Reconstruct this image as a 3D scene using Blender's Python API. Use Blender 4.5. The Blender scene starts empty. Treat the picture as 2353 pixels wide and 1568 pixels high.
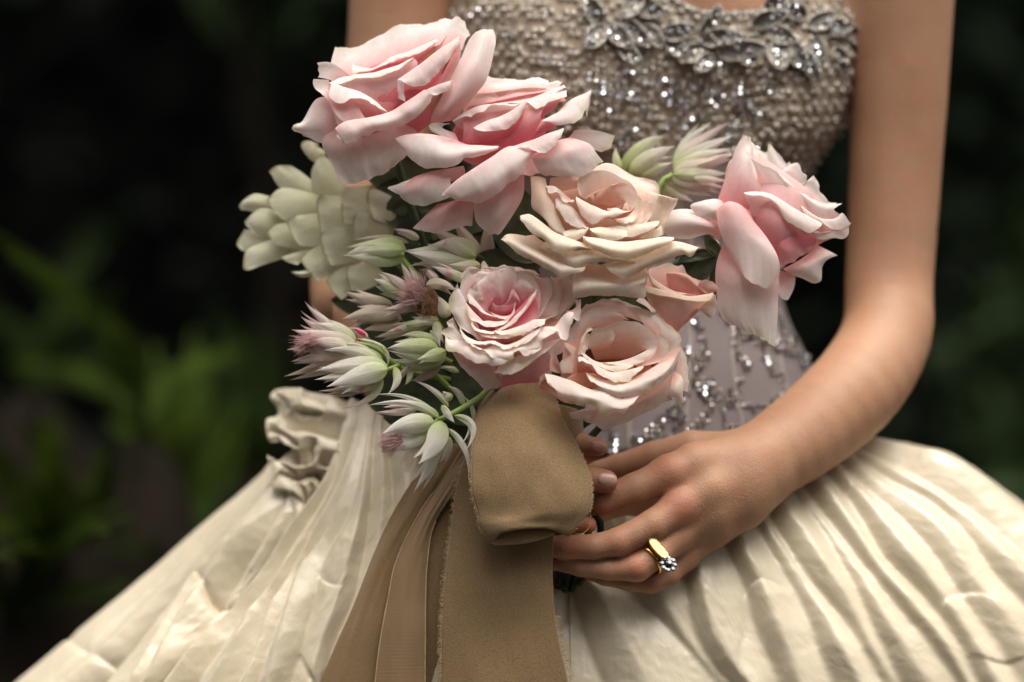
import bpy, bmesh, math, random
import numpy as np
from mathutils import Vector, Matrix, noise


rnd = random.Random(7)
C = bpy.context.scene
COL = C.collection

# ------------------------------------------------------------------ camera
K = 0.635294 / 2353.0          # metres per design unit at the focus plane
CAM_H = 1.1
cd = bpy.data.cameras.new('camera')
cam = bpy.data.objects.new('camera', cd)
COL.objects.link(cam)
cam.location = (0, -1.5, CAM_H)
cam.rotation_euler = (math.radians(90), 0, 0)
cd.lens = 85
cd.sensor_width = 36
cd.clip_end = 200
cd.clip_start = 0.05
cd.dof.use_dof = True
cd.dof.focus_distance = 1.488
cd.dof.aperture_fstop = 2.0
C.camera = cam

# ------------------------------------------------------------------ light
SUN_EL, SUN_AZ = 74.0, 148.0      # azimuth clockwise from +Y: the sun stands behind the photographer
wd = bpy.data.worlds.new('World')
C.world = wd
wd.use_nodes = True
nt = wd.node_tree
bg = nt.nodes['Background']
sky = nt.nodes.new('ShaderNodeTexSky')
sky.sky_type = 'NISHITA'
sky.sun_disc = False
sky.sun_elevation = math.radians(SUN_EL)
sky.sun_rotation = math.radians(SUN_AZ)
sky.air_density = 1.0
sky.dust_density = 4.0
hs = nt.nodes.new('ShaderNodeHueSaturation')      # thin overcast: the blue is mostly washed out
hs.inputs['Saturation'].default_value = 0.06
nt.links.new(sky.outputs[0], hs.inputs['Color'])
nt.links.new(hs.outputs[0], bg.inputs[0])
bg.inputs[1].default_value = 0.125
sd = bpy.data.lights.new('sun', 'SUN')
sd.energy = 2.0
sd.angle = math.radians(56)
sd.color = (1.0, 0.95, 0.88)
sun = bpy.data.objects.new('sun', sd)
COL.objects.link(sun)
el, az = math.radians(SUN_EL), math.radians(SUN_AZ)
sdir = Vector((math.sin(az) * math.cos(el), math.cos(az) * math.cos(el), math.sin(el)))
sun.rotation_euler = sdir.to_track_quat('Z', 'Y').to_euler()
sun.location = sdir * 8
C.view_settings.view_transform = 'Standard'
C.view_settings.look = 'None'
C.view_settings.gamma = 1
C.view_settings.use_curve_mapping = False
C.view_settings.exposure = 1.0
C.cycles.use_denoising = True
C.cycles.max_bounces = 10
C.cycles.diffuse_bounces = 6
C.cycles.transmission_bounces = 8
C.cycles.sample_clamp_indirect = 6

# ------------------------------------------------------------------ helpers
def Wn(p):
    """design units (x right, y down, z towards the camera) -> metres"""
    p = np.asarray(p, float)
    f = (1.5 - p[..., 2] * K) / 1.5
    return np.stack([(p[..., 0] - 1176.5) * K * f, -p[..., 2] * K, CAM_H - (p[..., 1] - 784.0) * K * f], -1)

def W(x, y, z):
    return Vector(Wn((x, y, z)))

def link_mesh(name, verts, faces, mat, parent=None, uv=None, smooth=True, tint=None):
    me = bpy.data.meshes.new(name)
    me.from_pydata([tuple(v) for v in verts], [], [tuple(f) for f in faces])
    if smooth:
        me.polygons.foreach_set('use_smooth', [True] * len(me.polygons))
    if uv is not None:
        l = me.uv_layers.new(name='UVMap')
        idx = np.zeros(len(me.loops), int)
        me.loops.foreach_get('vertex_index', idx)
        l.data.foreach_set('uv', np.asarray(uv)[idx].ravel())
    if tint is not None:
        a = me.attributes.new('tint', 'FLOAT', 'POINT')
        a.data.foreach_set('value', np.asarray(tint, float))
    me.materials.append(mat)
    me.update()
    o = bpy.data.objects.new(name, me)
    COL.objects.link(o)
    if parent is not None:
        o.parent = parent
        o.matrix_parent_inverse = parent.matrix_world.inverted()
    return o

def thing(name, label, cat, loc=(0, 0, 0), group=None):
    o = bpy.data.objects.new(name, None)
    o.empty_display_size = 0.02
    COL.objects.link(o)
    o.location = loc
    o['label'] = label
    o['category'] = cat
    if group:
        o['group'] = group
    bpy.context.view_layer.update()
    return o

def crom(P, t):
    """Catmull-Rom through points P (n,d) at chord-length parameters t in 0..1"""
    P = np.asarray(P, float)
    n = len(P)
    if n == 1:
        return np.repeat(P, len(t), 0)
    d = np.linalg.norm(np.diff(P, axis=0), axis=1) ** 0.75 + 1e-6
    s = np.concatenate([[0], np.cumsum(d)])
    s /= s[-1]
    i = np.clip(np.searchsorted(s, t, side='right') - 1, 0, n - 2)
    m = np.zeros_like(P)
    if n > 2:
        m[1:-1] = (P[2:] - P[:-2]) / (s[2:] - s[:-2])[:, None]
        m[0] = 1.5 * (P[1] - P[0]) / (s[1] - s[0]) - 0.5 * m[1]
        m[-1] = 1.5 * (P[-1] - P[-2]) / (s[-1] - s[-2]) - 0.5 * m[-2]
    else:
        m[:] = P[1] - P[0]
    h = (s[i + 1] - s[i])
    u = ((t - s[i]) / h)[:, None]
    h = h[:, None]
    return ((2 * u**3 - 3 * u**2 + 1) * P[i] + (u**3 - 2 * u**2 + u) * h * m[i]
            + (-2 * u**3 + 3 * u**2) * P[i + 1] + (u**3 - u**2) * h * m[i + 1])

def loft(rows, nu, nv, tv=None):
    """rows of control points -> (nv,nu,3) grid"""
    tu = np.linspace(0, 1, nu)
    A = np.stack([crom(r, tu) for r in rows])         # (R,nu,3)
    if tv is None:
        tv = np.linspace(0, 1, nv)
    # one chord parameter for all columns keeps the grid even
    R = len(rows)
    d = np.linalg.norm(np.diff(A, axis=0), axis=2).mean(1) + 1e-6
    s = np.concatenate([[0], np.cumsum(d)])
    s /= s[-1]
    flat = A.reshape(R, -1)
    i = np.clip(np.searchsorted(s, tv, side='right') - 1, 0, R - 2)
    m = np.zeros_like(flat)
    if R > 2:
        m[1:-1] = (flat[2:] - flat[:-2]) / (s[2:] - s[:-2])[:, None]
        m[0] = 1.5 * (flat[1] - flat[0]) / (s[1] - s[0]) - 0.5 * m[1]
        m[-1] = 1.5 * (flat[-1] - flat[-2]) / (s[-1] - s[-2]) - 0.5 * m[-2]
    else:
        m[:] = flat[1] - flat[0]
    h = (s[i + 1] - s[i])[:, None]
    u = ((tv - s[i]) / h[:, 0])[:, None]
    g = ((2 * u**3 - 3 * u**2 + 1) * flat[i] + (u**3 - 2 * u**2 + u) * h * m[i]
         + (-2 * u**3 + 3 * u**2) * flat[i + 1] + (u**3 - u**2) * h * m[i + 1])
    return g.reshape(len(tv), nu, 3)

_ng = np.random.RandomState(3)
_N1 = _ng.rand(8, 256) * 2 - 1
def n1(x, k=0):
    """smooth 1-D value noise"""
    x = np.asarray(x, float)
    i = np.floor(x).astype(int)
    f = x - i
    f = f * f * (3 - 2 * f)
    r = _N1[k % 8]
    return r[i % 256] * (1 - f) + r[(i + 1) % 256] * f
_N2 = _ng.rand(64, 64) * 2 - 1
def n2(x, y, k=0):
    x = np.asarray(x, float) + 17.3 * k
    y = np.asarray(y, float) + 9.7 * k
    i, j = np.floor(x).astype(int), np.floor(y).astype(int)
    fx, fy = x - i, y - j
    fx = fx * fx * (3 - 2 * fx)
    fy = fy * fy * (3 - 2 * fy)
    a, b = _N2[i % 64, j % 64], _N2[(i + 1) % 64, j % 64]
    c, d = _N2[i % 64, (j + 1) % 64], _N2[(i + 1) % 64, (j + 1) % 64]
    return (a * (1 - fx) + b * fx) * (1 - fy) + (c * (1 - fx) + d * fx) * fy

def gnormals(G):
    du = np.gradient(G, axis=1)
    dv = np.gradient(G, axis=0)
    n = np.cross(du, dv)
    return n / (np.linalg.norm(n, axis=2, keepdims=True) + 1e-9)

def grid_faces(nv, nu, off=0):
    a = np.arange(nv * nu).reshape(nv, nu) + off
    return np.stack([a[:-1, :-1], a[:-1, 1:], a[1:, 1:], a[1:, :-1]], -1).reshape(-1, 4)

def sheet(name, G, mat, parent, thick=0.0, tint=None, uv=None):
    """grid in design units -> mesh object, with a real thickness"""
    nv, nu = G.shape[:2]
    if uv is None:
        V, U = np.meshgrid(np.linspace(0, 1, nv), np.linspace(0, 1, nu), indexing='ij')
        uv = np.stack([U, V], -1).reshape(-1, 2)
    F = grid_faces(nv, nu)
    if thick <= 0:
        return link_mesh(name, Wn(G.reshape(-1, 3)), F, mat, parent, uv, tint=tint)
    N = gnormals(G)
    a = G + N * thick / 2
    b = G - N * thick / 2
    n = nv * nu
    I = np.arange(n).reshape(nv, nu)
    ring = np.concatenate([I[0, :], I[1:, -1], I[-1, -2::-1], I[-2:0:-1, 0]])
    nx = np.roll(ring, -1)
    F2 = grid_faces(nv, nu, n)[:, ::-1]
    side = np.stack([ring, ring + n, nx + n, nx], -1)
    v = np.concatenate([a.reshape(-1, 3), b.reshape(-1, 3)])
    t = None if tint is None else np.concatenate([tint, tint])
    return link_mesh(name, Wn(v), np.concatenate([F, F2, side]), mat, parent, np.concatenate([uv, uv]), tint=t)

# ------------------------------------------------------------------ node helpers
def new_mat(name):
    m = bpy.data.materials.new(name)
    m.use_nodes = True
    t = m.node_tree
    for n in list(t.nodes):
        t.nodes.remove(n)
    out = t.nodes.new('ShaderNodeOutputMaterial')
    return m, t, out

def nd(t, typ, **kw):
    n = t.nodes.new(typ)
    for k, v in kw.items():
        if k.startswith('i_'):
            key = k[2:]
            key = int(key) if key.isdigit() else key.replace('_', ' ')
            n.inputs[key].default_value = v
        else:
            setattr(n, k, v)
    return n

def ramp(t, stops, src=None):
    r = t.nodes.new('ShaderNodeValToRGB')
    e = r.color_ramp.elements
    while len(e) < len(stops):
        e.new(0.5)
    for el_, (p, c) in zip(e, stops):
        el_.position = p
        el_.color = (*c, 1)
    if src is not None:
        t.links.new(src, r.inputs[0])
    return r

def mixc(t, fac, a, b, mode='MIX'):
    m = t.nodes.new('ShaderNodeMix')
    m.data_type = 'RGBA'
    m.blend_type = mode
    for i, v in ((0, fac), (6, a), (7, b)):
        if isinstance(v, bpy.types.NodeSocket):
            t.links.new(v, m.inputs[i])
        else:
            m.inputs[i].default_value = v if i == 0 else (*v, 1) if len(v) == 3 else v
    return m.outputs[2]

def petal_mat(name, base, mid, rim, edge, rough=0.55, trans=0.40, vein=0.25, edge_w=0.90, spots=None, edge_n=(0.42, 0.60)):
    """v runs from the petal's foot (0) to its free edge (1)"""
    m, t, out = new_mat(name)
    L = t.links.new
    uv = nd(t, 'ShaderNodeUVMap', uv_map='UVMap')
    sep = nd(t, 'ShaderNodeSeparateXYZ')
    L(uv.outputs[0], sep.inputs[0])
    tc = nd(t, 'ShaderNodeTexCoord')
    nz = nd(t, 'ShaderNodeTexNoise', i_Scale=70.0, i_Detail=3.0)
    L(tc.outputs['Object'], nz.inputs[0])
    add = nd(t, 'ShaderNodeMath', operation='MULTIPLY_ADD')
    L(nz.outputs[0], add.inputs[0])
    add.inputs[1].default_value = 0.30
    sub = nd(t, 'ShaderNodeMath', operation='SUBTRACT')
    L(sep.outputs[1], sub.inputs[0])
    sub.inputs[1].default_value = 0.15
    L(sub.outputs[0], add.inputs[2])
    r = ramp(t, [(0.0, base), (0.42, mid), (0.78, rim), (1.0, rim)], add.outputs[0])
    # margin tint in patches: dry greenish, but painted gap shade on cone scales
    nz2 = nd(t, 'ShaderNodeTexNoise', i_Scale=42.0, i_Detail=4.0)
    L(tc.outputs['Object'], nz2.inputs[0])
    e1 = nd(t, 'ShaderNodeMapRange', i_1=edge_w, i_2=1.01)
    L(sep.outputs[1], e1.inputs[0])
    e2 = nd(t, 'ShaderNodeMapRange', i_1=edge_n[0], i_2=edge_n[1])
    L(nz2.outputs[0], e2.inputs[0])
    em = nd(t, 'ShaderNodeMath', operation='MULTIPLY')
    L(e1.outputs[0], em.inputs[0])
    L(e2.outputs[0], em.inputs[1])
    col = mixc(t, em.outputs[0], r.outputs[0], edge)
    # fine bruises / mottling
    nz3 = nd(t, 'ShaderNodeTexNoise', i_Scale=260.0, i_Detail=4.0, i_Roughness=0.7)
    L(tc.outputs['Object'], nz3.inputs[0])
    mr = nd(t, 'ShaderNodeMapRange', i_1=0.3, i_2=0.75, i_3=0.93, i_4=1.04)
    L(nz3.outputs[0], mr.inputs[0])
    sc = nd(t, 'ShaderNodeVectorMath', operation='SCALE')
    L(col, sc.inputs[0])
    L(mr.outputs[0], sc.inputs['Scale'])
    col = sc.outputs[0]
    if spots:
        nz4 = nd(t, 'ShaderNodeTexNoise', i_Scale=90.0, i_Detail=1.0)
        L(tc.outputs['Object'], nz4.inputs[0])
        s1 = nd(t, 'ShaderNodeMapRange', i_1=0.66, i_2=0.74)
        L(nz4.outputs[0], s1.inputs[0])
        col = mixc(t, s1.outputs[0], col, spots)
    # veins along the petal
    mp = nd(t, 'ShaderNodeMapping')
    mp.inputs['Scale'].default_value = (15, 3.2, 1)
    L(uv.outputs[0], mp.inputs[0])
    vz = nd(t, 'ShaderNodeTexNoise', i_Scale=1.0, i_Detail=5.0, i_Distortion=1.4)
    L(mp.outputs[0], vz.inputs[0])
    mm = nd(t, 'ShaderNodeMath', operation='ADD')
    L(vz.outputs[0], mm.inputs[0])
    ms = nd(t, 'ShaderNodeMath', operation='MULTIPLY')
    ms.inputs[1].default_value = 0.35
    L(nz3.outputs[0], ms.inputs[0])
    L(ms.outputs[0], mm.inputs[1])
    vm = nd(t, 'ShaderNodeMapRange', i_1=0.3, i_2=0.7, i_3=0.955, i_4=1.02)
    L(vz.outputs[0], vm.inputs[0])
    vs = nd(t, 'ShaderNodeVectorMath', operation='SCALE')
    L(col, vs.inputs[0])
    L(vm.outputs[0], vs.inputs['Scale'])
    col = vs.outputs[0]
    bp = nd(t, 'ShaderNodeBump', i_Strength=vein, i_Distance=0.0007)
    L(mm.outputs[0], bp.inputs['Height'])
    pr = nd(t, 'ShaderNodeBsdfPrincipled', i_Roughness=rough)
    pr.inputs['Specular IOR Level'].default_value = 0.25
    pr.inputs['Sheen Weight'].default_value = 0.12
    L(col, pr.inputs['Base Color'])
    L(bp.outputs[0], pr.inputs['Normal'])
    tr = nd(t, 'ShaderNodeBsdfTranslucent')
    L(col, tr.inputs[0])
    mx = nd(t, 'ShaderNodeMixShader', i_0=trans)
    L(pr.outputs[0], mx.inputs[1])
    L(tr.outputs[0], mx.inputs[2])
    L(mx.outputs[0], out.inputs[0])
    return m

def simple_mat(name, col, rough=0.6, metal=0.0, var=0.15, scale=40.0, spec=0.4, bump=0.0, bscale=200.0, trans=0.0, sheen=0.0):
    m, t, out = new_mat(name)
    L = t.links.new
    tc = nd(t, 'ShaderNodeTexCoord')
    nz = nd(t, 'ShaderNodeTexNoise', i_Scale=scale, i_Detail=4.0)
    L(tc.outputs['Object'], nz.inputs[0])
    a = tuple(c * (1 - var) for c in col)
    b = tuple(min(1, c * (1 + var)) for c in col)
    r = ramp(t, [(0.3, a), (0.7, b)], nz.outputs[0])
    pr = nd(t, 'ShaderNodeBsdfPrincipled', i_Roughness=rough, i_Metallic=metal)
    pr.inputs['Specular IOR Level'].default_value = spec
    pr.inputs['Sheen Weight'].default_value = sheen
    L(r.outputs[0], pr.inputs['Base Color'])
    if bump:
        nb = nd(t, 'ShaderNodeTexNoise', i_Scale=bscale, i_Detail=3.0)
        L(tc.outputs['Object'], nb.inputs[0])
        bp = nd(t, 'ShaderNodeBump', i_Strength=bump, i_Distance=0.002)
        L(nb.outputs[0], bp.inputs['Height'])
        L(bp.outputs[0], pr.inputs['Normal'])
    if trans:
        tr = nd(t, 'ShaderNodeBsdfTranslucent')
        L(r.outputs[0], tr.inputs[0])
        mx = nd(t, 'ShaderNodeMixShader', i_0=trans)
        L(pr.outputs[0], mx.inputs[1])
        L(tr.outputs[0], mx.inputs[2])
        L(mx.outputs[0], out.inputs[0])
    else:
        L(pr.outputs[0], out.inputs[0])
    return m

A_ = (643.4, 0.0, 0.34)
B_ = (1164.2, 183.8, 0.3646)
C_ = (980.4, 551.5, 0.34)
D_ = (1011.0, 600.5, 0.1954)
E_ = (1225.5, 367.6, 0.2149)
F_ = (1225.5, 661.8, 0.22275)
G_ = (1256.1, 980.4, 0.4661)
H_ = (0.0, 1011.0, 0.4427)
I_ = (1348.0, 0.0, 0.3126)
T_ = (520.8, 306.4, 0.34)
V_ = (612.7, 643.4, 0.3322)
U_ = (0.0, 0.0, 1.0)

def crow(M, row):
    z, pts = row
    p = np.array(pts, float)
    x = M[0] + p[:, 0] * M[2]
    y = M[1] + p[:, 1] * M[2]
    if np.isscalar(z):
        zz = np.full(len(p), float(z))
    else:
        zz = np.interp(np.linspace(0, 1, len(p)), np.linspace(0, 1, len(z)), z)
    return np.stack([x, y, zz], 1)

def tube(name, pts, r0, r1, mat, parent=None, nseg=8, n=24):
    """round stem through design-unit points"""
    P = crom(np.array(pts, float), np.linspace(0, 1, n))
    T = np.gradient(P, axis=0)
    T /= np.linalg.norm(T, axis=1, keepdims=True)
    up = np.array([0.3, 0.2, 0.93])
    a = np.cross(T, up)
    a /= np.linalg.norm(a, axis=1, keepdims=True) + 1e-9
    b = np.cross(T, a)
    ang = np.linspace(0, 2 * np.pi, nseg, endpoint=False)
    rr = np.linspace(r0, r1, n)
    G = P[:, None] + rr[:, None, None] * (np.cos(ang)[None, :, None] * a[:, None] + np.sin(ang)[None, :, None] * b[:, None])
    v = G.reshape(-1, 3)
    f = []
    for i in range(n - 1):
        for j in range(nseg):
            j2 = (j + 1) % nseg
            f.append((i * nseg + j, i * nseg + j2, (i + 1) * nseg + j2, (i + 1) * nseg + j))
    f.append(tuple(range(nseg - 1, -1, -1)))
    f.append(tuple((n - 1) * nseg + j for j in range(nseg)))
    return link_mesh(name, Wn(v), f, mat, parent)

# ================================================================== BACKGROUND
def soil_mat():
    m, t, out = new_mat('forest_soil')
    L = t.links.new
    tc = nd(t, 'ShaderNodeTexCoord')
    nz = nd(t, 'ShaderNodeTexNoise', i_Scale=6.0, i_Detail=8.0)
    L(tc.outputs['Object'], nz.inputs[0])
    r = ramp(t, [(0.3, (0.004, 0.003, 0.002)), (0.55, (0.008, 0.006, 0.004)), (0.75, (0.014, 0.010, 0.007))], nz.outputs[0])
    pr = nd(t, 'ShaderNodeBsdfPrincipled', i_Roughness=0.95)
    pr.inputs['Specular IOR Level'].default_value = 0.05
    L(r.outputs[0], pr.inputs['Base Color'])
    bp = nd(t, 'ShaderNodeBump', i_Strength=0.8, i_Distance=0.05)
    L(nz.outputs[0], bp.inputs['Height'])
    L(bp.outputs[0], pr.inputs['Normal'])
    L(pr.outputs[0], out.inputs[0])
    return m
m_soil = soil_mat()
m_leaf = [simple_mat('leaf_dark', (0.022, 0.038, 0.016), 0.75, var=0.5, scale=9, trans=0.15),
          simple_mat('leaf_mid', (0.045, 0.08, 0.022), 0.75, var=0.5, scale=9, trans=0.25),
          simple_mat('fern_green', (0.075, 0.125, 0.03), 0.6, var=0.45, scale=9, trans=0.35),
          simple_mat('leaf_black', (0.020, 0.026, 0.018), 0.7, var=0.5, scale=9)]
m_bark = simple_mat('bark', (0.016, 0.012, 0.009), 0.95, var=0.4, scale=30, bump=0.8, bscale=60, spec=0.05)

def bgp(px, py, Y):
    f = (1.5 + Y) / 1.5
    return (px - 1176.5) * K * f, Y, CAM_H - (py - 784) * K * f
FERN_BASES = [bgp(*b) for b in ((330, 1000, 0.83), (110, 1300, 0.76), (420, 1180, 0.94), (560, 1080, 1.22), (230, 1400, 0.86), (60, 900, 1.37), (-180, 1200, 0.94), (20, 1430, 0.68), (400, 1330, 0.83))]
def sgm(t_):
    return 1 / (1 + math.exp(-max(-40, min(40, t_))))
def hgt(x, y):
    """lie of the forest floor: level where she stands, rising to banks behind and at the left"""
    b = max(0.0, y - 1.2)
    h = 0.16 * b * min(1, b / 1.5) + 0.03 * math.sin(1.7 * x) * min(1, b)
    bank = 0.82 * sgm((-x - 0.32) / 0.04) * sgm((y - 0.60) / 0.04) * sgm((4.5 - y) / 0.6)
    for fx, fy, fz in FERN_BASES:
        d2 = (x - fx) ** 2 + (y - fy) ** 2
        bank = max(bank, bank + (fz + 0.01 - max(bank, h)) * math.exp(-d2 / 0.13 ** 2))
    return max(h, bank)
gx = np.concatenate([np.linspace(-60, -6, 10), np.linspace(-5, -1.8, 14), np.linspace(-1.75, 0.2, 60), np.linspace(0.4, 5, 20), np.linspace(6, 60, 10)])
gy = np.concatenate([np.linspace(-30, -2, 6), np.linspace(-1, 0.35, 8), np.linspace(0.4, 2.4, 60), np.linspace(2.6, 8, 22), np.linspace(9, 90, 12)])
gv = [(x, y, hgt(x, min(y, 9.0)) - 0.006) for y in gy for x in gx]
g = link_mesh('ground', gv, grid_faces(len(gy), len(gx)), m_soil)
g['kind'] = 'structure'

def leaf_cloud(name, mat, parent, centre, rad, n, size, seed, droop=0.3, shell=0.35):
    """many separate leaf blades spread through a crown"""
    R = np.random.RandomState(seed)
    d = R.normal(size=(n, 3))
    d /= np.linalg.norm(d, axis=1, keepdims=True)
    lump = 1 + 0.35 * n2(d[:, 0] * 3 + seed, d[:, 2] * 3 + d[:, 1] * 2, seed % 7)
    r = (shell + (1 - shell) * R.rand(n) ** 0.6) * lump
    c = np.array(centre) + d * r[:, None] * np.array(rad)
    ax = R.normal(size=(n, 3)) + d * 0.7
    ax[:, 2] -= droop
    ax /= np.linalg.norm(ax, axis=1, keepdims=True)
    sd_ = np.cross(ax, R.normal(size=(n, 3)))
    sd_ /= np.linalg.norm(sd_, axis=1, keepdims=True) + 1e-9
    nn = np.cross(ax, sd_)
    s = size * (0.6 + 0.8 * R.rand(n))[:, None]
    v = np.stack([c - ax * s * 0.5, c + sd_ * s * 0.22 + nn * s * 0.05, c + ax * s * 0.55 - nn * s * 0.06, c - sd_ * s * 0.22 + nn * s * 0.05], 1).reshape(-1, 3)
    f = np.arange(n * 4).reshape(n, 4)
    return link_mesh(name, v, f, mat, parent, smooth=False)

def trunk(name, parent, base, top, r0, r1, seed):
    R = np.random.RandomState(seed)
    nseg, n = 9, 12
    v, f = [], []
    for i in range(n):
        t_ = i / (n - 1)
        c = np.array(base) * (1 - t_) + np.array(top) * t_ + 0.06 * np.array([math.sin(3 * t_ + seed), math.cos(2 * t_ + seed), 0]) * math.sin(math.pi * t_)
        rr = (r0 * (1 - t_) + r1 * t_) * (1 + 0.5 * max(0, 0.12 - t_) / 0.12)
        for j in range(nseg):
            a = 2 * math.pi * j / nseg
            q = rr * (1 + 0.12 * R.rand())
            v.append(c + np.array([q * math.cos(a), q * math.sin(a), 0]))
    for i in range(n - 1):
        for j in range(nseg):
            j2 = (j + 1) % nseg
            f.append((i * nseg + j, i * nseg + j2, (i + 1) * nseg + j2, (i + 1) * nseg + j))
    return link_mesh(name, v, f, m_bark, parent)

def tree(x, y, h, r0, crown, rad, n, label, mat, seed, leaf=0.22):
    z0 = hgt(x, y) - 0.05
    t_ = thing('tree', label, 'tree', (x, y, z0), 'trees shading the forest edge')
    trunk('trunk', t_, (x, y, z0), (x + 0.1, y, z0 + h), r0, r0 * 0.45, seed)
    for b in range(4):
        a = 1.7 * b + seed
        zb = z0 + h * (0.55 + 0.1 * b)
        trunk('limb', t_, (x, y, zb), (x + math.cos(a) * rad[0] * 0.7, y + math.sin(a) * rad[1] * 0.7, zb + 0.5), r0 * 0.35, r0 * 0.1, seed + b)
    leaf_cloud('crown', mat, t_, (x + crown[0], y + crown[1], z0 + h + crown[2]), rad, n, leaf, seed)
    return t_
tree(-2.6, 4.9, 2.6, 0.16, (0.3, -0.9, 0.5), (2.3, 2.6, 1.3), 4200, 'dark broad crowned tree standing behind the ferns at left', m_leaf[0], 1)  # overhanging crown, out of view, added to shade the background
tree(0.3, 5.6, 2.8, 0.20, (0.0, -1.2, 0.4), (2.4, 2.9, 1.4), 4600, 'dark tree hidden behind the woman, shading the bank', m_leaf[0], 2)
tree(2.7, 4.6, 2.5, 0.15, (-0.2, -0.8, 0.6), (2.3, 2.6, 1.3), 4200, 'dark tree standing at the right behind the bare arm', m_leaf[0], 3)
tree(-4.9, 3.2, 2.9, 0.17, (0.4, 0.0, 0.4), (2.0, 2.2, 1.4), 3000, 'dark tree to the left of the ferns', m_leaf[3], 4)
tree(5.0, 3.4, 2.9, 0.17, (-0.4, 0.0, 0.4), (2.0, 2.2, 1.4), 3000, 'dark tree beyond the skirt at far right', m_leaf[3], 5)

# the wood goes on behind and to both sides
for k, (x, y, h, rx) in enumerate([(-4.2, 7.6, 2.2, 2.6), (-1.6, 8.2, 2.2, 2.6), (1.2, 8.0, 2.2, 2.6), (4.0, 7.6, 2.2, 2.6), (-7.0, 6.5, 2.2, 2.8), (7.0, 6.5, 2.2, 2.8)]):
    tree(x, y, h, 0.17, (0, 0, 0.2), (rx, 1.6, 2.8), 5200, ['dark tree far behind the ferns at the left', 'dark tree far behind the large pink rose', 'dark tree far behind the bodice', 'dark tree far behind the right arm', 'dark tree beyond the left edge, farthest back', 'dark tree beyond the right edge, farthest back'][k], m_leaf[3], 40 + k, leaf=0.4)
for k, (x, y) in enumerate([(-5.0, -5.0), (-2.0, -6.2), (1.2, -6.4), (4.2, -5.2), (-6.0, -1.0), (6.0, -1.0)]):  # unseen trees, added to keep low sky light off the subject
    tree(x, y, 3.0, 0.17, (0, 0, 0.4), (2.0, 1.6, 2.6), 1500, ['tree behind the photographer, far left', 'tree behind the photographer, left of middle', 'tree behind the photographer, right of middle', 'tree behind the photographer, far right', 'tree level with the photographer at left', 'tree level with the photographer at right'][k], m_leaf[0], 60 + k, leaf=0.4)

def shrub(x, y, rad, n, label, mat, seed, leaf=0.11, zc=None):
    z0 = hgt(x, y)
    s_ = thing('shrub', label, 'shrub', (x, y, z0), 'dark shrubs behind the woman')
    zc = rad[2] * 0.75 if zc is None else zc
    trunk('stem', s_, (x, y, z0 - 0.03), (x, y, z0 + zc), 0.03, 0.012, seed)
    leaf_cloud('foliage', mat, s_, (x, y, z0 + zc), rad, n, leaf, seed, shell=0.15)
    return s_
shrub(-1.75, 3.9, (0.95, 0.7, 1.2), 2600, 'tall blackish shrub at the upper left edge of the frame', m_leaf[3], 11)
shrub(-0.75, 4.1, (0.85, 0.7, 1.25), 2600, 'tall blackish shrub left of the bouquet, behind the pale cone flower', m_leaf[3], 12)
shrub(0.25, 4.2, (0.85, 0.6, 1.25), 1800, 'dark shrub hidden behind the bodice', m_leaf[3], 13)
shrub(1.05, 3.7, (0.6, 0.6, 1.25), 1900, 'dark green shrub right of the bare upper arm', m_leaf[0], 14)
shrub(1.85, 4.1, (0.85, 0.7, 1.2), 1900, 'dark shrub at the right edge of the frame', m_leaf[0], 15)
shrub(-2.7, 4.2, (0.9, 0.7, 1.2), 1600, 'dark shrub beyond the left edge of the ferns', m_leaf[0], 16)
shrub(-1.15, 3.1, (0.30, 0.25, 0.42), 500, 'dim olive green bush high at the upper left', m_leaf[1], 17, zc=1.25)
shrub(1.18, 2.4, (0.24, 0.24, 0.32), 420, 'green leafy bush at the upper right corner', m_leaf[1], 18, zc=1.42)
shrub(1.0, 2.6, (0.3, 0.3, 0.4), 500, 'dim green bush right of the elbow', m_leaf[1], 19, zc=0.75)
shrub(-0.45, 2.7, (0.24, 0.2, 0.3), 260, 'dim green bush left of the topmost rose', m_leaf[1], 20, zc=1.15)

def frond(parent, pts, wpx, Y, mat, seed, lift=0.10):
    """one feathery frond: a rachis through picture points and pinnate leaflets"""
    R = np.random.RandomState(seed)
    n = 30
    P = crom(np.array([bgp(x, y, Y + dy) for x, y, dy in pts]), np.linspace(0, 1, n + 1))
    f_ = (1.5 + Y) / 1.5
    v, f = [], []
    T = np.gradient(P, axis=0)
    T /= np.linalg.norm(T, axis=1, keepdims=True)
    side = np.cross(T, np.array([0.1, -1.0, 0.25]))
    side /= np.linalg.norm(side, axis=1, keepdims=True)
    for i in range(1, n + 1):
        t_ = i / n
        w = wpx * K * f_ * (math.sin(math.pi * min(1, t_ ** 0.8 * 0.97 + 0.03)) + 0.05)
        for s in (-1, 1):
            o = len(v)
            d = side[i] * s * w + T[i] * w * 0.45 + np.array([0, R.uniform(-0.25, 0.25) * w, -0.2 * w])
            hw = T[i] * np.linalg.norm(P[-1] - P[0]) / n * 0.30
            v += [P[i] - hw * 0.3, P[i] + d * 0.45 - hw, P[i] + d, P[i] + d * 0.45 + hw]
            f.append((o, o + 1, o + 2, o + 3))
    rw = 0.002
    for i in range(n):
        o = len(v)
        v += [P[i] - side[i] * rw, P[i] + side[i] * rw, P[i + 1] + side[i + 1] * rw, P[i + 1] - side[i + 1] * rw]
        f.append((o, o + 1, o + 2, o + 3))
    return link_mesh('frond', v, f, mat, parent, smooth=False)
m_fern = [simple_mat('fern_bright', (0.032, 0.052, 0.005), 0.8, var=0.6, scale=14, trans=0.3, spec=0.06), simple_mat('fern_dim', (0.014, 0.025, 0.004), 0.8, var=0.6, scale=14, trans=0.3, spec=0.06)]
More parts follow.
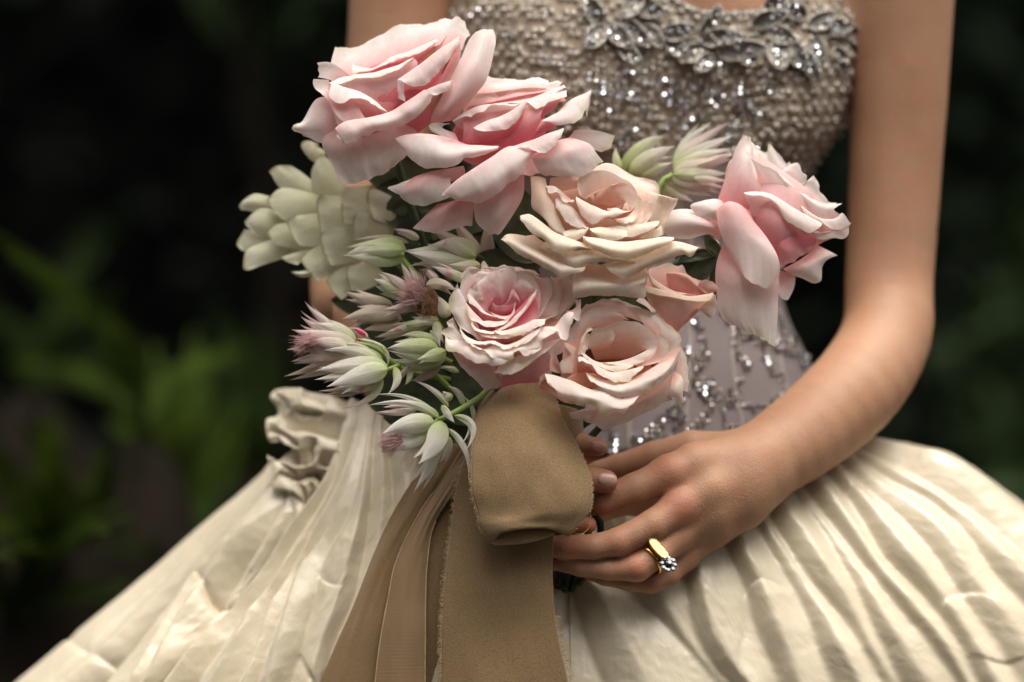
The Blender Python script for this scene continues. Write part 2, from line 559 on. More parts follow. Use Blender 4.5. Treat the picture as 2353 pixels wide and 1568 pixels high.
for lab, (bx, by, Y, rr), mt, fr in [
        ('fern with one long pale frond slanting down at mid height on the left', (330, 1000, 0.83, 0.10), 0, [([(330, 980, 0), (270, 780, -0.1), (150, 660, -0.18), (10, 545, -0.25)], 62), ([(330, 980, 0), (420, 860, 0.05), (560, 800, 0.1)], 46), ([(330, 980, 0), (240, 880, 0.1), (60, 830, 0.2)], 46)]),
        ('brightest fern clump, low at the left edge of the frame', (110, 1300, 0.76, 0.16), 0, [([(110, 1290, 0), (60, 1150, -0.1), (-40, 1010, -0.2)], 80), ([(110, 1290, 0), (120, 1130, -0.15), (90, 960, -0.3)], 84), ([(110, 1290, 0), (200, 1160, -0.1), (240, 1020, -0.2)], 70), ([(110, 1290, 0), (30, 1220, -0.2), (-90, 1180, -0.3)], 70), ([(110, 1290, 0), (170, 1230, -0.25), (260, 1190, -0.4)], 60), ([(110, 1290, 0), (60, 1260, -0.3), (10, 1250, -0.45)], 60)]),
        ('upright fern between the brightest clump and the ruched fabric', (420, 1180, 0.94, 0.12), 0, [([(420, 1180, 0), (400, 1000, 0), (370, 830, 0.05)], 56), ([(420, 1180, 0), (450, 980, 0), (460, 790, 0.05)], 66), ([(420, 1180, 0), (360, 1080, -0.1), (280, 960, -0.1)], 60), ([(420, 1180, 0), (340, 1130, -0.1), (300, 1080, -0.2)], 50), ([(420, 1180, 0), (500, 1080, 0), (540, 960, 0)], 46)]),
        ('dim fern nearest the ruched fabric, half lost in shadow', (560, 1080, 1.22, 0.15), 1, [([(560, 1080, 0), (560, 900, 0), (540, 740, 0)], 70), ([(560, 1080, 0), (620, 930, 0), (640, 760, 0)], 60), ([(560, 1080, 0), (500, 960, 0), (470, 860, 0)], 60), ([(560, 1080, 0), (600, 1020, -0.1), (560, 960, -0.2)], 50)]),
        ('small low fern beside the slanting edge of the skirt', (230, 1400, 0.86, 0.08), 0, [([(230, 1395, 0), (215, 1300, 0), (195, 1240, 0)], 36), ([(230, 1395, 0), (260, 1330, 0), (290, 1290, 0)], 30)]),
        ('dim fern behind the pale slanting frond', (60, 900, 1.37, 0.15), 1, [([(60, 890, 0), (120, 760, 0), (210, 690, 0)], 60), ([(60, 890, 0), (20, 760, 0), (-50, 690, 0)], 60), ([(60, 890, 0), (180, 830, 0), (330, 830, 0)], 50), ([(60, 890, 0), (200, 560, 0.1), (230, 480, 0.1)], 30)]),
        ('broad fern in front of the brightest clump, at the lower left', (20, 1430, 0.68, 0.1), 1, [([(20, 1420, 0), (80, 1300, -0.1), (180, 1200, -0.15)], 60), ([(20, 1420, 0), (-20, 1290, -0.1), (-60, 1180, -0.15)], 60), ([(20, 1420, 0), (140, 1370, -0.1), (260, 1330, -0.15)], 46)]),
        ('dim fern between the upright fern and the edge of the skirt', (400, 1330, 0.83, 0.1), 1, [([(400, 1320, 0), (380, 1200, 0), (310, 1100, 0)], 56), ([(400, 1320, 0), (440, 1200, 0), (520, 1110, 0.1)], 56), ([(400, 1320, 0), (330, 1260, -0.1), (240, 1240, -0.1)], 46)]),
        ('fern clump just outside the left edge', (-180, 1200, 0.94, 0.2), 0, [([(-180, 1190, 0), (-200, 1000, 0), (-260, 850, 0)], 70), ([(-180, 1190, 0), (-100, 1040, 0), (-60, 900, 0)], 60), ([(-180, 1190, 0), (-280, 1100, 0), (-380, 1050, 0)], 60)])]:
    x, y, z = bgp(bx, by, Y)
    t_ = thing('fern', lab, 'fern', (x, y, z), 'ferns at the left')
    for k, (pts, w_) in enumerate(fr):
        for jit in range(6):
            qj = np.random.RandomState(abs(int(bx)) * 7 + k * 3 + jit)
            pj = [pts[0]] + [(px_ + (qj.uniform(-95, 95) if jit else 0) * (n_ + 1) / len(pts), py_ + (qj.uniform(-60, 70) if jit else 0) * (n_ + 1) / len(pts), dy_ + (qj.uniform(0, 0.15) if jit else 0)) for n_, (px_, py_, dy_) in enumerate(pts[1:])]
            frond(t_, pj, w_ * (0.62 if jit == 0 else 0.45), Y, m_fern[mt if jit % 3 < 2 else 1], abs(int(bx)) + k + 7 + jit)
# ================================================================== THE WOMAN
def skin_mat():
    m, t, out = new_mat('skin')
    L = t.links.new
    tc = nd(t, 'ShaderNodeTexCoord')
    n1_ = nd(t, 'ShaderNodeTexNoise', i_Scale=28.0, i_Detail=4.0)
    L(tc.outputs['Object'], n1_.inputs[0])
    r = ramp(t, [(0.3, (0.39, 0.205, 0.115)), (0.55, (0.435, 0.24, 0.14)), (0.75, (0.46, 0.26, 0.15))], n1_.outputs[0])
    mo = nd(t, 'ShaderNodeTexNoise', i_Scale=75.0, i_Detail=5.0, i_Roughness=0.65)
    L(tc.outputs['Object'], mo.inputs[0])
    mq = nd(t, 'ShaderNodeMapRange', i_1=0.42, i_2=0.72, i_3=0.0, i_4=0.38)
    L(mo.outputs[0], mq.inputs[0])
    blo = mixc(t, mq.outputs[0], r.outputs[0], (0.47, 0.19, 0.11))
    fr_ = nd(t, 'ShaderNodeTexNoise', i_Scale=420.0, i_Detail=2.0)
    L(tc.outputs['Object'], fr_.inputs[0])
    fq = nd(t, 'ShaderNodeMapRange', i_1=0.63, i_2=0.72, i_3=0.0, i_4=0.30)
    L(fr_.outputs[0], fq.inputs[0])
    blo = mixc(t, fq.outputs[0], blo, (0.27, 0.12, 0.06))
    at = nd(t, 'ShaderNodeAttribute', attribute_name='tint')
    col = mixc(t, at.outputs['Fac'], blo, (0.44, 0.145, 0.085))
    nz = nd(t, 'ShaderNodeTexVoronoi', i_Scale=900.0)
    L(tc.outputs['Object'], nz.inputs['Vector'])
    nq = nd(t, 'ShaderNodeTexNoise', i_Scale=260.0, i_Detail=5.0)
    L(tc.outputs['Object'], nq.inputs[0])
    ad = nd(t, 'ShaderNodeMath', operation='ADD')
    L(nz.outputs['Distance'], ad.inputs[0])
    L(nq.outputs[0], ad.inputs[1])
    bp = nd(t, 'ShaderNodeBump', i_Strength=0.2, i_Distance=0.0012)
    L(ad.outputs[0], bp.inputs['Height'])
    pr = nd(t, 'ShaderNodeBsdfPrincipled', i_Roughness=0.5)
    pr.inputs['Specular IOR Level'].default_value = 0.35
    pr.inputs['Subsurface Weight'].default_value = 0.35
    pr.inputs['Subsurface Radius'].default_value = (1.0, 0.35, 0.2)
    pr.inputs['Subsurface Scale'].default_value = 0.006
    L(col, pr.inputs['Base Color'])
    L(bp.outputs[0], pr.inputs['Normal'])
    L(pr.outputs[0], out.inputs[0])
    return m
m_skin = skin_mat()

def caps_sdf(P, chain, k):
    """smooth union of tapered capsules through (x,y,z,r) design-unit joints; P in metres"""
    d = None
    for a, b in zip(chain[:-1], chain[1:]):
        A, B = Wn(a[:3]), Wn(b[:3])
        ra = a[3] * K * (1.5 - a[2] * K) / 1.5
        rb = b[3] * K * (1.5 - b[2] * K) / 1.5
        ab = (B - A).astype(np.float32)
        t_ = np.clip(((P - A.astype(np.float32)) @ ab) / (ab @ ab + 1e-12), 0, 1)
        q = np.linalg.norm(P - A.astype(np.float32) - t_[..., None] * ab, axis=-1) - (ra + (rb - ra) * t_)
        d = q if d is None else smin(d, q, k)
    return d

def smin(a, b, k):
    h = np.clip(0.5 + 0.5 * (b - a) / k, 0, 1)
    return b * (1 - h) + a * h - k * h * (1 - h)

def surface_nets(F, lo, h):
    s = F < 0
    nx, ny, nz = F.shape
    acc = np.zeros((nx - 1, ny - 1, nz - 1, 3), np.float32)
    cnt = np.zeros((nx - 1, ny - 1, nz - 1), np.float32)
    for ax in range(3):
        o1, o2 = [a for a in range(3) if a != ax]
        for d1 in (0, 1):
            for d2 in (0, 1):
                sl0 = [slice(0, -1)] * 3
                sl0[o1] = slice(d1, F.shape[o1] - 1 + d1)
                sl0[o2] = slice(d2, F.shape[o2] - 1 + d2)
                sl1 = list(sl0)
                sl1[ax] = slice(1, None)
                f0, f1 = F[tuple(sl0)], F[tuple(sl1)]
                c = (f0 < 0) != (f1 < 0)
                t_ = np.where(c, f0 / (f0 - f1 + 1e-12), 0)
                p = [0, 0, 0]
                acc[..., ax] += np.where(c, t_, 0)
                acc[..., o1] += np.where(c, d1, 0)
                acc[..., o2] += np.where(c, d2, 0)
                cnt += c
    act = cnt > 0
    ids = -np.ones(act.shape, int)
    ids[act] = np.arange(act.sum())
    I = np.argwhere(act)
    V = (I + acc[act] / cnt[act][:, None]) * h + lo
    faces = []
    for ax in range(3):
        o1, o2 = [(1, 2), (2, 0), (0, 1)][ax]
        sl0 = [slice(1, -1)] * 3
        sl0[ax] = slice(0, -1)
        sl1 = list(sl0)
        sl1[ax] = slice(1, None)
        a, b = s[tuple(sl0)], s[tuple(sl1)]
        E = np.argwhere(a != b)
        flip = a[a != b]
        if len(E) == 0:
            continue
        base = E.copy()
        base[:, o1] += 1
        base[:, o2] += 1
        def cid(d1, d2):
            q = base.copy()
            q[:, o1] -= 1 - d1
            q[:, o2] -= 1 - d2
            q = np.minimum(q, np.array(ids.shape) - 1)
            return ids[q[:, 0], q[:, 1], q[:, 2]]
        quad = np.stack([cid(0, 0), cid(1, 0), cid(1, 1), cid(0, 1)], 1)
        quad[~flip] = quad[~flip][:, ::-1]
        faces.append(quad)
    Fq = np.concatenate(faces)
    Fq = Fq[(Fq >= 0).all(1)]
    return V, Fq

def sdf_mesh(lo, hi, h, fn):
    lo = np.array(lo, float)
    n = np.ceil((np.array(hi) - lo) / h).astype(int) + 1
    ax = [(lo[i] + h * np.arange(n[i])).astype(np.float32) for i in range(3)]
    F = np.empty(n, np.float32)
    for i0 in range(0, n[0], 24):
        X, Y, Z = np.meshgrid(ax[0][i0:i0 + 24], ax[1], ax[2], indexing='ij')
        F[i0:i0 + 24] = fn(np.stack([X, Y, Z], -1))
    V, Fq = surface_nets(F, lo, h)
    # relax
    for _ in range(2):
        s_ = np.zeros_like(V)
        c_ = np.zeros(len(V))
        for i in range(4):
            a, b = Fq[:, i], Fq[:, (i + 1) % 4]
            np.add.at(s_, a, V[b])
            np.add.at(c_, a, 1)
            np.add.at(s_, b, V[a])
            np.add.at(c_, b, 1)
        ok = c_ > 0
        V[ok] = V[ok] * 0.5 + 0.5 * s_[ok] / c_[ok][:, None]
    return V, Fq

MM = 0.001
# --- her left arm and hand (on the right of the picture)
L_UP = [(2075, -190, -560, 128), (2068, 150, -560, 112), (2054, 450, -560, 103), (2046, 740, -545, 96)]
L_FORE = [(2062, 775, -500, 84), (2040, 800, -440, 100), (1960, 898, -350, 106), (1840, 1000, -250, 100), (1715, 1083, -150, 84)]
L_WRIST = [(1725, 1070, -155, 74), (1690, 1100, -140, 74), (1655, 1105, -120, 62)]
L_WRIST2 = [(1735, 1105, -160, 66), (1690, 1150, -130, 66), (1640, 1180, -110, 58)]
L_META = [[(1690, 1060, -130, 58), (1600, 1070, -90, 50), (1535, 1088, -62, 41)],
          [(1690, 1095, -125, 58), (1630, 1125, -75, 52), (1562, 1163, -45, 43)],
          [(1690, 1130, -130, 58), (1630, 1175, -85, 50), (1545, 1232, -60, 40)],
          [(1690, 1160, -140, 52), (1640, 1210, -110, 44), (1568, 1275, -100, 36)]]
L_FING = [[(1540, 1088, -58, 40), (1460, 1122, -48, 35), (1385, 1150, -45, 33), (1325, 1150, -100, 27), (1290, 1140, -140, 22)],
          [(1565, 1165, -45, 41), (1500, 1208, -15, 36), (1422, 1246, 0, 33), (1365, 1257, -4, 29), (1300, 1258, -12, 28), (1235, 1255, -25, 22)],
          [(1550, 1234, -55, 38), (1510, 1272, -25, 33), (1463, 1304, -8, 33), (1400, 1308, -14, 26), (1335, 1301, -28, 24), (1275, 1292, -45, 19)],
          [(1572, 1276, -95, 34), (1535, 1318, -72, 29), (1495, 1336, -58, 28), (1445, 1336, -62, 22), (1390, 1326, -72, 20), (1335, 1312, -90, 16)]]
L_THUMB = [(1680, 1040, -170, 48), (1590, 1030, -190, 40), (1500, 1050, -200, 34), (1420, 1072, -200, 28), (1370, 1082, -195, 22)]
# --- her right arm and hand (on the left, mostly behind the flowers)
R_UP = [(930, -200, -640, 126), (915, 130, -640, 118), (860, 420, -600, 108), (805, 640, -520, 92)]
R_FORE = [(805, 640, -520, 94), (820, 740, -470, 92), (930, 880, -340, 84), (1060, 1010, -230, 70), (1120, 1060, -190, 60)]
R_META = [[(1110, 1040, -195, 56), (1170, 1020, -170, 46), (1230, 1010, -140, 36)],
          [(1115, 1070, -190, 56), (1180, 1075, -160, 46), (1245, 1085, -120, 38)],
          [(1115, 1100, -195, 54), (1175, 1120, -170, 44), (1240, 1150, -130, 36)],
          [(1110, 1120, -200, 50), (1165, 1150, -180, 42), (1225, 1190, -140, 34)]]
R_FING = [[(1230, 1010, -140, 36), (1290, 1015, -95, 30), (1335, 1022, -62, 25), (1376, 1028, -52, 21)],
          [(1245, 1085, -120, 38), (1310, 1090, -55, 33), (1355, 1100, -12, 30), (1393, 1107, -2, 27)],
          [(1240, 1150, -130, 36), (1290, 1160, -90, 30), (1330, 1165, -80, 25), (1370, 1165, -85, 20)],
          [(1225, 1190, -140, 34), (1290, 1200, -70, 28), (1325, 1203, -45, 24), (1352, 1206, -38, 20)]]
NECK = [(1560, -900, -650, 130), (1560, -620, -640, 120), (1540, -420, -640, 130)]
TORSO = [[(1230, -150, -700, 170), (1840, -150, -700, 170)], [(1260, 80, -690, 205), (1800, 80, -690, 205)], [(1330, 350, -700, 180), (1690, 350, -700, 180)],
         [(1400, 650, -690, 165), (1600, 650, -690, 165)], [(1340, 1050, -700, 230), (1680, 1050, -700, 230)],
         [(1360, 1100, -700, 230), (1400, 2600, -700, 160), (1400, 4650, -680, 100)], [(1660, 1100, -700, 230), (1620, 2600, -700, 160), (1620, 4650, -680, 100)],
         [(1540, -420, -640, 130), (1230, -280, -690, 120), (930, -200, -640, 120)], [(1540, -420, -640, 130), (1800, -280, -690, 120), (2075, -190, -560, 120)],
         [(1560, -380, -650, 140), (1560, -100, -690, 180)]]

def smooth_chain(ch, n):
    a = np.array(ch, float)
    s = np.concatenate([[0], np.cumsum(np.linalg.norm(np.diff(a[:, :3], axis=0), axis=1))])
    return [tuple(v) for v in crom(a, np.linspace(0, 1, n))]
L_ARM = smooth_chain([(2075, -190, -560, 128), (2068, 150, -562, 112), (2054, 450, -560, 103), (2043, 650, -535, 98), (2037, 770, -475, 101), (1968, 890, -365, 105), (1845, 1000, -252, 99), (1715, 1083, -150, 84)], 30)
R_ARM = smooth_chain([(930, -200, -640, 126), (915, 130, -640, 118), (860, 420, -600, 106), (808, 620, -540, 92), (815, 730, -470, 92), (930, 880, -340, 84), (1060, 1010, -230, 70), (1120, 1060, -190, 60)], 26)
def hand_sdf(P):
    def palm(fore, metas, extra):
        d = caps_sdf(P, fore, 0.003)
        for e in extra:
            d = smin(d, caps_sdf(P, e, 0.010), 0.012)
        for mt in metas:
            d = smin(d, caps_sdf(P, mt, 0.006), 0.006)
        return d
    pl = palm([c for c in L_ARM if c[1] > 420], L_META, [L_WRIST, L_WRIST2])
    res = pl
    for ch in L_FING + [L_THUMB]:
        res = np.minimum(res, smin(pl, caps_sdf(P, ch, 0.0022), 0.005))
    pr_ = palm([c for c in R_ARM if c[1] > 600], R_META, [])
    for ch in R_FING:
        res = np.minimum(res, smin(pr_, caps_sdf(P, ch, 0.0022), 0.005))
    return res

def body_sdf(P):
    d = caps_sdf(P, NECK, 0.03)
    for c in TORSO:
        d = smin(d, caps_sdf(P, c, 0.03), 0.035)
    upl = [c for c in L_ARM if c[1] < 620]
    upl[-1] = (*upl[-1][:3], upl[-1][3] - 3)
    d = smin(d, caps_sdf(P, upl, 0.003), 0.012)
    upr = [c for c in R_ARM if c[1] < 700]
    d = smin(d, caps_sdf(P, upr, 0.003), 0.012)
    # head
    d = smin(d, caps_sdf(P, [(1560, -1180, -640, 275), (1560, -1000, -590, 215), (1560, -905, -540, 150)], 0.03), 0.03)
    d = smin(d, caps_sdf(P, [(1560, -1130, -370, 18), (1560, -1040, -320, 34)], 0.01), 0.015)
    return d

a_ = Wn((1100, 1420, 60))
b_ = Wn((2230, 540, -690))
lo = np.minimum(a_, b_)
hi = np.maximum(a_, b_)
lo[0] = Wn((770, 0, -500))[0]
V1, F1 = sdf_mesh(lo, hi, 1.35 * MM, hand_sdf)
V2, F2 = sdf_mesh((-0.22, -0.02, -0.02), (0.42, 0.42, 1.78), 6 * MM, body_sdf)
# flush over the joints
knk = [(1535, 1088, -40, 34), (1562, 1163, -20, 36), (1422, 1246, 10, 24), (1463, 1304, 10, 26), (1495, 1336, -50, 22), (1378, 1150, -40, 34), (1393, 1107, 5, 30), (1352, 1206, -30, 26), (1310, 1258, 0, 30)]
def flush(V):
    t_ = np.zeros(len(V))
    for x, y, z, r in knk:
        dd = np.linalg.norm(V - Wn((x, y, z)), axis=1) / (r * K * 1.25)
        t_ = np.maximum(t_, np.exp(-dd ** 2 * 1.1) * 0.75)
    return t_
Vb = np.concatenate([V1, V2])
Fb = np.concatenate([F1, F2 + len(V1)])
woman = thing('person', 'woman in a jewelled ivory gown with bare arms, both hands holding the bouquet', 'person', (W(1520, 784, -690).x, W(1520, 784, -690).y, 0))
body = link_mesh('body', Vb, Fb, m_skin, woman, tint=flush(Vb))
m_hair = simple_mat('hair', (0.06, 0.035, 0.02), 0.5, var=0.3, scale=60, bump=0.6, bscale=300)
Vh, Fh = sdf_mesh((-0.05, 0.08, 1.45), (0.3, 0.42, 1.82), 7 * MM, lambda P: np.maximum(caps_sdf(P, [(1560, -1190, -690, 310), (1560, -1000, -780, 250), (1560, -700, -830, 130)], 0.02), -caps_sdf(P, [(1560, -1150, -380, 240), (1560, -800, -380, 240)], 0.02)))
link_mesh('hair', Vh, Fh, m_hair, woman)

m_nail = simple_mat('nail', (0.62, 0.36, 0.28), 0.22, var=0.08, spec=0.6)
def nail(cx, cy, cz, ang, ln, wd):
    ca, sa = math.cos(math.radians(ang)), math.sin(math.radians(ang))
    nv, nu = 9, 9
    U, Vv = np.meshgrid(np.linspace(-1, 1, nu), np.linspace(-1, 1, nv))
    r_ = np.sqrt(np.maximum(1e-6, np.maximum(abs(U), abs(Vv)) ** 2 / (U**2 + Vv**2 + 1e-9)))
    sx, sy = U * r_ ** 0.7 * ln, Vv * r_ ** 0.7 * wd
    z = cz - (sy / wd) ** 2 * wd * 0.42 - (sx / ln) ** 2 * ln * 0.12
    G = np.stack([cx + ca * sx - sa * sy, cy + sa * sx + ca * sy, z], -1)
    sheet('fingernail', G, m_nail, body, 1.2)
nail(1396, 1103, 27, 10, 22, 15)
nail(1376, 1027, -28, 10, 17, 12)

# ------------------------------------------------------------------ gown: bodice
def bodice_mat():
    m, t, out = new_mat('tulle')
    L = t.links.new
    uv = nd(t, 'ShaderNodeUVMap', uv_map='UVMap')
    sep = nd(t, 'ShaderNodeSeparateXYZ')
    L(uv.outputs[0], sep.inputs[0])
    tc = nd(t, 'ShaderNodeTexCoord')
    nz = nd(t, 'ShaderNodeTexNoise', i_Scale=22.0, i_Detail=3.0)
    L(tc.outputs['Object'], nz.inputs[0])
    ad = nd(t, 'ShaderNodeMath', operation='MULTIPLY_ADD')
    L(nz.outputs[0], ad.inputs[0])
    ad.inputs[1].default_value = 0.12
    L(sep.outputs[1], ad.inputs[2])
    r = ramp(t, [(0.0, (0.36, 0.27, 0.19)), (0.30, (0.33, 0.25, 0.165)), (0.42, (0.22, 0.17, 0.135)), (0.6, (0.20, 0.158, 0.150)), (1.0, (0.205, 0.165, 0.158))], ad.outputs[0])
    wv = nd(t, 'ShaderNodeTexNoise', i_Scale=700.0, i_Detail=2.0)
    L(tc.outputs['Object'], wv.inputs[0])
    bp = nd(t, 'ShaderNodeBump', i_Strength=0.4, i_Distance=0.001)
    L(wv.outputs[0], bp.inputs['Height'])
    pr = nd(t, 'ShaderNodeBsdfPrincipled', i_Roughness=0.7)
    pr.inputs['Sheen Weight'].default_value = 0.3
    L(r.outputs[0], pr.inputs['Base Color'])
    L(bp.outputs[0], pr.inputs['Normal'])
    L(pr.outputs[0], out.inputs[0])
    return m
m_tulle = bodice_mat()
BR = [[(1120, -70, -960), (1035, -70, -760), (1050, -75, -570), (1200, -85, -470), (1400, -70, -440), (1530, -10, -445), (1600, 27, -440), (1690, 34, -440), (1770, 22, -440), (1840, -25, -450), (1935, -20, -510), (2003, 45, -600), (2010, 60, -760), (1930, 60, -960)],
      [(1120, 100, -960), (1028, 95, -760), (1045, 90, -585), (1180, 90, -440), (1340, 105, -395), (1500, 150, -425), (1600, 165, -440), (1690, 160, -430), (1790, 130, -400), (1890, 120, -440), (1960, 120, -510), (1995, 130, -610), (2000, 150, -760), (1930, 150, -960)],
      [(1130, 250, -960), (1040, 250, -770), (1062, 250, -600), (1190, 255, -450), (1340, 265, -400), (1500, 285, -440), (1600, 290, -455), (1690, 285, -440), (1780, 280, -405), (1860, 280, -450), (1915, 275, -530), (1943, 270, -620), (1945, 270, -770), (1880, 270, -960)],
      [(1180, 390, -940), (1090, 390, -770), (1110, 390, -620), (1220, 395, -500), (1360, 400, -460), (1500, 405, -455), (1600, 405, -455), (1680, 405, -455), (1750, 400, -470), (1800, 395, -510), (1840, 390, -570), (1862, 390, -640), (1850, 390, -780), (1790, 390, -940)],
      [(1240, 560, -900), (1160, 560, -770), (1180, 560, -640), (1270, 560, -540), (1380, 560, -490), (1500, 560, -475), (1580, 560, -475), (1650, 560, -485), (1710, 560, -510), (1755, 560, -550), (1785, 560, -600), (1800, 560, -660), (1790, 560, -780), (1740, 560, -900)],
      [(1260, 700, -880), (1185, 700, -760), (1205, 700, -650), (1290, 700, -550), (1390, 700, -490), (1500, 700, -470), (1580, 700, -470), (1650, 700, -480), (1710, 700, -505), (1755, 700, -545), (1785, 700, -600), (1800, 700, -660), (1790, 700, -770), (1730, 700, -880)],
      [(1250, 850, -900), (1160, 850, -760), (1180, 850, -640), (1270, 850, -520), (1390, 850, -440), (1500, 850, -420), (1600, 850, -425), (1690, 850, -445), (1760, 850, -480), (1815, 850, -530), (1848, 850, -590), (1866, 850, -660), (1860, 850, -780), (1790, 850, -900)],
      [(1200, 1040, -940), (1110, 1040, -760), (1130, 1040, -620), (1240, 1040, -480), (1380, 1040, -390), (1500, 1040, -365), (1620, 1040, -375), (1730, 1040, -410), (1820, 1040, -460), (1890, 1040, -530), (1930, 1040, -600), (1950, 1040, -680), (1940, 1040, -800), (1850, 1040, -940)]]
Gb = loft([np.array(q, float) for q in BR], 120, 90)
bod = sheet('bodice', Gb, m_tulle, woman, 3.0)
bod['label'] = 'strapless bodice of beige and mauve tulle covered in silver beads'

class BeadSet:
    def __init__(s):
        s.v, s.f, s.n = [], [], 0
        t_ = (1 + 5 ** 0.5) / 2
        b = np.array([(-1, t_, 0), (1, t_, 0), (-1, -t_, 0), (1, -t_, 0), (0, -1, t_), (0, 1, t_), (0, -1, -t_), (0, 1, -t_), (t_, 0, -1), (t_, 0, 1), (-t_, 0, -1), (-t_, 0, 1)], float)
        s.ico = b / np.linalg.norm(b[0])
        s.icf = np.array([(0, 11, 5), (0, 5, 1), (0, 1, 7), (0, 7, 10), (0, 10, 11), (1, 5, 9), (5, 11, 4), (11, 10, 2), (10, 7, 6), (7, 1, 8), (3, 9, 4), (3, 4, 2), (3, 2, 6), (3, 6, 8), (3, 8, 9), (4, 9, 5), (2, 4, 11), (6, 2, 10), (8, 6, 7), (9, 8, 1)])
    def add(s, p, r, squash=(1, 1, 1)):
        R = Matrix.Rotation(rnd.random() * 6.28, 3, Vector((rnd.random() - .5, rnd.random() - .5, rnd.random() - .5)).normalized())
        q = (s.ico @ np.array(R)) * np.array(squash)
        s.v.append(np.array(p) + q * r)
        s.f.append(s.icf + s.n)
        s.n += 12
    def build(s, name, mat, parent, smooth=False):
        o = link_mesh(name, Wn(np.concatenate(s.v)), np.concatenate(s.f), mat, parent, smooth=smooth)
        return o

bi = np.linspace(0, 1, 90)
def on_bodice(x, y):
    """front point and normal of the bodice nearest design position x,y (columns seen from the front)"""
    d = (Gb[:, 8:112, 0] - x) ** 2 + (Gb[:, 8:112, 1] - y) ** 2
    i, j = np.unravel_index(np.argmin(d), d.shape)
    j += 8
    return Gb[i, j], Nb[i, j], d[i, j - 8]
Nb = gnormals(Gb)
if Nb[45, 60, 2] < 0:
    Nb = -Nb

m_silver = simple_mat('silver_bead', (0.58, 0.54, 0.48), 0.22, metal=1.0, var=0.25, scale=400)
m_pearl = simple_mat('pearl_bead', (0.56, 0.49, 0.40), 0.35, metal=0.1, var=0.25, scale=300, spec=0.7)
m_crystal = simple_mat('crystal', (0.86, 0.87, 0.92), 0.06, metal=0.9, var=0.12, scale=500)
m_gun = simple_mat('dark_bead', (0.23, 0.21, 0.19), 0.25, metal=0.85, var=0.3, scale=300)
m_braid = simple_mat('silver_braid', (0.25, 0.225, 0.195), 0.45, metal=0.5, var=0.3, scale=500, bump=0.5, bscale=900)

pearls, silv, dark = BeadSet(), BeadSet(), BeadSet()
R = np.random.RandomState(5)
# all-over pearl net on the bust: rosettes of small pearls round a raised one
for i in range(20):
    for j in range(44):
        x = 1030 + j * 23 + (11.5 if i % 2 else 0) + R.uniform(-2, 2)
        y = 4 + i * 20.5 + R.uniform(-2, 2)
        p, nn, dd = on_bodice(x, y)
        if dd > 300 or y > 405 - 60 * math.sin(max(0, min(1, (x - 1100) / 700)) * 3.14):
            continue
        if abs(x - 1600) < 80 and y > 190 and R.rand() < 0.6:
            continue
        pearls.add(p + nn * 5, R.uniform(5.5, 7.5))
        for q in range(6):
            a = q * 1.047 + R.rand() * 0.3
            rr = R.uniform(8.5, 10)
            (silv if R.rand() < 0.12 else pearls if R.rand() < 0.85 else dark).add(p + np.array([rr * math.cos(a), rr * math.sin(a), 0]) + nn * 3, R.uniform(2.6, 3.8))
# clusters of crystals: centre panel and under bust
crystals = []
def cluster(x, y, r, n, nc):
    for _ in range(n):
        a, q = R.rand() * 6.28, r * math.sqrt(R.rand())
        p, nn, dd = on_bodice(x + q * math.cos(a), y + q * math.sin(a))
        if dd > 400:
            continue
        u_ = R.rand()
        (silv if u_ < 0.35 else dark if u_ < 0.85 else pearls).add(p + nn * R.uniform(3, 9), R.uniform(2.8, 5.6))
    for _ in range(int(nc * 1.7)):
        a, q = R.rand() * 6.28, r * math.sqrt(R.rand())
        p, nn, dd = on_bodice(x + q * math.cos(a), y + q * math.sin(a))
        if dd < 400:
            crystals.append((p + nn * R.uniform(7, 13), R.uniform(4.5, 8.0)))
for c in [(1430, 200, 38, 60, 7), (1500, 170, 30, 40, 4), (1560, 215, 34, 55, 6), (1590, 260, 26, 30, 4), (1555, 290, 24, 30, 3), (1640, 215, 30, 40, 4), (1700, 225, 36, 55, 6), (1740, 255, 24, 25, 3),
          (1400, 235, 30, 45, 4), (1440, 305, 26, 30, 4), (1370, 180, 26, 30, 3), (1480, 255, 22, 20, 3), (1610, 180, 30, 35, 4), (1660, 160, 30, 30, 3), (1430, 330, 22, 22, 3), (1580, 330, 26, 26, 4), (1700, 310, 26, 26, 3),
          (1770, 200, 26, 22, 2), (1350, 230, 22, 22, 2), (1720, 340, 34, 40, 2), (1790, 350, 34, 36, 1), (1660, 330, 30, 36, 2), (1840, 365, 26, 30, 0), (1310, 150, 26, 18, 2), (1250, 120, 30, 12, 2), (1160, 80, 30, 12, 2), (1120, 30, 30, 20, 2)]:
    cluster(*c)
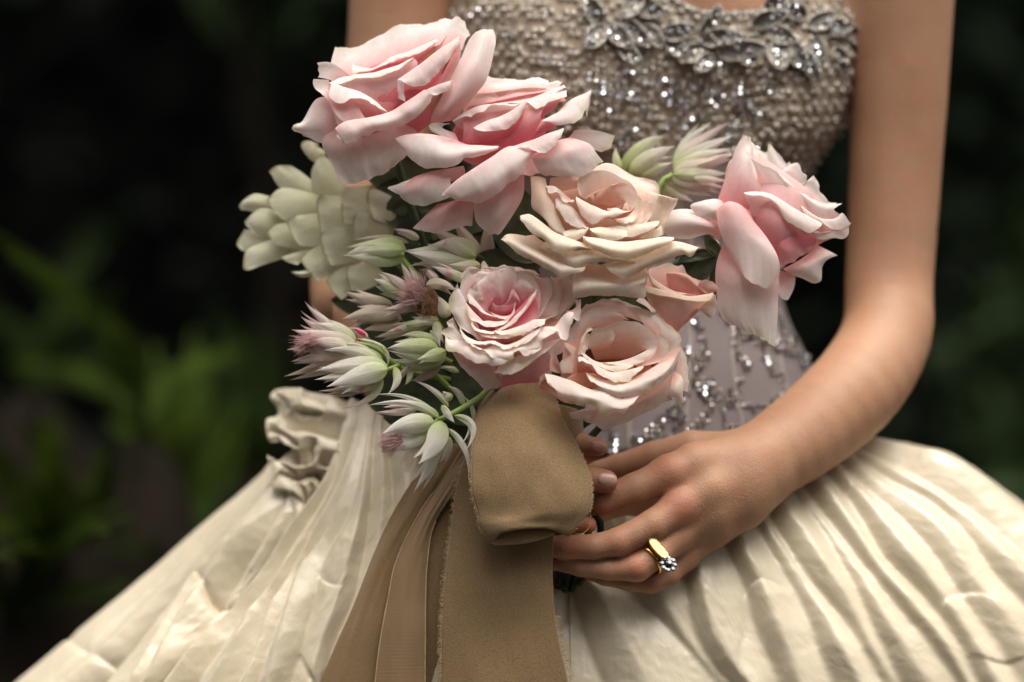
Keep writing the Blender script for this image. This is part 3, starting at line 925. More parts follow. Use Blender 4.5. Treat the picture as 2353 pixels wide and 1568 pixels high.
# vines of beads on the lower bodice
def vine(pts, n, w=7, nc=4):
    n = int(n * 1.7)
    q = crom(np.array(pts, float), np.linspace(0, 1, n))
    for x, y in q:
        p, nn, dd = on_bodice(x + R.uniform(-w, w), y + R.uniform(-w, w))
        if dd < 500:
            u_ = R.rand()
            (silv if u_ < 0.4 else dark).add(p + nn * 4, R.uniform(2.8, 6.0))
    for x, y in q[R.randint(0, n, nc)]:
        p, nn, dd = on_bodice(x, y)
        if dd < 500:
            crystals.append((p + nn * 7, R.uniform(4, 6.5)))
for pts, n in [([(1590, 740), (1620, 800), (1600, 870), (1640, 930)], 46), ([(1660, 720), (1720, 770), (1790, 800), (1850, 830)], 70), ([(1690, 740), (1690, 800), (1720, 850)], 36),
               ([(1600, 870), (1560, 930), (1520, 970), (1470, 1010)], 50), ([(1630, 910), (1690, 930), (1760, 930), (1800, 900)], 50), ([(1640, 930), (1600, 980), (1540, 1010), (1450, 1040)], 50),
               ([(1750, 790), (1770, 850), (1800, 870)], 26), ([(1400, 980), (1420, 1020), (1410, 1060)], 30), ([(1700, 880), (1660, 950), (1690, 1000)], 30), ([(1580, 800), (1570, 860), (1560, 900)], 26),
               ([(1780, 720), (1800, 760), (1830, 790)], 30), ([(1520, 960), (1500, 1000), (1530, 1040)], 24), ([(1680, 620), (1640, 600), (1590, 580)], 40), ([(1640, 560), (1600, 500), (1580, 450)], 40)]:
    vine(pts, n)
for c in [(1630, 890, 22, 26, 4), (1700, 770, 20, 20, 2), (1800, 800, 22, 24, 3), (1845, 825, 14, 12, 2), (1560, 960, 20, 18, 2), (1480, 1010, 18, 14, 3), (1410, 1030, 16, 14, 3), (1610, 830, 16, 14, 2), (1620, 590, 22, 26, 3), (1600, 620, 16, 10, 2)]:
    cluster(*c)
for nm, s_, mt in (('pearl_bead', pearls, m_pearl), ('silver_bead', silv, m_silver), ('dark_bead', dark, m_gun)):
    o = s_.build(nm, mt, bod)
    o['kind'] = 'stuff'

# leaf shaped braided appliques round the neckline
def blade_grid(base, tip, width, z0, z1, bow=(0, 0, 0), cup=0.0, blunt=0.6, nu=9, nv=14, fold=0.0, twist=0.0):
    b, t_ = np.array([*base, z0], float), np.array([*tip, z1], float)
    c = (b + t_) / 2 + np.array(bow, float)
    s = np.linspace(0, 1, nv)[:, None]
    P = (1 - s) ** 2 * b + 2 * s * (1 - s) * c + s**2 * t_
    T = np.gradient(P, axis=0)
    T /= np.linalg.norm(T, axis=1, keepdims=True) + 1e-9
    ang = twist * s[:, 0]
    side0 = np.cross(T, np.array([0, 0, 1.0]))
    side0 /= np.linalg.norm(side0, axis=1, keepdims=True) + 1e-9
    nrm = np.cross(side0, T)
    side = side0 * np.cos(ang)[:, None] + nrm * np.sin(ang)[:, None]
    nr2 = np.cross(side, T)
    nr2 *= np.sign(nr2[:, 2:3].mean() + 1e-6)
    x = s[:, 0]
    e0, e1_ = (0.40, 0.42) if blunt > 1 else (0.55, 1.2 if blunt < 0.66 else 0.75)
    prof = np.clip(x, 0, 1) ** e0 * np.clip(1 - x, 0, 1) ** e1_
    prof = prof / prof.max()
    prof = np.maximum(prof, 0.14 * (1 - x) + 0.012)
    u = np.linspace(-1, 1, nu)
    G = P[:, None] + side[:, None] * (u[None, :, None] * prof[:, None, None] * width / 2)
    G += nr2[:, None] * ((cup * (1 - u**2) - fold * abs(u))[None, :, None] * (prof[:, None, None]))
    return G
silv2 = BeadSet()
leaves = [(1385, 55, 1345, -10, 40), (1385, 60, 1350, 110, 44), (1400, 60, 1450, 110, 40), (1430, 40, 1500, 105, 38), (1450, 0, 1530, 30, 46), (1470, -20, 1430, 40, 40), (1520, 80, 1600, 62, 40), (1530, 100, 1580, 130, 34), (1610, 90, 1655, 12, 30), (1610, 95, 1690, 70, 38),
          (1620, 110, 1560, 140, 40), (1650, 125, 1760, 108, 44), (1640, 130, 1600, 165, 34), (1730, 60, 1810, 32, 40), (1770, 70, 1830, 90, 40), (1760, 20, 1830, -10, 40), (1790, 95, 1800, 160, 52), (1820, 100, 1850, 160, 44), (1850, 40, 1800, 10, 40), (1860, 60, 1920, 30, 40),
          (1870, 80, 1890, 150, 40), (1900, 70, 1960, 60, 40), (1930, 60, 1985, 100, 40), (1940, 90, 1980, 150, 38), (1920, 110, 1940, 170, 36), (1960, 130, 1975, 195, 34), (1965, 40, 1995, 70, 32), (1700, 110, 1740, 150, 36), (1480, 60, 1520, 110, 34), (1840, 110, 1880, 190, 34), (1420, 100, 1470, 150, 34), (1660, 90, 1720, 90, 34)]
m_braid2 = simple_mat('pale_braid', (0.40, 0.36, 0.31), 0.4, metal=0.4, var=0.3, scale=700, bump=0.6, bscale=1200)
for k, (x0, y0, x1, y1, w_) in enumerate(leaves):
    pa, na, _ = on_bodice(x0, y0)
    pb, nb_, _ = on_bodice(x1, y1)
    lift = 14 + 12 * R.rand()
    G = blade_grid((x0, y0), (x1, y1), w_, pa[2] + 8, pb[2] + lift + 8, bow=(R.uniform(-8, 8), R.uniform(-8, 8), 16), cup=-7, blunt=0.7)
    sheet('leaf_applique', G, m_braid, bod, 2.5)
    edge = np.concatenate([G[:, 0], G[::-1, -1]])
    tube('braid_edge', [tuple(q + np.array([0, 0, 2.0])) for q in edge], 3.2, 3.2, m_braid2, bod, nseg=6, n=36)
    for q in edge[::3]:
        silv2.add(q + np.array([0, 0, 4.5]), R.uniform(2.2, 3.2))
    for _ in range(13):
        i, j = R.randint(2, 12), R.randint(1, 8)
        (crystals.append((G[i, j] + np.array([0, 0, 5]), R.uniform(4.5, 8.0))) if R.rand() < 0.26 else silv2.add(G[i, j] + np.array([0, 0, 4]), R.uniform(3, 5.5)))
o = silv2.build('bead_edging', m_silver, bod)
o['kind'] = 'stuff'
# boning channels of pale satin down the waist
m_bone = simple_mat('pale_satin', (0.30, 0.26, 0.235), 0.4, var=0.1, sheen=0.2)
for xs in (1500, 1585, 1665, 1745):
    tube('boning', [tuple(on_bodice(xs + (xs - 1600) * 0.0012 * (y - 560), y)[0] + np.array([0, 0, -2])) for y in range(480, 1041, 70)], 8, 8, m_bone, bod, nseg=8, n=40)
# neckline piping
tube('neckline_piping', [tuple(p + np.array([0, -1, 2])) for p in Gb[0, 10:110:4]], 6, 6, m_braid, bod, nseg=8, n=90) if 'tube' in globals() else None
# each crystal a faceted stone of its own, sharing one mesh
_cs = BeadSet()
cme = None
crystals.sort(key=lambda c: -c[1])
for k, (p, r_) in enumerate(crystals[:300]):
    if cme is None:
        cme = bpy.data.meshes.new('crystal')
        cme.from_pydata([tuple(v) for v in _cs.ico], [], [tuple(f) for f in _cs.icf])
        cme.materials.append(m_crystal)
    o = bpy.data.objects.new('crystal', cme)
    COL.objects.link(o)
    o.location = W(*p)
    rr = r_ * K * (1.5 - p[2] * K) / 1.5
    o.scale = (rr, rr, rr)
    o.rotation_euler = (R.rand() * 6, R.rand() * 6, R.rand() * 6)
    o.parent = bod
    o.matrix_parent_inverse = bod.matrix_world.inverted()

# ------------------------------------------------------------------ gown: skirt
def taffeta_mat():
    m, t, out = new_mat('taffeta')
    L = t.links.new
    tc = nd(t, 'ShaderNodeTexCoord')
    uv = nd(t, 'ShaderNodeUVMap', uv_map='UVMap')
    nz = nd(t, 'ShaderNodeTexNoise', i_Scale=14.0, i_Detail=4.0)
    L(tc.outputs['Object'], nz.inputs[0])
    r = ramp(t, [(0.3, (0.57, 0.475, 0.325)), (0.7, (0.64, 0.55, 0.40))], nz.outputs[0])
    mp = nd(t, 'ShaderNodeMapping')
    mp.inputs['Scale'].default_value = (240, 9, 1)
    L(uv.outputs[0], mp.inputs[0])
    sl = nd(t, 'ShaderNodeTexNoise', i_Scale=1.0, i_Detail=2.0)
    L(mp.outputs[0], sl.inputs[0])
    mr = nd(t, 'ShaderNodeMapRange', i_1=0.35, i_2=0.7, i_3=0.95, i_4=1.03)
    L(sl.outputs[0], mr.inputs[0])
    sc = nd(t, 'ShaderNodeVectorMath', operation='SCALE')
    L(r.outputs[0], sc.inputs[0])
    L(mr.outputs[0], sc.inputs['Scale'])
    cz = nd(t, 'ShaderNodeTexNoise', i_Scale=55.0, i_Detail=5.0, i_Distortion=0.8)
    L(tc.outputs['Object'], cz.inputs[0])
    b1 = nd(t, 'ShaderNodeBump', i_Strength=0.22, i_Distance=0.004)
    L(cz.outputs[0], b1.inputs['Height'])
    b2 = nd(t, 'ShaderNodeBump', i_Strength=0.10, i_Distance=0.0006)
    L(sl.outputs[0], b2.inputs['Height'])
    L(b1.outputs[0], b2.inputs['Normal'])
    pr = nd(t, 'ShaderNodeBsdfPrincipled', i_Roughness=0.36)
    pr.inputs['Specular IOR Level'].default_value = 0.6
    pr.inputs['Anisotropic'].default_value = 0.5
    pr.inputs['Sheen Weight'].default_value = 0.25
    L(sc.outputs[0], pr.inputs['Base Color'])
    L(b2.outputs[0], pr.inputs['Normal'])
    L(pr.outputs[0], out.inputs[0])
    return m
m_taf = taffeta_mat()
skirt_parent = woman

def cloth(name, M, rows, folds, nu=200, nv=150, crum=5.0, seed=0, thick=3.0, parent=None, grow=(0.5, 1.3), cscale=1.0):
    """folds: list of (u, width, height) ridges and valleys running down the cloth"""
    G = loft([crow(M, r_) for r_ in rows], nu, nv)
    V, U = np.meshgrid(np.linspace(0, 1, nv), np.linspace(0, 1, nu), indexing='ij')
    N = gnormals(G)
    if N[..., 2].mean() < 0:
        N = -N
    d = np.zeros_like(U)
    for k, (u0, w_, h_) in enumerate(folds):
        uc = u0 + 0.012 * n1(V * 3.0 + k * 3.7 + seed, k)
        amp = h_ * (grow[0] + (grow[1] - grow[0]) * V) * (1 + 0.3 * n1(V * 2.5 + k * 1.9 + seed, k + 2))
        x = (U - uc) / w_
        d += amp * np.exp(-np.abs(x) ** 1.5)
    sc = cscale
    c1 = 1 - 2 * np.abs(n2(U * 9 * sc + seed, V * 5 * sc + 0.4 * U * 9, seed))
    c2 = 1 - 2 * np.abs(n2(U * 19 * sc + seed * 2 + V * 6, V * 11 * sc, seed + 1))
    c3 = n2(U * 40 * sc, V * 26 * sc, seed + 2)
    d += crum * (0.9 * c1 + 0.55 * c2 + 0.22 * c3) * (0.25 + 0.75 * V)
    G = G + N * d[..., None]
    return sheet(name, G, m_taf, parent or skirt_parent, thick)

def pleats(us, w, h, seed):
    q = random.Random(seed)
    out = []
    for i, u in enumerate(us):
        out.append((u, w * q.uniform(0.8, 1.25), h * q.uniform(0.75, 1.2)))
    return out
def creased(name, M, rows, lines, A=34, Lc=38, nu=260, nv=200, crum=4.0, seed=0, extra=(), cs=1.0, thick=0.0, tilt=0.0):
    """cloth with authored crease lines: it swells between them and pinches sharply along them"""
    G = loft([crow(M, r_) for r_ in rows], nu, nv)
    G[..., 2] += tilt * np.linspace(-0.5, 0.7, nv)[:, None]
    N = gnormals(G)
    if N[..., 2].mean() < 0:
        N = -N
    X = G[..., :2].reshape(-1, 2)
    pinch = np.zeros(len(X))
    step = np.zeros(len(X))
    for k, ln in enumerate(lines):
        pts, wgt, Lk, st = ln if len(ln) == 4 else (*ln, 0)
        q = crom(np.array(pts, float) * M[2] + np.array(M[:2]), np.linspace(0, 1, 22))
        best = np.full(len(X), 1e9)
        tb = np.zeros(len(X))
        sg = np.zeros(len(X))
        for i in range(21):
            a, b = q[i], q[i + 1]
            ab = b - a
            t_ = np.clip(((X - a) @ ab) / (ab @ ab + 1e-9), 0, 1)
            e = X - a - t_[:, None] * ab
            d = np.hypot(e[:, 0], e[:, 1])
            m = d < best
            best[m] = d[m]
            tb[m] = (i + t_[m]) / 21
            sg[m] = np.sign(ab[0] * e[m, 1] - ab[1] * e[m, 0])
        tap = np.clip(np.minimum(tb, 1 - tb) * 5, 0, 1) ** 0.6
        inb = ((q[-1] > X.max(0) - 5).any(), )
        w_ = wgt * np.where(tb > 0.5, np.where(q[-1, 1] > 1560, 1.0, tap), np.where(tb < 0.02, 0.0, tap))
        f = np.exp(-best / (Lc * Lk))
        pinch = np.maximum(pinch, w_ * f)
        step += st * sg * w_ * np.exp(-best / (Lc * Lk * 1.4))
    V, U = np.meshgrid(np.linspace(0, 1, nv), np.linspace(0, 1, nu), indexing='ij')
    d = -A * pinch.reshape(nv, nu) + step.reshape(nv, nu)
    x, y = G[..., 0] / 100 * cs, G[..., 1] / 100 * cs
    wx, wy = x + 0.5 * n2(x * 0.8, y * 0.8, seed + 3), y + 0.5 * n2(x * 0.8 + 5, y * 0.8, seed + 4)
    d += crum * (1.2 * n2(wx * 1.1 + wy * 0.35, wy * 0.45, seed) + 0.9 * (0.5 - np.abs(n2(wx * 1.9 + wy * 0.5, wy * 0.9, seed + 1))) + 0.35 * (0.5 - np.abs(n2(wx * 4.2 - wy, wy * 3.1, seed + 2))) + 0.10 * n2(x * 11, y * 11, seed + 5))
    G = G + N * d[..., None]
    return sheet(name, G, m_taf, skirt_parent, thick)
def pleated(name, M, rows, valleys, H=0.42, peak=0.4, lines=(), A=14, Lc=26, nu=330, nv=220, crum=2.0, seed=0, even=0.0):
    """cloth hanging in irregular pleats: each valley is a curve read off the picture, the cloth swells between neighbours"""
    G = loft([crow(M, r_) for r_ in rows], nu, nv)
    N = gnormals(G)
    if N[..., 2].mean() < 0:
        N = -N
    X = G[..., :2].reshape(-1, 2)
    U1, V1_ = np.linspace(0, 1, nu), np.linspace(0, 1, nv)
    curves = []
    for k, pts in enumerate(valleys):
        qv = crom(np.array(pts, float) * M[2] + np.array(M[:2]), np.linspace(0, 1, 26))
        us, vs = [], []
        for p in qv:
            m = int(np.argmin(((X - p) ** 2).sum(1)))
            us.append(U1[m % nu])
            vs.append(V1_[m // nu])
        o = np.argsort(vs)
        c = np.interp(V1_, np.array(vs)[o], np.array(us)[o])
        for _ in range(3):
            c = np.convolve(np.pad(c, 6, mode='edge'), np.ones(13) / 13, 'valid')
        curves.append(c + 0.004 * n1(V1_ * 5 + 3.3 * k + seed, k))
    curves = np.sort(np.array(curves), 0)
    edge0, edge1 = curves[:1] - 0.12, curves[-1:] + 0.12
    Cv = np.concatenate([edge0, curves, edge1])
    rowlen = np.linalg.norm(np.diff(G, axis=1), axis=2).sum(1)
    d = np.zeros((nv, nu))
    qr = random.Random(seed)
    for k in range(len(Cv) - 1):
        a, b = Cv[k][:, None], Cv[k + 1][:, None]
        ph = (U1[None] - a) / np.maximum(b - a, 1e-4)
        m = (ph >= 0) & (ph < 1)
        p = peak + qr.uniform(-0.14, 0.14) + 0.06 * n1(V1_ * 3 + k * 2.1, k)[:, None]
        up = np.clip(ph / p, 0, 1) ** 0.85
        dn = np.clip((1 - ph) / (1 - p), 0, 1) ** 0.95
        f = -np.log(np.exp(-7 * up) + np.exp(-7 * dn) + 1e-9) / 7
        f = np.clip(f, 0, None)
        hh = H * (b - a) * rowlen[:, None] * qr.uniform(0.75, 1.2) * (1 + 0.22 * n1(V1_ * 4 + k * 1.7 + seed, k + 1)[:, None])
        hh = np.minimum(hh, 46)
        d = np.where(m, hh * f, d)
    # soften the valleys a little so the cloth keeps its thickness
    ker = np.array([1, 3, 4, 3, 1.0]) / 12
    d = sum(w * np.roll(d, s, 1) for w, s in zip(ker, (-2, -1, 0, 1, 2)))
    for k, (pts, wgt, Lk, st) in enumerate(lines):
        ql = crom(np.array(pts, float) * M[2] + np.array(M[:2]), np.linspace(0, 1, 22))
        best = np.full(len(X), 1e9)
        tb, sg = np.zeros(len(X)), np.zeros(len(X))
        for i in range(21):
            a, b = ql[i], ql[i + 1]
            ab = b - a
            t_ = np.clip(((X - a) @ ab) / (ab @ ab + 1e-9), 0, 1)
            e = X - a - t_[:, None] * ab
            dd = np.hypot(e[:, 0], e[:, 1])
            m = dd < best
            best[m] = dd[m]
            tb[m] = (i + t_[m]) / 21
            sg[m] = np.tanh((ab[0] * e[m, 1] - ab[1] * e[m, 0]) / np.hypot(*ab) / 3.0)
        tap = np.sin(np.pi * tb) ** 0.8
        d += (-A * wgt * tap * np.exp(-(best / (Lc * Lk * 0.6)) ** 1.2) + st * sg * tap * np.exp(-best / (Lc * Lk))).reshape(nv, nu)
    V, U = np.meshgrid(V1_, U1, indexing='ij')
    a_, b_ = U * rowlen.mean() / 60, V * 1.0 * np.linalg.norm(np.diff(G, axis=0), axis=2).sum(0).mean() / 60
    wx = a_ + 0.6 * n2(a_ * 0.5, b_ * 0.4, seed + 3)
    d += crum * (1.1 * n2(wx * 0.7, b_ * 0.35, seed) + 1.3 * (0.4 - np.abs(n2(wx * 1.3 + b_ * 0.3, b_ * 0.45, seed + 1))) + 0.45 * (0.4 - np.abs(n2(wx * 2.7 - b_ * 0.8, b_ * 1.2, seed + 2))) + 0.2 * n2(wx * 6, b_ * 3.2, seed + 5))
    G = G + N * d[..., None]
    return sheet(name, G, m_taf, skirt_parent, 0)
# right front
pleated('skirt_panel', G_, [
    ([-230, -200, -230, -330, -430, -560], [(-80, 560), (250, 480), (560, 470), (850, 360), (1100, 230), (1320, 120), (1480, 92), (1500, 70)]),
    ([-190, -150, -170, -260, -380, -580], [(-100, 760), (250, 740), (640, 700), (960, 560), (1280, 400), (1560, 260), (1800, 158), (1850, 120)]),
    ([-150, -100, -120, -200, -330, -600], [(-120, 1000), (250, 1020), (720, 990), (1140, 830), (1560, 640), (1880, 420), (2040, 215), (2080, 190)]),
    ([-130, -70, -90, -150, -300, -620], [(-140, 1300), (260, 1330), (820, 1330), (1400, 1180), (1950, 950), (2330, 680), (2480, 560), (2530, 520)]),
    ([-120, -60, -80, -130, -280, -640], [(-150, 1600), (280, 1650), (900, 1650), (1620, 1560), (2300, 1330), (2800, 1050), (3000, 950), (3050, 900)])],
    [[(60, 620), (130, 880), (200, 1080), (300, 1290)], [(330, 700), (420, 820), (560, 960), (760, 1150), (900, 1320)], [(640, 600), (685, 760), (705, 960), (790, 1130), (970, 1320)], [(830, 480), (900, 650), (985, 830), (1010, 950), (1080, 1120), (1170, 1320)],
     [(1000, 390), (1085, 590), (1200, 780), (1290, 960), (1350, 1140), (1420, 1320)], [(1050, 340), (1130, 500), (1330, 785), (1480, 960), (1620, 1180), (1720, 1320)], [(1170, 270), (1290, 430), (1500, 770), (1610, 990), (1760, 1261), (1800, 1330)],
     [(1235, 240), (1350, 400), (1480, 580), (1640, 780), (1800, 960), (1960, 1170), (2060, 1320)], [(1330, 210), (1480, 360), (1680, 680), (1800, 800), (1990, 1020), (2150, 1300)], [(1400, 150), (1560, 290), (1800, 520), (2030, 800), (2200, 1050), (2350, 1300)],
     [(1460, 110), (1700, 270), (2030, 490), (2250, 780), (2400, 950), (2560, 1200)], [(1490, 100), (1800, 240), (2130, 440), (2400, 700), (2750, 1100)]],
    lines=[([(975, 860), (1010, 795), (1080, 780), (1200, 830)], 0.35, 1.0, 4), ([(1940, 960), (1960, 880), (2060, 830), (2220, 870)], 0.25, 1.2, 3), ([(2080, 1120), (2230, 1165), (2400, 1130)], 0.25, 1.4, -4), ([(1400, 260), (1480, 330), (1560, 290)], 0.5, 0.7, 3), ([(940, 900), (965, 1000), (950, 1130), (965, 1270)], 0.4, 0.8, 3)],
    H=0.43, peak=0.42, crum=2.6, seed=3)
# left front, pleated
pleated('skirt_panel', H_, [
    ([-380, -310, -280, -270], [(1815, -200), (1890, -190), (1970, -190), (2060, -190), (2250, -190), (2500, -160), (2960, -120)]),
    ([-300, -200, -180, -180], [(1720, 190), (1800, 210), (1880, 220), (2000, 230), (2200, 220), (2500, 200), (2960, 200)]),
    ([-270, -150, -130, -150], [(1530, 480), (1630, 540), (1740, 570), (1880, 590), (2120, 560), (2500, 520), (2960, 520)]),
    ([-240, -110, -90, -120], [(1290, 860), (1420, 860), (1560, 870), (1740, 900), (2050, 900), (2500, 900), (2960, 900)]),
    ([-210, -80, -60, -90], [(1010, 1130), (1180, 1180), (1370, 1210), (1600, 1230), (2000, 1230), (2500, 1230), (2960, 1230)]),
    ([-190, -60, -50, -80], [(780, 1420), (1000, 1500), (1250, 1520), (1530, 1540), (2000, 1540), (2500, 1540), (2960, 1540)])],
    [[(1800, -60), (1745, 190), (1600, 450), (1480, 640), (1400, 800), (1270, 950), (1100, 1180), (960, 1400)], [(1862, -60), (1780, 200), (1660, 420), (1560, 620), (1500, 740), (1400, 900), (1340, 1050), (1240, 1290), (1200, 1450)],
     [(1882, -60), (1815, 220), (1735, 420), (1640, 580), (1560, 690), (1490, 880), (1420, 1050), (1340, 1290), (1300, 1450)], [(1910, -60), (1860, 220), (1800, 420), (1720, 560), (1650, 760), (1600, 950), (1560, 1130), (1510, 1290), (1480, 1450)],
     [(1945, -60), (1925, 250), (1905, 450), (1890, 600), (1830, 850), (1740, 1060), (1690, 1290), (1660, 1450)], [(1990, -60), (2040, 200), (2040, 450), (2000, 700), (1960, 900), (1900, 1200), (1880, 1450)], [(2200, -60), (2230, 500), (2200, 1000), (2150, 1450)], [(2500, -40), (2500, 500), (2480, 1000), (2450, 1450)], [(2760, -40), (2740, 500), (2700, 1000), (2640, 1450)]],
    lines=[([(1560, 1110), (1600, 1200), (1660, 1300)], 0.4, 0.8, -5), ([(1650, 690), (1700, 760), (1790, 790)], 0.25, 0.8, 3)],
    H=0.52, peak=0.45, crum=2.6, nu=300, seed=5)
# left, crumpled middle panel
pleated('skirt_panel', H_, [
    ([-420, -370, -340], [(1430, 190), (1530, 260), (1660, 290)]),
    ([-410, -330, -310], [(1225, 430), (1400, 470), (1590, 430)]),
    ([-390, -300, -290], [(1000, 705), (1230, 790), (1440, 700)]),
    ([-370, -280, -270], [(865, 880), (1060, 960), (1330, 870)]),
    ([-350, -250, -240], [(570, 1240), (800, 1200), (1180, 1060)]),
    ([-330, -230, -220], [(400, 1460), (650, 1460), (950, 1380)])],
    [[(1440, 230), (1290, 420), (1090, 660), (960, 850), (880, 1000), (760, 1230), (640, 1400)], [(1500, 290), (1420, 460), (1270, 690), (1160, 870), (1070, 1000), (960, 1180), (860, 1370)], [(1590, 300), (1520, 450), (1400, 680), (1290, 860), (1180, 1020), (1080, 1100)]],
    lines=[([(1010, 680), (1070, 780), (1095, 860), (1160, 900), (1280, 880)], 1.3, 1.0, 10), ([(1330, 690), (1270, 780), (1250, 880)], 0.4, 0.9, -4)],
    H=0.42, peak=0.42, A=16, crum=3.2, nu=180, nv=200, seed=8)
# left, smooth outer panel
pleated('skirt_panel', H_, [
    ([-620, -520, -460], [(1420, 120), (1450, 170), (1500, 230)]),
    ([-620, -500, -440], [(1092, 408), (1200, 480), (1330, 560)]),
    ([-620, -480, -420], [(722, 728), (880, 830), (1050, 920)]),
    ([-620, -460, -400], [(352, 1036), (500, 1140), (680, 1240)]),
    ([-620, -440, -380], [(92, 1256), (270, 1360), (540, 1470)]),
    ([-620, -430, -370], [(-260, 1560), (50, 1640), (400, 1700)])],
    [[(1426, 130), (1150, 440), (800, 790), (450, 1110), (200, 1340), (0, 1520)], [(1445, 190), (1290, 440), (1030, 770), (800, 1040), (600, 1230), (380, 1480)]],
    lines=[([(300, 1000), (440, 1110), (560, 1180), (740, 1240)], 0.45, 0.9, 5)], H=0.30, peak=0.35, A=20, crum=2.2, nu=100, nv=180, seed=11)
# back and lower skirt to the ground
hem = []
for (yy, rx, rz, zc) in [(1130, 330, 260, -760), (1300, 620, 420, -900), (1500, 1050, 600, -1000), (2200, 1700, 1000, -1050), (3400, 2300, 1500, -1050), (4830, 2800, 1900, -1050)]:
    ring = []
    for j in range(61):
        a = 2 * math.pi * j / 60 + math.pi / 2
        wob = 1 + 0.03 * math.sin(a * 17) * min(1, (yy - 1100) / 800)
        ring.append((1420 + rx * wob * math.cos(a), yy, zc + rz * wob * math.sin(a)))
    hem.append(np.array(ring))
Gs = loft(hem, 181, 60)
sheet('skirt', Gs, m_taf, woman, 3.0)

# ruched bustle at the hip
RU = (582.1, 857.8, 0.27355)
creased('ruche', RU, [
    ([-390, -330, -320, -330], [(185, 150), (330, 128), (560, 165), (760, 230), (960, 320)]),
    ([-390, -310, -290, -320], [(142, 210), (330, 260), (560, 300), (760, 330), (960, 420)]),
    ([-390, -320, -300, -310], [(195, 340), (340, 380), (560, 400), (760, 430), (940, 480)]),
    ([-380, -310, -290, -310], [(108, 395), (330, 470), (560, 500), (760, 520), (930, 560)]),
    ([-380, -310, -290, -310], [(120, 570), (330, 600), (560, 620), (760, 640), (900, 660)]),
    ([-390, -320, -300, -310], [(190, 655), (340, 690), (540, 700), (720, 720), (860, 740)]),
    ([-380, -320, -310, -320], [(118, 690), (330, 770), (520, 790), (690, 800), (800, 810)]),
    ([-380, -330, -330, -340], [(155, 830), (330, 860), (500, 880), (640, 890), (740, 900)]),
    ([-390, -340, -340, -350], [(165, 980), (330, 1000), (450, 1010), (560, 1010), (640, 1010)]),
    ([-390, -350, -350, -360], [(300, 1120), (380, 1130), (450, 1140), (520, 1140)]),
    ([-390, -350, -350, -360], [(330, 1230), (380, 1240), (430, 1240), (470, 1240)]),
    ([-390, -350, -350, -360], [(280, 1370), (330, 1380), (380, 1370), (420, 1360)])],
    [([(190, 395), (300, 432), (450, 430), (560, 460), (650, 495), (860, 525), (930, 530)], 1.5, 0.55, 10), ([(300, 330), (450, 352), (590, 345)], 1.1, 0.4, 5), ([(110, 490), (220, 505), (290, 570), (360, 640)], 1.2, 0.4, 6), ([(160, 520), (190, 600), (210, 680)], 1.0, 0.35, 4),
     ([(110, 680), (200, 655), (300, 700), (400, 722), (470, 735)], 1.4, 0.45, 8), ([(160, 690), (240, 780), (330, 870)], 1.2, 0.4, 6), ([(470, 760), (440, 680), (460, 590), (530, 525)], 1.1, 0.5, -6), ([(520, 730), (640, 772), (790, 770)], 1.4, 0.55, 8),
     ([(180, 840), (300, 885), (420, 860), (560, 890), (630, 980)], 1.7, 0.6, 10), ([(160, 1020), (300, 1062), (400, 1092), (520, 1110)], 1.5, 0.5, 9), ([(320, 890), (400, 980), (430, 1080)], 1.5, 0.4, 5), ([(460, 880), (505, 980), (480, 1070)], 1.6, 0.45, 5), ([(540, 900), (580, 960), (560, 1020)], 1.4, 0.4, 5),
     ([(330, 1120), (400, 1130), (470, 1180), (450, 1270)], 1.3, 0.45, 6), ([(240, 180), (220, 250), (290, 330)], 0.6, 0.5, 3), ([(400, 180), (500, 200), (620, 260)], 0.5, 0.6, 2), ([(700, 590), (780, 600), (840, 570)], 0.6, 0.6, 2)],
    A=30, Lc=28, nu=150, nv=220, crum=4, seed=14, cs=1.3, tilt=130)
# ================================================================== FLOWERS
PETAL_N = [0]
def petal(parent, mat, M, rows, w=None, roll=0.0, bulge=0.0, ruf=1.6, jag=1.6, nu=44, nv=22, thick=0, dz=0.0, name='petal', vr=(0, 1)):
    PETAL_N[0] += 1
    k = PETAL_N[0]
    tu = np.linspace(0, 1, nu)
    A = [crom(crow(M, r), tu) for r in rows]
    if roll:
        mid = (A[-1] + A[-2]) / 2
        mid[:, 2] += roll * np.sin(np.pi * np.clip(tu * 0.9 + 0.05, 0, 1)) ** 0.6
        A.insert(-1, mid)
    if w is not None:
        A.insert(0, A[0] + np.array(w, float))
    G = loft(A, nu, nv)
    V, U = np.meshgrid(np.linspace(0, 1, nv), tu, indexing='ij')
    if bulge:
        G[..., 2] += bulge * np.sin(np.pi * U) * np.sin(np.pi * np.clip(V, 0, 1))
    N = gnormals(G)
    ln = np.linalg.norm(np.diff(G, axis=1), axis=2).sum(1).mean()
    fr = max(2.0, ln / 28.0)
    a = n2(U * fr + 3.1 * k, V * 2.5 + k, k) * ruf * (0.25 + V**2) + n2(U * fr * 2.7 + k, V * 3.0 + 5 * k, k + 1) * ruf * 0.55 * V**3
    a += n2(U * 2.2 + 1.3 * k, V * 1.7 + 2.1 * k, k + 3) * ruf * 1.1
    a += n2(U * ln / 20.0 + 5 * k, V * 5.0 + k, k + 5) * 0.9 * ruf / 1.6 * V**2
    G = G + N * a[..., None]
    dv = np.gradient(G, axis=0)
    dv /= np.linalg.norm(dv, axis=2, keepdims=True) + 1e-9
    j = (n1(U * fr * 1.6 + 7 * k, k) + 0.6 * n1(U * fr * 4.1 + 3 * k, k + 1)) * jag * V**8
    j += jag * 0.55 * n1(U * ln / 9.0 + 11 * k, k + 2) * V**14
    G = G + dv * j[..., None]
    G[..., 2] += dz
    vv = vr[0] + (vr[1] - vr[0]) * V
    uv = np.stack([U, vv], -1).reshape(-1, 2)
    return sheet(name, G, mat, parent, thick, uv=uv)

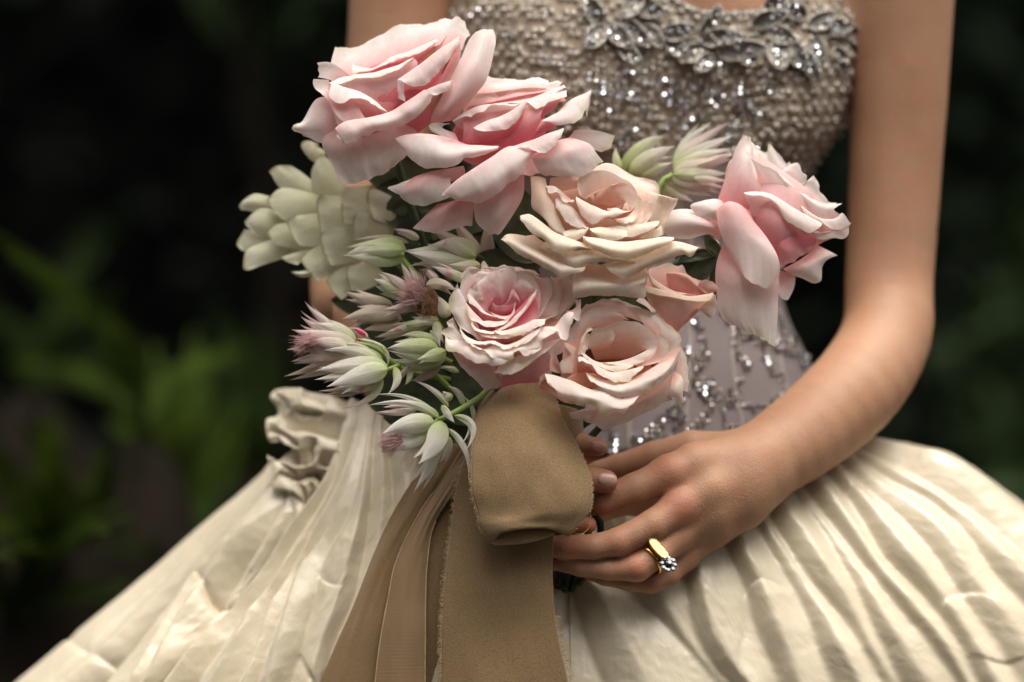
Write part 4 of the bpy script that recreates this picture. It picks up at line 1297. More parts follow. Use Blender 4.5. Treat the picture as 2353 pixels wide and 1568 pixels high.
def bowl(parent, mat, M, cx, cy, rx, ry, rot, z, depth, name='receptacle', vv=0.05):
    """the closed heart of a flower behind its petals"""
    c = np.array([M[0] + cx * M[2], M[1] + cy * M[2], z])
    rx *= M[2]
    ry *= M[2]
    nv, nu = 12, 24
    th = np.linspace(0.02, np.pi * 0.5, nv)
    ph = np.linspace(0, 2 * np.pi, nu)
    T, P = np.meshgrid(th, ph, indexing='ij')
    x = rx * np.sin(T) * np.cos(P)
    y = ry * np.sin(T) * np.sin(P)
    ca, sa = math.cos(math.radians(rot)), math.sin(math.radians(rot))
    G = np.stack([c[0] + ca * x - sa * y, c[1] + sa * x + ca * y, c[2] - depth * (1 - np.cos(T))], -1)
    uv = np.stack([P / 6.28, np.full_like(P, vv)], -1).reshape(-1, 2)
    return sheet(name, G, mat, parent, 0, uv=uv)

def flower_root(name, label, cat, M, cx, cy, z, group):
    return thing(name, label, cat, W(M[0] + cx * M[2], M[1] + cy * M[2], z), group)

m_pink = petal_mat('petal_pink', (0.82, 0.20, 0.25), (0.87, 0.51, 0.48), (0.92, 0.80, 0.75), (0.82, 0.74, 0.54), vein=0.2)
m_blush = petal_mat('petal_blush', (0.80, 0.42, 0.32), (0.86, 0.57, 0.45), (0.89, 0.75, 0.65), (0.72, 0.62, 0.44), vein=0.15)
m_cream = petal_mat('petal_cream', (0.80, 0.46, 0.33), (0.83, 0.61, 0.47), (0.87, 0.755, 0.615), (0.60, 0.46, 0.28), vein=0.15)
m_cpink = petal_mat('petal_cupped', (0.82, 0.15, 0.24), (0.88, 0.47, 0.45), (0.92, 0.79, 0.71), (0.64, 0.56, 0.30), vein=0.2)
m_peach = petal_mat('petal_peach', (0.66, 0.25, 0.14), (0.86, 0.51, 0.42), (0.91, 0.78, 0.69), (0.66, 0.56, 0.30), vein=0.2)  # foot colour deepened to paint the dark inside of the hollow cup
m_salmon = petal_mat('petal_salmon', (0.72, 0.28, 0.24), (0.76, 0.42, 0.36), (0.78, 0.58, 0.47), (0.60, 0.56, 0.34))
GR = 'roses in the bouquet'

# ---------------------------------------------------------------- rose 1: big pink, top left
r = flower_root('rose', 'largest pink rose, topmost of the bouquet at its upper left', 'rose', A_, 760, 700, -40, GR)
def P(*a, **k):
    k['roll'] = k.get('roll', 0) * 0.7
    k['jag'] = k.get('jag', 1.6) * 1.5
    k['ruf'] = k.get('ruf', 1.6) * 1.2
    return petal(r, m_pink, A_, *a, dz=0, **k)
bowl(r, m_pink, A_, 720, 640, 400, 230, -20, 5, 60)
P([(-25, [(360, 560), (560, 500), (760, 430), (950, 350), (1080, 300)]), (-55, [(330, 500), (520, 410), (760, 310), (1000, 235), (1150, 200)]),
   (-85, [(372, 322), (540, 312), (700, 222), (820, 168), (1010, 155), (1110, 118), (1168, 128)])], vr=(0.25, 1), ruf=2.2)
P([(-30, [(1050, 360), (1150, 350), (1230, 340)]), (-45, [(1080, 260), (1170, 230), (1260, 260)]), (-60, [(1160, 132), (1215, 112), (1285, 245)])], vr=(0.3, 1))
P([(-30, [(540, 560), (700, 500), (900, 440), (1040, 330)]), (-15, [(487, 428), (505, 450), (615, 468), (700, 425), (765, 385), (880, 345), (1060, 263)]),
   (2, [(485, 500), (560, 492), (640, 472), (760, 418), (880, 378), (960, 348), (1062, 272)])], roll=5)
P([(0, [(500, 830), (620, 820), (720, 800), (800, 690), (880, 590)]), (6, [(440, 640), (600, 630), (740, 600), (840, 520), (930, 440)]),
   (5, [(335, 560), (420, 520), (520, 500), (640, 490), (760, 455), (905, 393)]), (20, [(345, 572), (440, 560), (520, 527), (640, 527), (760, 492), (885, 412)])], roll=5)
P([(8, [(430, 840), (520, 850), (600, 840), (680, 820), (750, 790)]), (20, [(350, 560), (440, 595), (540, 625), (640, 680), (725, 752)]),
   (40, [(322, 650), (400, 705), (500, 668), (610, 697), (722, 757)])], roll=6)
P([(22, [(300, 600), (390, 690), (470, 680), (520, 700)]), (32, [(350, 740), (420, 800), (500, 800), (580, 800)]), (26, [(390, 850), (440, 850), (520, 830), (640, 800)])], vr=(0.3, 0.8))
P([(-25, [(480, 520), (470, 590)]), (-8, [(345, 425), (335, 540)]), (-4, [(255, 425), (262, 525)])], vr=(0.4, 1), nu=14, nv=14)
P([(5, [(330, 540), (350, 600), (390, 700)]), (15, [(228, 535), (235, 590), (300, 650), (345, 700)])], vr=(0.5, 1), nu=14, nv=10)
P([(-10, [(880, 640), (980, 600), (1060, 540), (1130, 420), (1190, 350)]), (30, [(795, 540), (880, 480), (990, 400), (1100, 320), (1212, 248)]),
   (45, [(838, 562), (920, 585), (1000, 562), (1110, 440), (1215, 290)])], roll=14)
P([(38, [(793, 538), (797, 600), (795, 665)]), (44, [(832, 545), (840, 620), (850, 690)])], vr=(0.6, 1), nu=12, nv=8)
P([(-15, [(1040, 600), (1110, 480), (1190, 300)]), (-8, [(1100, 620), (1200, 480), (1225, 300)])], vr=(0.1, 0.6), nu=14, nv=10)
P([(5, [(760, 900), (880, 910), (960, 880), (1015, 830)]), (18, [(800, 830), (900, 780), (1010, 720), (1060, 660)]), (26, [(860, 740), (980, 660), (1060, 600), (1120, 560)])], vr=(0.0, 0.35))
P([(25, [(560, 930), (700, 880), (850, 800), (1000, 700)]), (42, [(380, 868), (440, 828), (560, 803), (700, 768), (850, 690), (978, 613)]),
   (50, [(446, 975), (520, 937), (650, 893), (800, 858), (940, 770), (1037, 645)])], roll=22, ruf=2.2, jag=2.5)
P([(38, [(378, 862), (410, 850), (445, 835)]), (46, [(385, 930), (415, 950), (447, 975)])], vr=(0.6, 1), nu=10, nv=10)
P([(40, [(983, 612), (1070, 570), (1163, 543)]), (50, [(1033, 642), (1100, 628), (1152, 595), (1166, 548)])], roll=5, w=(0, 20, -25), nv=12)
P([([0, 10, 5], [(1005, 832), (1090, 828), (1180, 812)]), ([15, 45, 25], [(1060, 720), (1190, 690), (1325, 640)]), ([10, 50, 30], [(1140, 560), (1270, 500), (1402, 530)]),
   ([-10, 30, 10], [(1220, 400), (1340, 330), (1452, 330)]), ([-25, 5, -5], [(1290, 245), (1385, 205), (1457, 255)]), (-12, [(1345, 217), (1400, 200), (1440, 196)])], vr=(0.35, 1))
P([(0, [(400, 680), (430, 760), (450, 850)]), ([-15, 5, -10], [(250, 670), (290, 830), (350, 960)]), ([-25, -5, -20], [(150, 825), (165, 858), (260, 965)]), (-18, [(117, 830), (78, 872), (170, 922)])], vr=(0.35, 1))
P([([0, 18, 5], [(400, 830), (700, 820), (1010, 800)]), ([-5, 20, 5], [(285, 965), (560, 970), (920, 930)]), ([-10, 12, 0], [(355, 1110), (570, 1110), (850, 1060)]), ([-8, 0, -8], [(425, 1242), (520, 1238), (690, 1178), (805, 1095)])], vr=(0.3, 0.95))

# ---------------------------------------------------------------- rose 2: pink with long hanging petals
r = flower_root('rose', 'pink rose with long drooping lower petals, between the topmost rose and the cream rose', 'rose', A_, 1500, 900, -20, GR)
def P(*a, **k):
    k['roll'] = k.get('roll', 0) * 0.7
    k['jag'] = k.get('jag', 1.6) * 1.5
    k['ruf'] = k.get('ruf', 1.6) * 1.2
    return petal(r, m_pink, A_, *a, dz=12, **k)
bowl(r, m_pink, A_, 1480, 900, 330, 220, -15, 0, 60)
P([(-40, [(1300, 640), (1480, 620), (1660, 600), (1800, 600)]), (-80, [(1395, 525), (1480, 545), (1600, 552), (1735, 515), (1820, 545)])], vr=(0.4, 1), ruf=2.5, jag=3)
P([(-35, [(1250, 720), (1450, 690), (1650, 650), (1860, 620)]), (-55, [(1280, 650), (1400, 610), (1500, 640), (1610, 575), (1740, 590), (1820, 560), (1905, 560)])], vr=(0.3, 1), ruf=2.5, jag=3)
P([(-30, [(1240, 780), (1450, 740), (1700, 690), (1920, 660)]), (-25, [(1240, 772), (1330, 730), (1500, 700), (1690, 672), (1800, 627), (1915, 575)]), (-10, [(1250, 790), (1400, 722), (1520, 708), (1690, 690), (1810, 650), (1935, 600)])], vr=(0.4, 1), jag=2.5)
P([(-20, [(1280, 930), (1400, 900), (1530, 860), (1650, 800)]), (0, [(1165, 822), (1230, 772), (1300, 740), (1390, 715), (1560, 708), (1665, 685)]), (12, [(1190, 830), (1250, 790), (1300, 795), (1385, 735), (1440, 705), (1570, 720), (1662, 695)])], roll=3, ruf=2.2, jag=2.5)
P([(-10, [(1690, 800), (1760, 790), (1860, 740)]), (-8, [(1670, 688), (1800, 650), (1900, 620), (1935, 610)]), (8, [(1685, 695), (1740, 732), (1830, 692), (1938, 655)])], roll=4, nv=14)
P([(-2, [(1230, 990), (1400, 1020), (1560, 1000), (1720, 930), (1800, 800)]), (6, [(1240, 880), (1420, 900), (1600, 870), (1760, 790)]), (-2, [(1230, 790), (1380, 760), (1560, 740), (1700, 705), (1810, 690)])], vr=(0.0, 0.45))
P([(10, [(1250, 970), (1400, 960), (1560, 900), (1640, 800)]), (18, [(1298, 862), (1400, 815), (1480, 790), (1560, 752), (1665, 686)]), (32, [(1345, 888), (1430, 885), (1510, 880), (1595, 828), (1664, 695)])], roll=9)
P([(0, [(1700, 930), (1760, 900), (1840, 880)]), ([16, 5, -10], [(1770, 818), (1850, 780), (1920, 740), (1965, 682), (2100, 618)]), ([20, 24, 5], [(1795, 822), (1900, 852), (1990, 832), (2060, 765), (2105, 625)])], roll=8, ruf=1.8)
P([(-8, [(2060, 690), (2085, 640), (2104, 620)]), (-5, [(2072, 800), (2088, 720), (2106, 625)])], vr=(0.5, 1), nu=10, nv=8)
P([(0, [(1230, 1000), (1200, 940), (1180, 900)]), (10, [(1180, 980), (1120, 900), (1090, 860)]), (14, [(1120, 905), (1040, 900), (1010, 850), (1100, 832), (1165, 830)])], vr=(0.4, 1), nu=14, nv=12)
P([(15, [(1300, 1050), (1400, 1010), (1500, 1000)]), ([25, 35, 30], [(790, 930), (880, 905), (1000, 908), (1120, 968), (1300, 982), (1475, 990)]), ([28, 52, 38], [(825, 1020), (870, 1072), (960, 1130), (1070, 1142), (1200, 1112), (1250, 1075), (1340, 1060), (1473, 1002)])], roll=20, ruf=1.8)
P([(25, [(1560, 1060), (1660, 1040), (1800, 990), (1880, 930)]), (50, [(1540, 1000), (1640, 965), (1740, 930), (1820, 895), (1912, 862)]), (66, [(1680, 995), (1740, 1027), (1800, 1028), (1862, 980), (1922, 880)])], roll=10)
P([(28, [(1560, 1080), (1600, 1080), (1650, 1060)]), ([40, 70, 50], [(1110, 1308), (1180, 1232), (1300, 1150), (1440, 1055), (1550, 990), (1690, 1000)]), ([45, 92, 62], [(1130, 1330), (1230, 1330), (1380, 1260), (1520, 1160), (1620, 1090), (1698, 1040)]),
   ([45, 70, 52], [(1112, 1318), (1230, 1366), (1330, 1372), (1440, 1332), (1540, 1240), (1620, 1212), (1660, 1130), (1697, 1055)])], ruf=2.2, jag=3)
P([(20, [(1250, 1180), (1250, 1150), (1240, 1120)]), ([10, 30, 25], [(900, 1330), (1000, 1250), (1100, 1150)]), ([0, 8], [(722, 1272), (800, 1240), (900, 1200)])], vr=(0.3, 0.9))
P([([20, 30, 20], [(900, 1200), (1020, 1160), (1220, 1130)]), ([10, 32, 28], [(810, 1300), (950, 1270), (1150, 1220)]), ([2, 25, 25], [(830, 1350), (930, 1392), (1100, 1352), (1200, 1300)])], vr=(0.3, 0.9))
P([([10, 25, 15], [(1060, 1380), (1200, 1350), (1330, 1330)]), ([0, 22, 10], [(980, 1460), (1130, 1450), (1310, 1420)]), ([-12, 0, 0], [(898, 1542), (1050, 1580), (1150, 1560), (1300, 1520)])], vr=(0.2, 0.7))
P([([20, 40, 20], [(1310, 1330), (1480, 1260), (1645, 1150)]), ([15, 45, 15], [(1312, 1400), (1480, 1380), (1645, 1320)]), ([5, 35, 10], [(1330, 1500), (1460, 1490), (1580, 1450)]), (8, [(1400, 1570), (1425, 1595), (1445, 1590), (1475, 1592)])], vr=(0.25, 1), ruf=1.2)
P([(20, [(1690, 1060), (1760, 1020), (1860, 960), (1960, 930)]), ([45, 52, 20], [(1700, 1070), (1830, 1060), (1960, 1010), (2090, 975)]), ([40, 46, 20], [(1740, 1150), (1880, 1140), (2020, 1090), (2140, 1040)]), ([26, 28, 15], [(1790, 1186), (1900, 1196), (2020, 1195), (2110, 1140), (2183, 1090)])], vr=(0.4, 1), ruf=1.6)
P([(-12, [(1880, 980), (1950, 930), (1990, 880)]), (-18, [(2040, 990), (2080, 930), (2120, 880)]), (-30, [(2180, 1035), (2235, 1000), (2262, 918)])], vr=(0.5, 1), nu=14)

P([(-20, [(1240, 800), (1450, 760), (1700, 720), (1930, 680)]), (-50, [(1250, 720), (1450, 660), (1680, 620), (1900, 620)]), (-70, [(1330, 620), (1450, 580), (1620, 570), (1850, 575)])], vr=(0.1, 0.7))
P([(-20, [(1600, 1000), (1700, 980), (1850, 900)]), (-15, [(1620, 1180), (1720, 1180), (1800, 1160)])], vr=(0.1, 0.4))
# ---------------------------------------------------------------- rose 3: cream, open
r = flower_root('rose', 'cream rose with many rolled petals and a peach heart, mid bouquet', 'rose', E_, 800, 600, 0, GR)
def P(*a, **k):
    k['roll'] = k.get('roll', 0) * 0.75
    return petal(r, m_cream, E_, *a, dz=45, **k)
Q = lambda *a, **k: petal(r, m_blush, E_, *a, dz=45, **k)
bowl(r, m_blush, E_, 720, 560, 620, 380, 8, -5, 60)
P([(-30, [(1080, 300), (1180, 420), (1240, 600), (1260, 760)]), (-45, [(1320, 360), (1440, 420), (1420, 560), (1340, 720)]), (-30, [(1345, 370), (1455, 395), (1555, 415), (1520, 510), (1400, 690), (1388, 808)])], vr=(0.5, 1))
Q([(-25, [(560, 420), (800, 300), (1050, 330), (1180, 480), (1150, 640)]), (-55, [(500, 240), (760, 60), (1060, 190), (1300, 300), (1290, 560)]), (-60, [(480, 200), (620, 90), (760, 40), (870, 60), (1060, 170), (1220, 200), (1330, 250), (1345, 400), (1330, 520), (1280, 640)])], vr=(0.35, 1), ruf=2.2, nu=34)
Q([(-35, [(600, 460), (660, 430), (800, 440), (900, 520), (850, 560)]), (-22, [(520, 400), (620, 280), (800, 240), (980, 300), (1040, 480)]), (-12, [(500, 390), (470, 230), (560, 150), (720, 110), (900, 170), (1060, 270), (1120, 400), (1100, 470), (1030, 560)])], vr=(0.2, 0.85), nu=34)
Q([(-38, [(680, 470), (760, 480), (850, 500)]), (-18, [(800, 300), (880, 340), (960, 440)]), (-12, [(850, 275), (980, 260), (1080, 350), (1115, 430), (1040, 530)])], vr=(0.15, 0.7))
Q([(-40, [(640, 460), (700, 470)]), (-12, [(700, 320), (820, 305)])], vr=(0.25, 0.6), nu=10, nv=10)
Q([(-40, [(610, 460), (650, 460)]), (-15, [(605, 355), (650, 370)])], vr=(0.3, 0.9), nu=8, nv=8)
Q([(-30, [(790, 540), (860, 560), (980, 560), (1020, 540)]), (0, [(790, 530), (890, 505), (945, 545), (990, 460), (1035, 550)])], vr=(0.2, 0.9), jag=0.5)
Q([(-10, [(470, 480), (560, 580), (700, 600), (820, 600)]), (8, [(452, 400), (540, 440), (650, 490), (790, 550), (880, 520), (960, 560)]), (22, [(450, 420), (520, 590), (640, 685), (760, 625), (870, 610), (1030, 555)])], vr=(0.2, 1), roll=6, ruf=2)
Q([(-15, [(560, 690), (700, 660), (860, 650)]), (0, [(560, 690), (700, 650), (830, 630), (890, 660), (1000, 680)]), (6, [(570, 710), (720, 700), (850, 690), (960, 695), (1040, 670)])], vr=(0.1, 0.5), nu=20, nv=10)
for q, (x0, y0) in enumerate([(1000, 0), (1050, 30), (1095, 60)]):
    Q([(-20 - 4 * q, [(850 + 40 * q, 640 + 15 * q), (1000 + 40 * q, 600), (1090 + 40 * q, 480)]), (4 - 4 * q, [(880 + 30 * q, 640 + 22 * q), (1020 + 45 * q, 640 + 15 * q), (1120 + 60 * q, 560 + 10 * q), (1130 + 75 * q, 420 + 20 * q)]),
       (14 - 4 * q, [(890 + 30 * q, 665 + 22 * q), (1000 + 45 * q, 685 + 15 * q), (1110 + 62 * q, 620 + 10 * q), (1150 + 75 * q, 440 + 20 * q)])], vr=(0.4, 1), ruf=2.4, jag=3)
Q([(-20, [(170, 300), (300, 330), (470, 300)]), (0, [(180, 200), (330, 180), (470, 190)])], vr=(0.1, 0.5), nu=14, nv=10)
Q([(-15, [(300, 330), (380, 420), (450, 460)]), (5, [(140, 280), (220, 290), (260, 330), (320, 450), (430, 440)]), (14, [(150, 300), (180, 370), (250, 360), (330, 455), (440, 440)])], vr=(0.4, 1), ruf=3, jag=4)
Q([(-15, [(330, 420), (450, 560), (560, 700)]), (10, [(245, 410), (340, 460), (430, 540), (500, 620), (570, 715)]), (20, [(255, 500), (300, 600), (360, 680), (430, 710), (500, 725), (570, 718)])], vr=(0.4, 1), ruf=2.6, jag=3)
Q([(-10, [(200, 420), (250, 520)]), (2, [(150, 430), (235, 530)]), (4, [(215, 460), (265, 510)])], vr=(0.3, 0.9), nu=10, nv=10)
P([(0, [(-30, 180), (60, 180), (130, 200)]), ([10, 22, 5], [(-20, 350), (90, 380), (180, 400)]), ([10, 25, 8], [(-10, 520), (110, 560), (260, 600)]), ([8, 22, 8], [(130, 610), (190, 720), (350, 790)]), (12, [(180, 760), (310, 805), (360, 800)])], vr=(0.25, 0.85))
P([(-5, [(330, 860), (450, 860), (560, 780)]), (12, [(315, 770), (400, 740), (500, 725), (600, 722)]), (24, [(330, 815), (430, 860), (520, 820), (592, 738)])], roll=8, vr=(0.3, 1))
P([(-5, [(640, 880), (800, 880), (960, 860)]), (16, [(600, 735), (720, 715), (880, 735), (1000, 765)]), (32, [(620, 750), (740, 860), (860, 872), (1003, 820)])], roll=12, vr=(0.3, 1))
P([(-10, [(800, 800), (1000, 850), (1280, 790)]), (4, [(770, 715), (1000, 690), (1180, 670), (1340, 650)]), (22, [(850, 735), (1010, 830), (1100, 810), (1240, 760), (1350, 690)])], roll=8, vr=(0.35, 1))
P([(-14, [(1120, 840), (1250, 830), (1370, 800)]), (0, [(1140, 820), (1250, 770), (1370, 700)]), (6, [(1150, 825), (1240, 838), (1388, 808)])], vr=(0.4, 0.9), nv=10)
P([(5, [(560, 1000), (900, 1020), (1400, 900)]), (30, [(530, 825), (700, 835), (900, 870), (1150, 860), (1380, 822), (1500, 835)]), (52, [(545, 840), (640, 950), (800, 1030), (1000, 1068), (1030, 1066), (1180, 1010), (1400, 915), (1508, 850)])], roll=24, vr=(0.35, 1), ruf=1.2)
P([(-2, [(200, 1000), (500, 1050), (900, 1050)]), (20, [(60, 925), (130, 880), (350, 970), (620, 965), (860, 1010), (1090, 1060)]), (36, [(110, 960), (250, 1030), (440, 1165), (440, 1165), (600, 1105), (800, 1090), (1090, 1100)])], roll=16, vr=(0.35, 1), ruf=1.2)
P([(15, [(1000, 1120), (1250, 1020), (1500, 950)]), (20, [(740, 1110), (1000, 1080), (1200, 1000), (1380, 920), (1510, 870), (1760, 940)]), (34, [(830, 1200), (965, 1282), (965, 1282), (1150, 1190), (1400, 1080), (1600, 1010), (1680, 1040), (1760, 950)])], roll=20, vr=(0.35, 1), ruf=1.2)
P([(10, [(200, 800), (400, 860), (600, 900)]), (34, [(-130, 610), (-20, 590), (150, 740), (320, 820), (480, 880), (640, 955)]), (48, [(-140, 625), (0, 800), (130, 870), (215, 985), (215, 985), (390, 985), (490, 945), (640, 960)])], roll=14, vr=(0.35, 1), ruf=1.2)
P([(5, [(0, 800), (300, 1000), (540, 1100)]), (18, [(-330, 850), (-260, 790), (-60, 900), (120, 1000), (330, 1080), (570, 1120)]), (36, [(-320, 870), (-150, 1010), (30, 1110), (180, 1190), (300, 1268), (300, 1268), (330, 1250), (540, 1190)])], roll=22, vr=(0.35, 1), ruf=1.2)
P([(-20, [(420, 1080), (700, 1120), (1200, 1120)]), (0, [(430, 1200), (600, 1250), (900, 1280), (1215, 1190)]), (22, [(420, 1350), (700, 1340), (1000, 1330), (1195, 1300)]), (10, [(425, 1490), (560, 1470), (680, 1450), (900, 1460), (1180, 1478), (1180, 1478), (1200, 1450), (1195, 1300)])], vr=(0.35, 1), ruf=1.2)

# ---------------------------------------------------------------- rose 4: pink, seen from the side at the right
r = flower_root('rose', 'pink rose seen from the side at the bouquet right end, petals hanging', 'rose', B_, 1700, 850, -40, GR)
def P(*a, **k):
    k['roll'] = k.get('roll', 0) * 0.7
    k['jag'] = k.get('jag', 1.6) * 1.5
    k['ruf'] = k.get('ruf', 1.6) * 1.2
    return petal(r, m_pink, B_, *a, dz=-25, **k)
P([([-60, 0, -40], [(1560, 900), (1700, 1150), (1960, 1040)]), ([-70, 30, -50], [(1400, 760), (1680, 900), (2060, 980)]), ([-80, 10, -60], [(1440, 560), (1740, 700), (2120, 900)]), ([-80, -10, -60], [(1490, 400), (1800, 620), (2140, 880)])], vr=(0.1, 0.6), nu=30, ruf=1)
P([([-30, 5, -30], [(1330, 760), (1450, 820), (1560, 880)]), ([-40, 10, -10], [(1385, 600), (1480, 650), (1620, 720)]), ([-40, 0, -20], [(1440, 450), (1510, 520), (1580, 590)]), (-28, [(1490, 348), (1540, 380), (1550, 480)])], vr=(0.15, 1))
P([(-20, [(1590, 700), (1700, 780), (1820, 860)]), (0, [(1560, 540), (1680, 640), (1790, 700), (1830, 790)]), (6, [(1480, 400), (1560, 510), (1700, 580), (1760, 650), (1815, 790)])], vr=(0.2, 1))
P([(-40, [(1560, 540), (1700, 620), (1880, 760)]), (-55, [(1490, 345), (1545, 395), (1630, 455), (1640, 388), (1710, 460), (1750, 500), (1800, 532), (1830, 528)])], vr=(0.5, 1), ruf=2.5, jag=4, nu=34)
P([(-30, [(1700, 600), (1800, 700), (1950, 800)]), (-45, [(1780, 545), (1832, 525), (1890, 580), (1905, 640), (1920, 615), (2000, 720), (2035, 770), (2090, 785)])], vr=(0.4, 1), ruf=2.5, jag=4, nu=34)
P([(-12, [(1780, 780), (1900, 900), (2000, 960)]), (0, [(1750, 640), (1850, 720), (1960, 800), (2050, 830)]), (-8, [(1690, 590), (1790, 640), (1900, 740), (2020, 790), (2100, 800)])], vr=(0.3, 1), ruf=2.2, jag=3)
P([(-10, [(1900, 940), (2000, 980), (2080, 960)]), (6, [(1850, 790), (1960, 870), (2060, 880), (2110, 840)]), (10, [(1900, 900), (1990, 905), (2060, 950), (2165, 905)])], vr=(0.4, 1), nu=16, ruf=2.2, jag=3)
P([(-5, [(1960, 1030), (2050, 1000), (2130, 980)]), (10, [(1940, 960), (2040, 950), (2110, 920), (2168, 905)]), (8, [(1960, 1010), (2060, 1005), (2140, 1000), (2165, 915)])], vr=(0.5, 1), nu=16, ruf=2)
P([(10, [(1560, 860), (1700, 900), (1900, 960)]), (22, [(1495, 715), (1570, 710), (1660, 722), (1760, 775), (1850, 830), (1985, 905)]), (34, [(1520, 730), (1640, 745), (1700, 800), (1760, 885), (1840, 930), (1905, 967), (1982, 925)])], roll=10, vr=(0.4, 1))
P([([-20, 15, -10], [(1560, 850), (1720, 930), (1950, 1000)]), ([-10, 20, -15], [(1640, 1020), (1760, 1060), (1950, 1040)]), ([-5, 8, -20], [(1710, 1190), (1800, 1150), (1960, 1050)])], vr=(0.05, 0.4))
P([(0, [(1500, 800), (1540, 840), (1560, 900)]), ([20, 40, 30], [(1335, 800), (1390, 770), (1470, 800), (1560, 900)]), ([36, 60, 42], [(1330, 900), (1430, 900), (1550, 960), (1640, 1000)]), ([35, 66, 50], [(1370, 1030), (1480, 1060), (1600, 1080), (1712, 1130)]), ([30, 60, 40], [(1460, 1195), (1460, 1195), (1530, 1270), (1620, 1310), (1712, 1245)])], vr=(0.25, 1), ruf=1.2)
P([(10, [(1340, 800), (1355, 780), (1370, 785)]), (22, [(1330, 880), (1340, 850), (1400, 870)]), (18, [(1345, 945), (1375, 915), (1405, 905)])], vr=(0.7, 1), nu=10, nv=10)
P([(0, [(1360, 1040), (1500, 1100), (1660, 1150)]), ([5, 35, 10], [(1320, 1180), (1500, 1230), (1718, 1240)]), ([0, 30, 5], [(1325, 1340), (1480, 1380), (1712, 1400)]), ([0, 20, 2], [(1350, 1490), (1500, 1520), (1705, 1530)]), ([5, 8, 0], [(1420, 1545), (1540, 1590), (1690, 1678)])], vr=(0.3, 1), ruf=3)
P([(-10, [(1340, 900), (1350, 950), (1340, 1010)]), ([0, 25, 0], [(1260, 840), (1270, 920), (1270, 975)]), ([-5, 22, -5], [(1120, 810), (1130, 900), (1150, 1005)]), (-8, [(1020, 830), (985, 955), (1060, 1000)])], vr=(0.35, 1))
P([(-10, [(1390, 800), (1370, 850), (1340, 900)]), ([5, 28, 15], [(1340, 757), (1320, 820), (1310, 885)]), (12, [(1250, 757), (1160, 795), (1210, 868), (1280, 880)])], vr=(0.35, 1))
P([(-30, [(1740, 1190), (1850, 1130), (1960, 1040)]), ([-20, -5, -30], [(1780, 1220), (1900, 1170), (2030, 1075)]), (-25, [(1850, 1255), (1970, 1277), (1988, 1172), (2088, 1105)])], vr=(0.3, 1), nu=16)
P([(-25, [(1710, 1200), (1760, 1210), (1820, 1230)]), (-30, [(1710, 1350), (1760, 1388), (1800, 1350), (1820, 1260)])], vr=(0.3, 0.8), nu=14)
P([(-50, [(1600, 900), (1420, 800), (1440, 560)]), (-55, [(1410, 700), (1380, 600), (1400, 520)]), (-40, [(1370, 680), (1395, 560), (1440, 480)])], vr=(0.3, 1), nu=12)

# ---------------------------------------------------------------- rose 5: small salmon
r = flower_root('rose', 'small half closed salmon rose tucked under the cream rose, beside the drooping petals', 'rose', C_, 1700, 400, -40, GR)
P = lambda *a, **k: petal(r, m_salmon, C_, *a, dz=-10, **k)
P([(-20, [(1480, 330), (1560, 320), (1660, 380), (1800, 380)]), (-45, [(1500, 190), (1640, 160), (1700, 175), (1730, 165), (1765, 240), (1880, 290), (1910, 350)])], vr=(0.1, 0.8), ruf=2.5)
P([(-20, [(1640, 340), (1760, 360), (1880, 385)]), (-5, [(1620, 230), (1740, 250), (1830, 320), (1895, 370)]), (-8, [(1650, 215), (1740, 225), (1820, 280), (1900, 355)])], vr=(0.0, 0.5))
P([(-12, [(1840, 360), (1890, 385)]), (0, [(1840, 290), (1970, 340)]), (0, [(1880, 270), (1940, 285), (1975, 330)])], vr=(0.2, 0.6), nu=12, nv=10)
P([(-10, [(1560, 400), (1680, 420), (1790, 420)]), (5, [(1485, 210), (1540, 270), (1640, 330), (1740, 360)]), (12, [(1500, 200), (1530, 300), (1640, 360), (1760, 362)])], vr=(0.4, 1))
P([([-40, 0, -30], [(1660, 640), (1690, 640), (1720, 600)]), ([-20, 18, -15], [(1540, 500), (1690, 500), (1850, 470)]), ([0, 25, 5], [(1480, 380), (1680, 420), (1900, 420)]), ([5, 28, 20], [(1470, 310), (1600, 340), (1760, 380), (1860, 375), (1930, 362)]), ([18, 38, 25], [(1472, 350), (1600, 385), (1760, 408), (1890, 410), (1940, 372)])], vr=(0.1, 1))
P([(-30, [(1680, 620), (1740, 560), (1800, 480)]), (10, [(1820, 470), (1880, 450), (1940, 372)]), (2, [(1900, 510), (1940, 520), (1963, 440), (1950, 370)])], vr=(0.2, 1), nu=14)

# ---------------------------------------------------------------- rose 6: cupped with a hot pink heart
r = flower_root('rose', 'round cupped rose with a deep pink heart, just above the brown ribbon loop', 'rose', D_, 780, 700, 0, GR)
def P(*a, **k):
    k['roll'] = k.get('roll', 0) * 0.45
    k['ruf'] = k.get('ruf', 1.6) * 1.5
    k['jag'] = k.get('jag', 1.6) * 1.5
    a = ([([v * 0.5 if v < 0 else v for v in np.atleast_1d(z).tolist()], pts) for z, pts in a[0]],) + a[1:]
    return petal(r, m_cpink, D_, *a, dz=58, **k)
bowl(r, m_cpink, D_, 780, 620, 480, 440, 0, -35, 40)
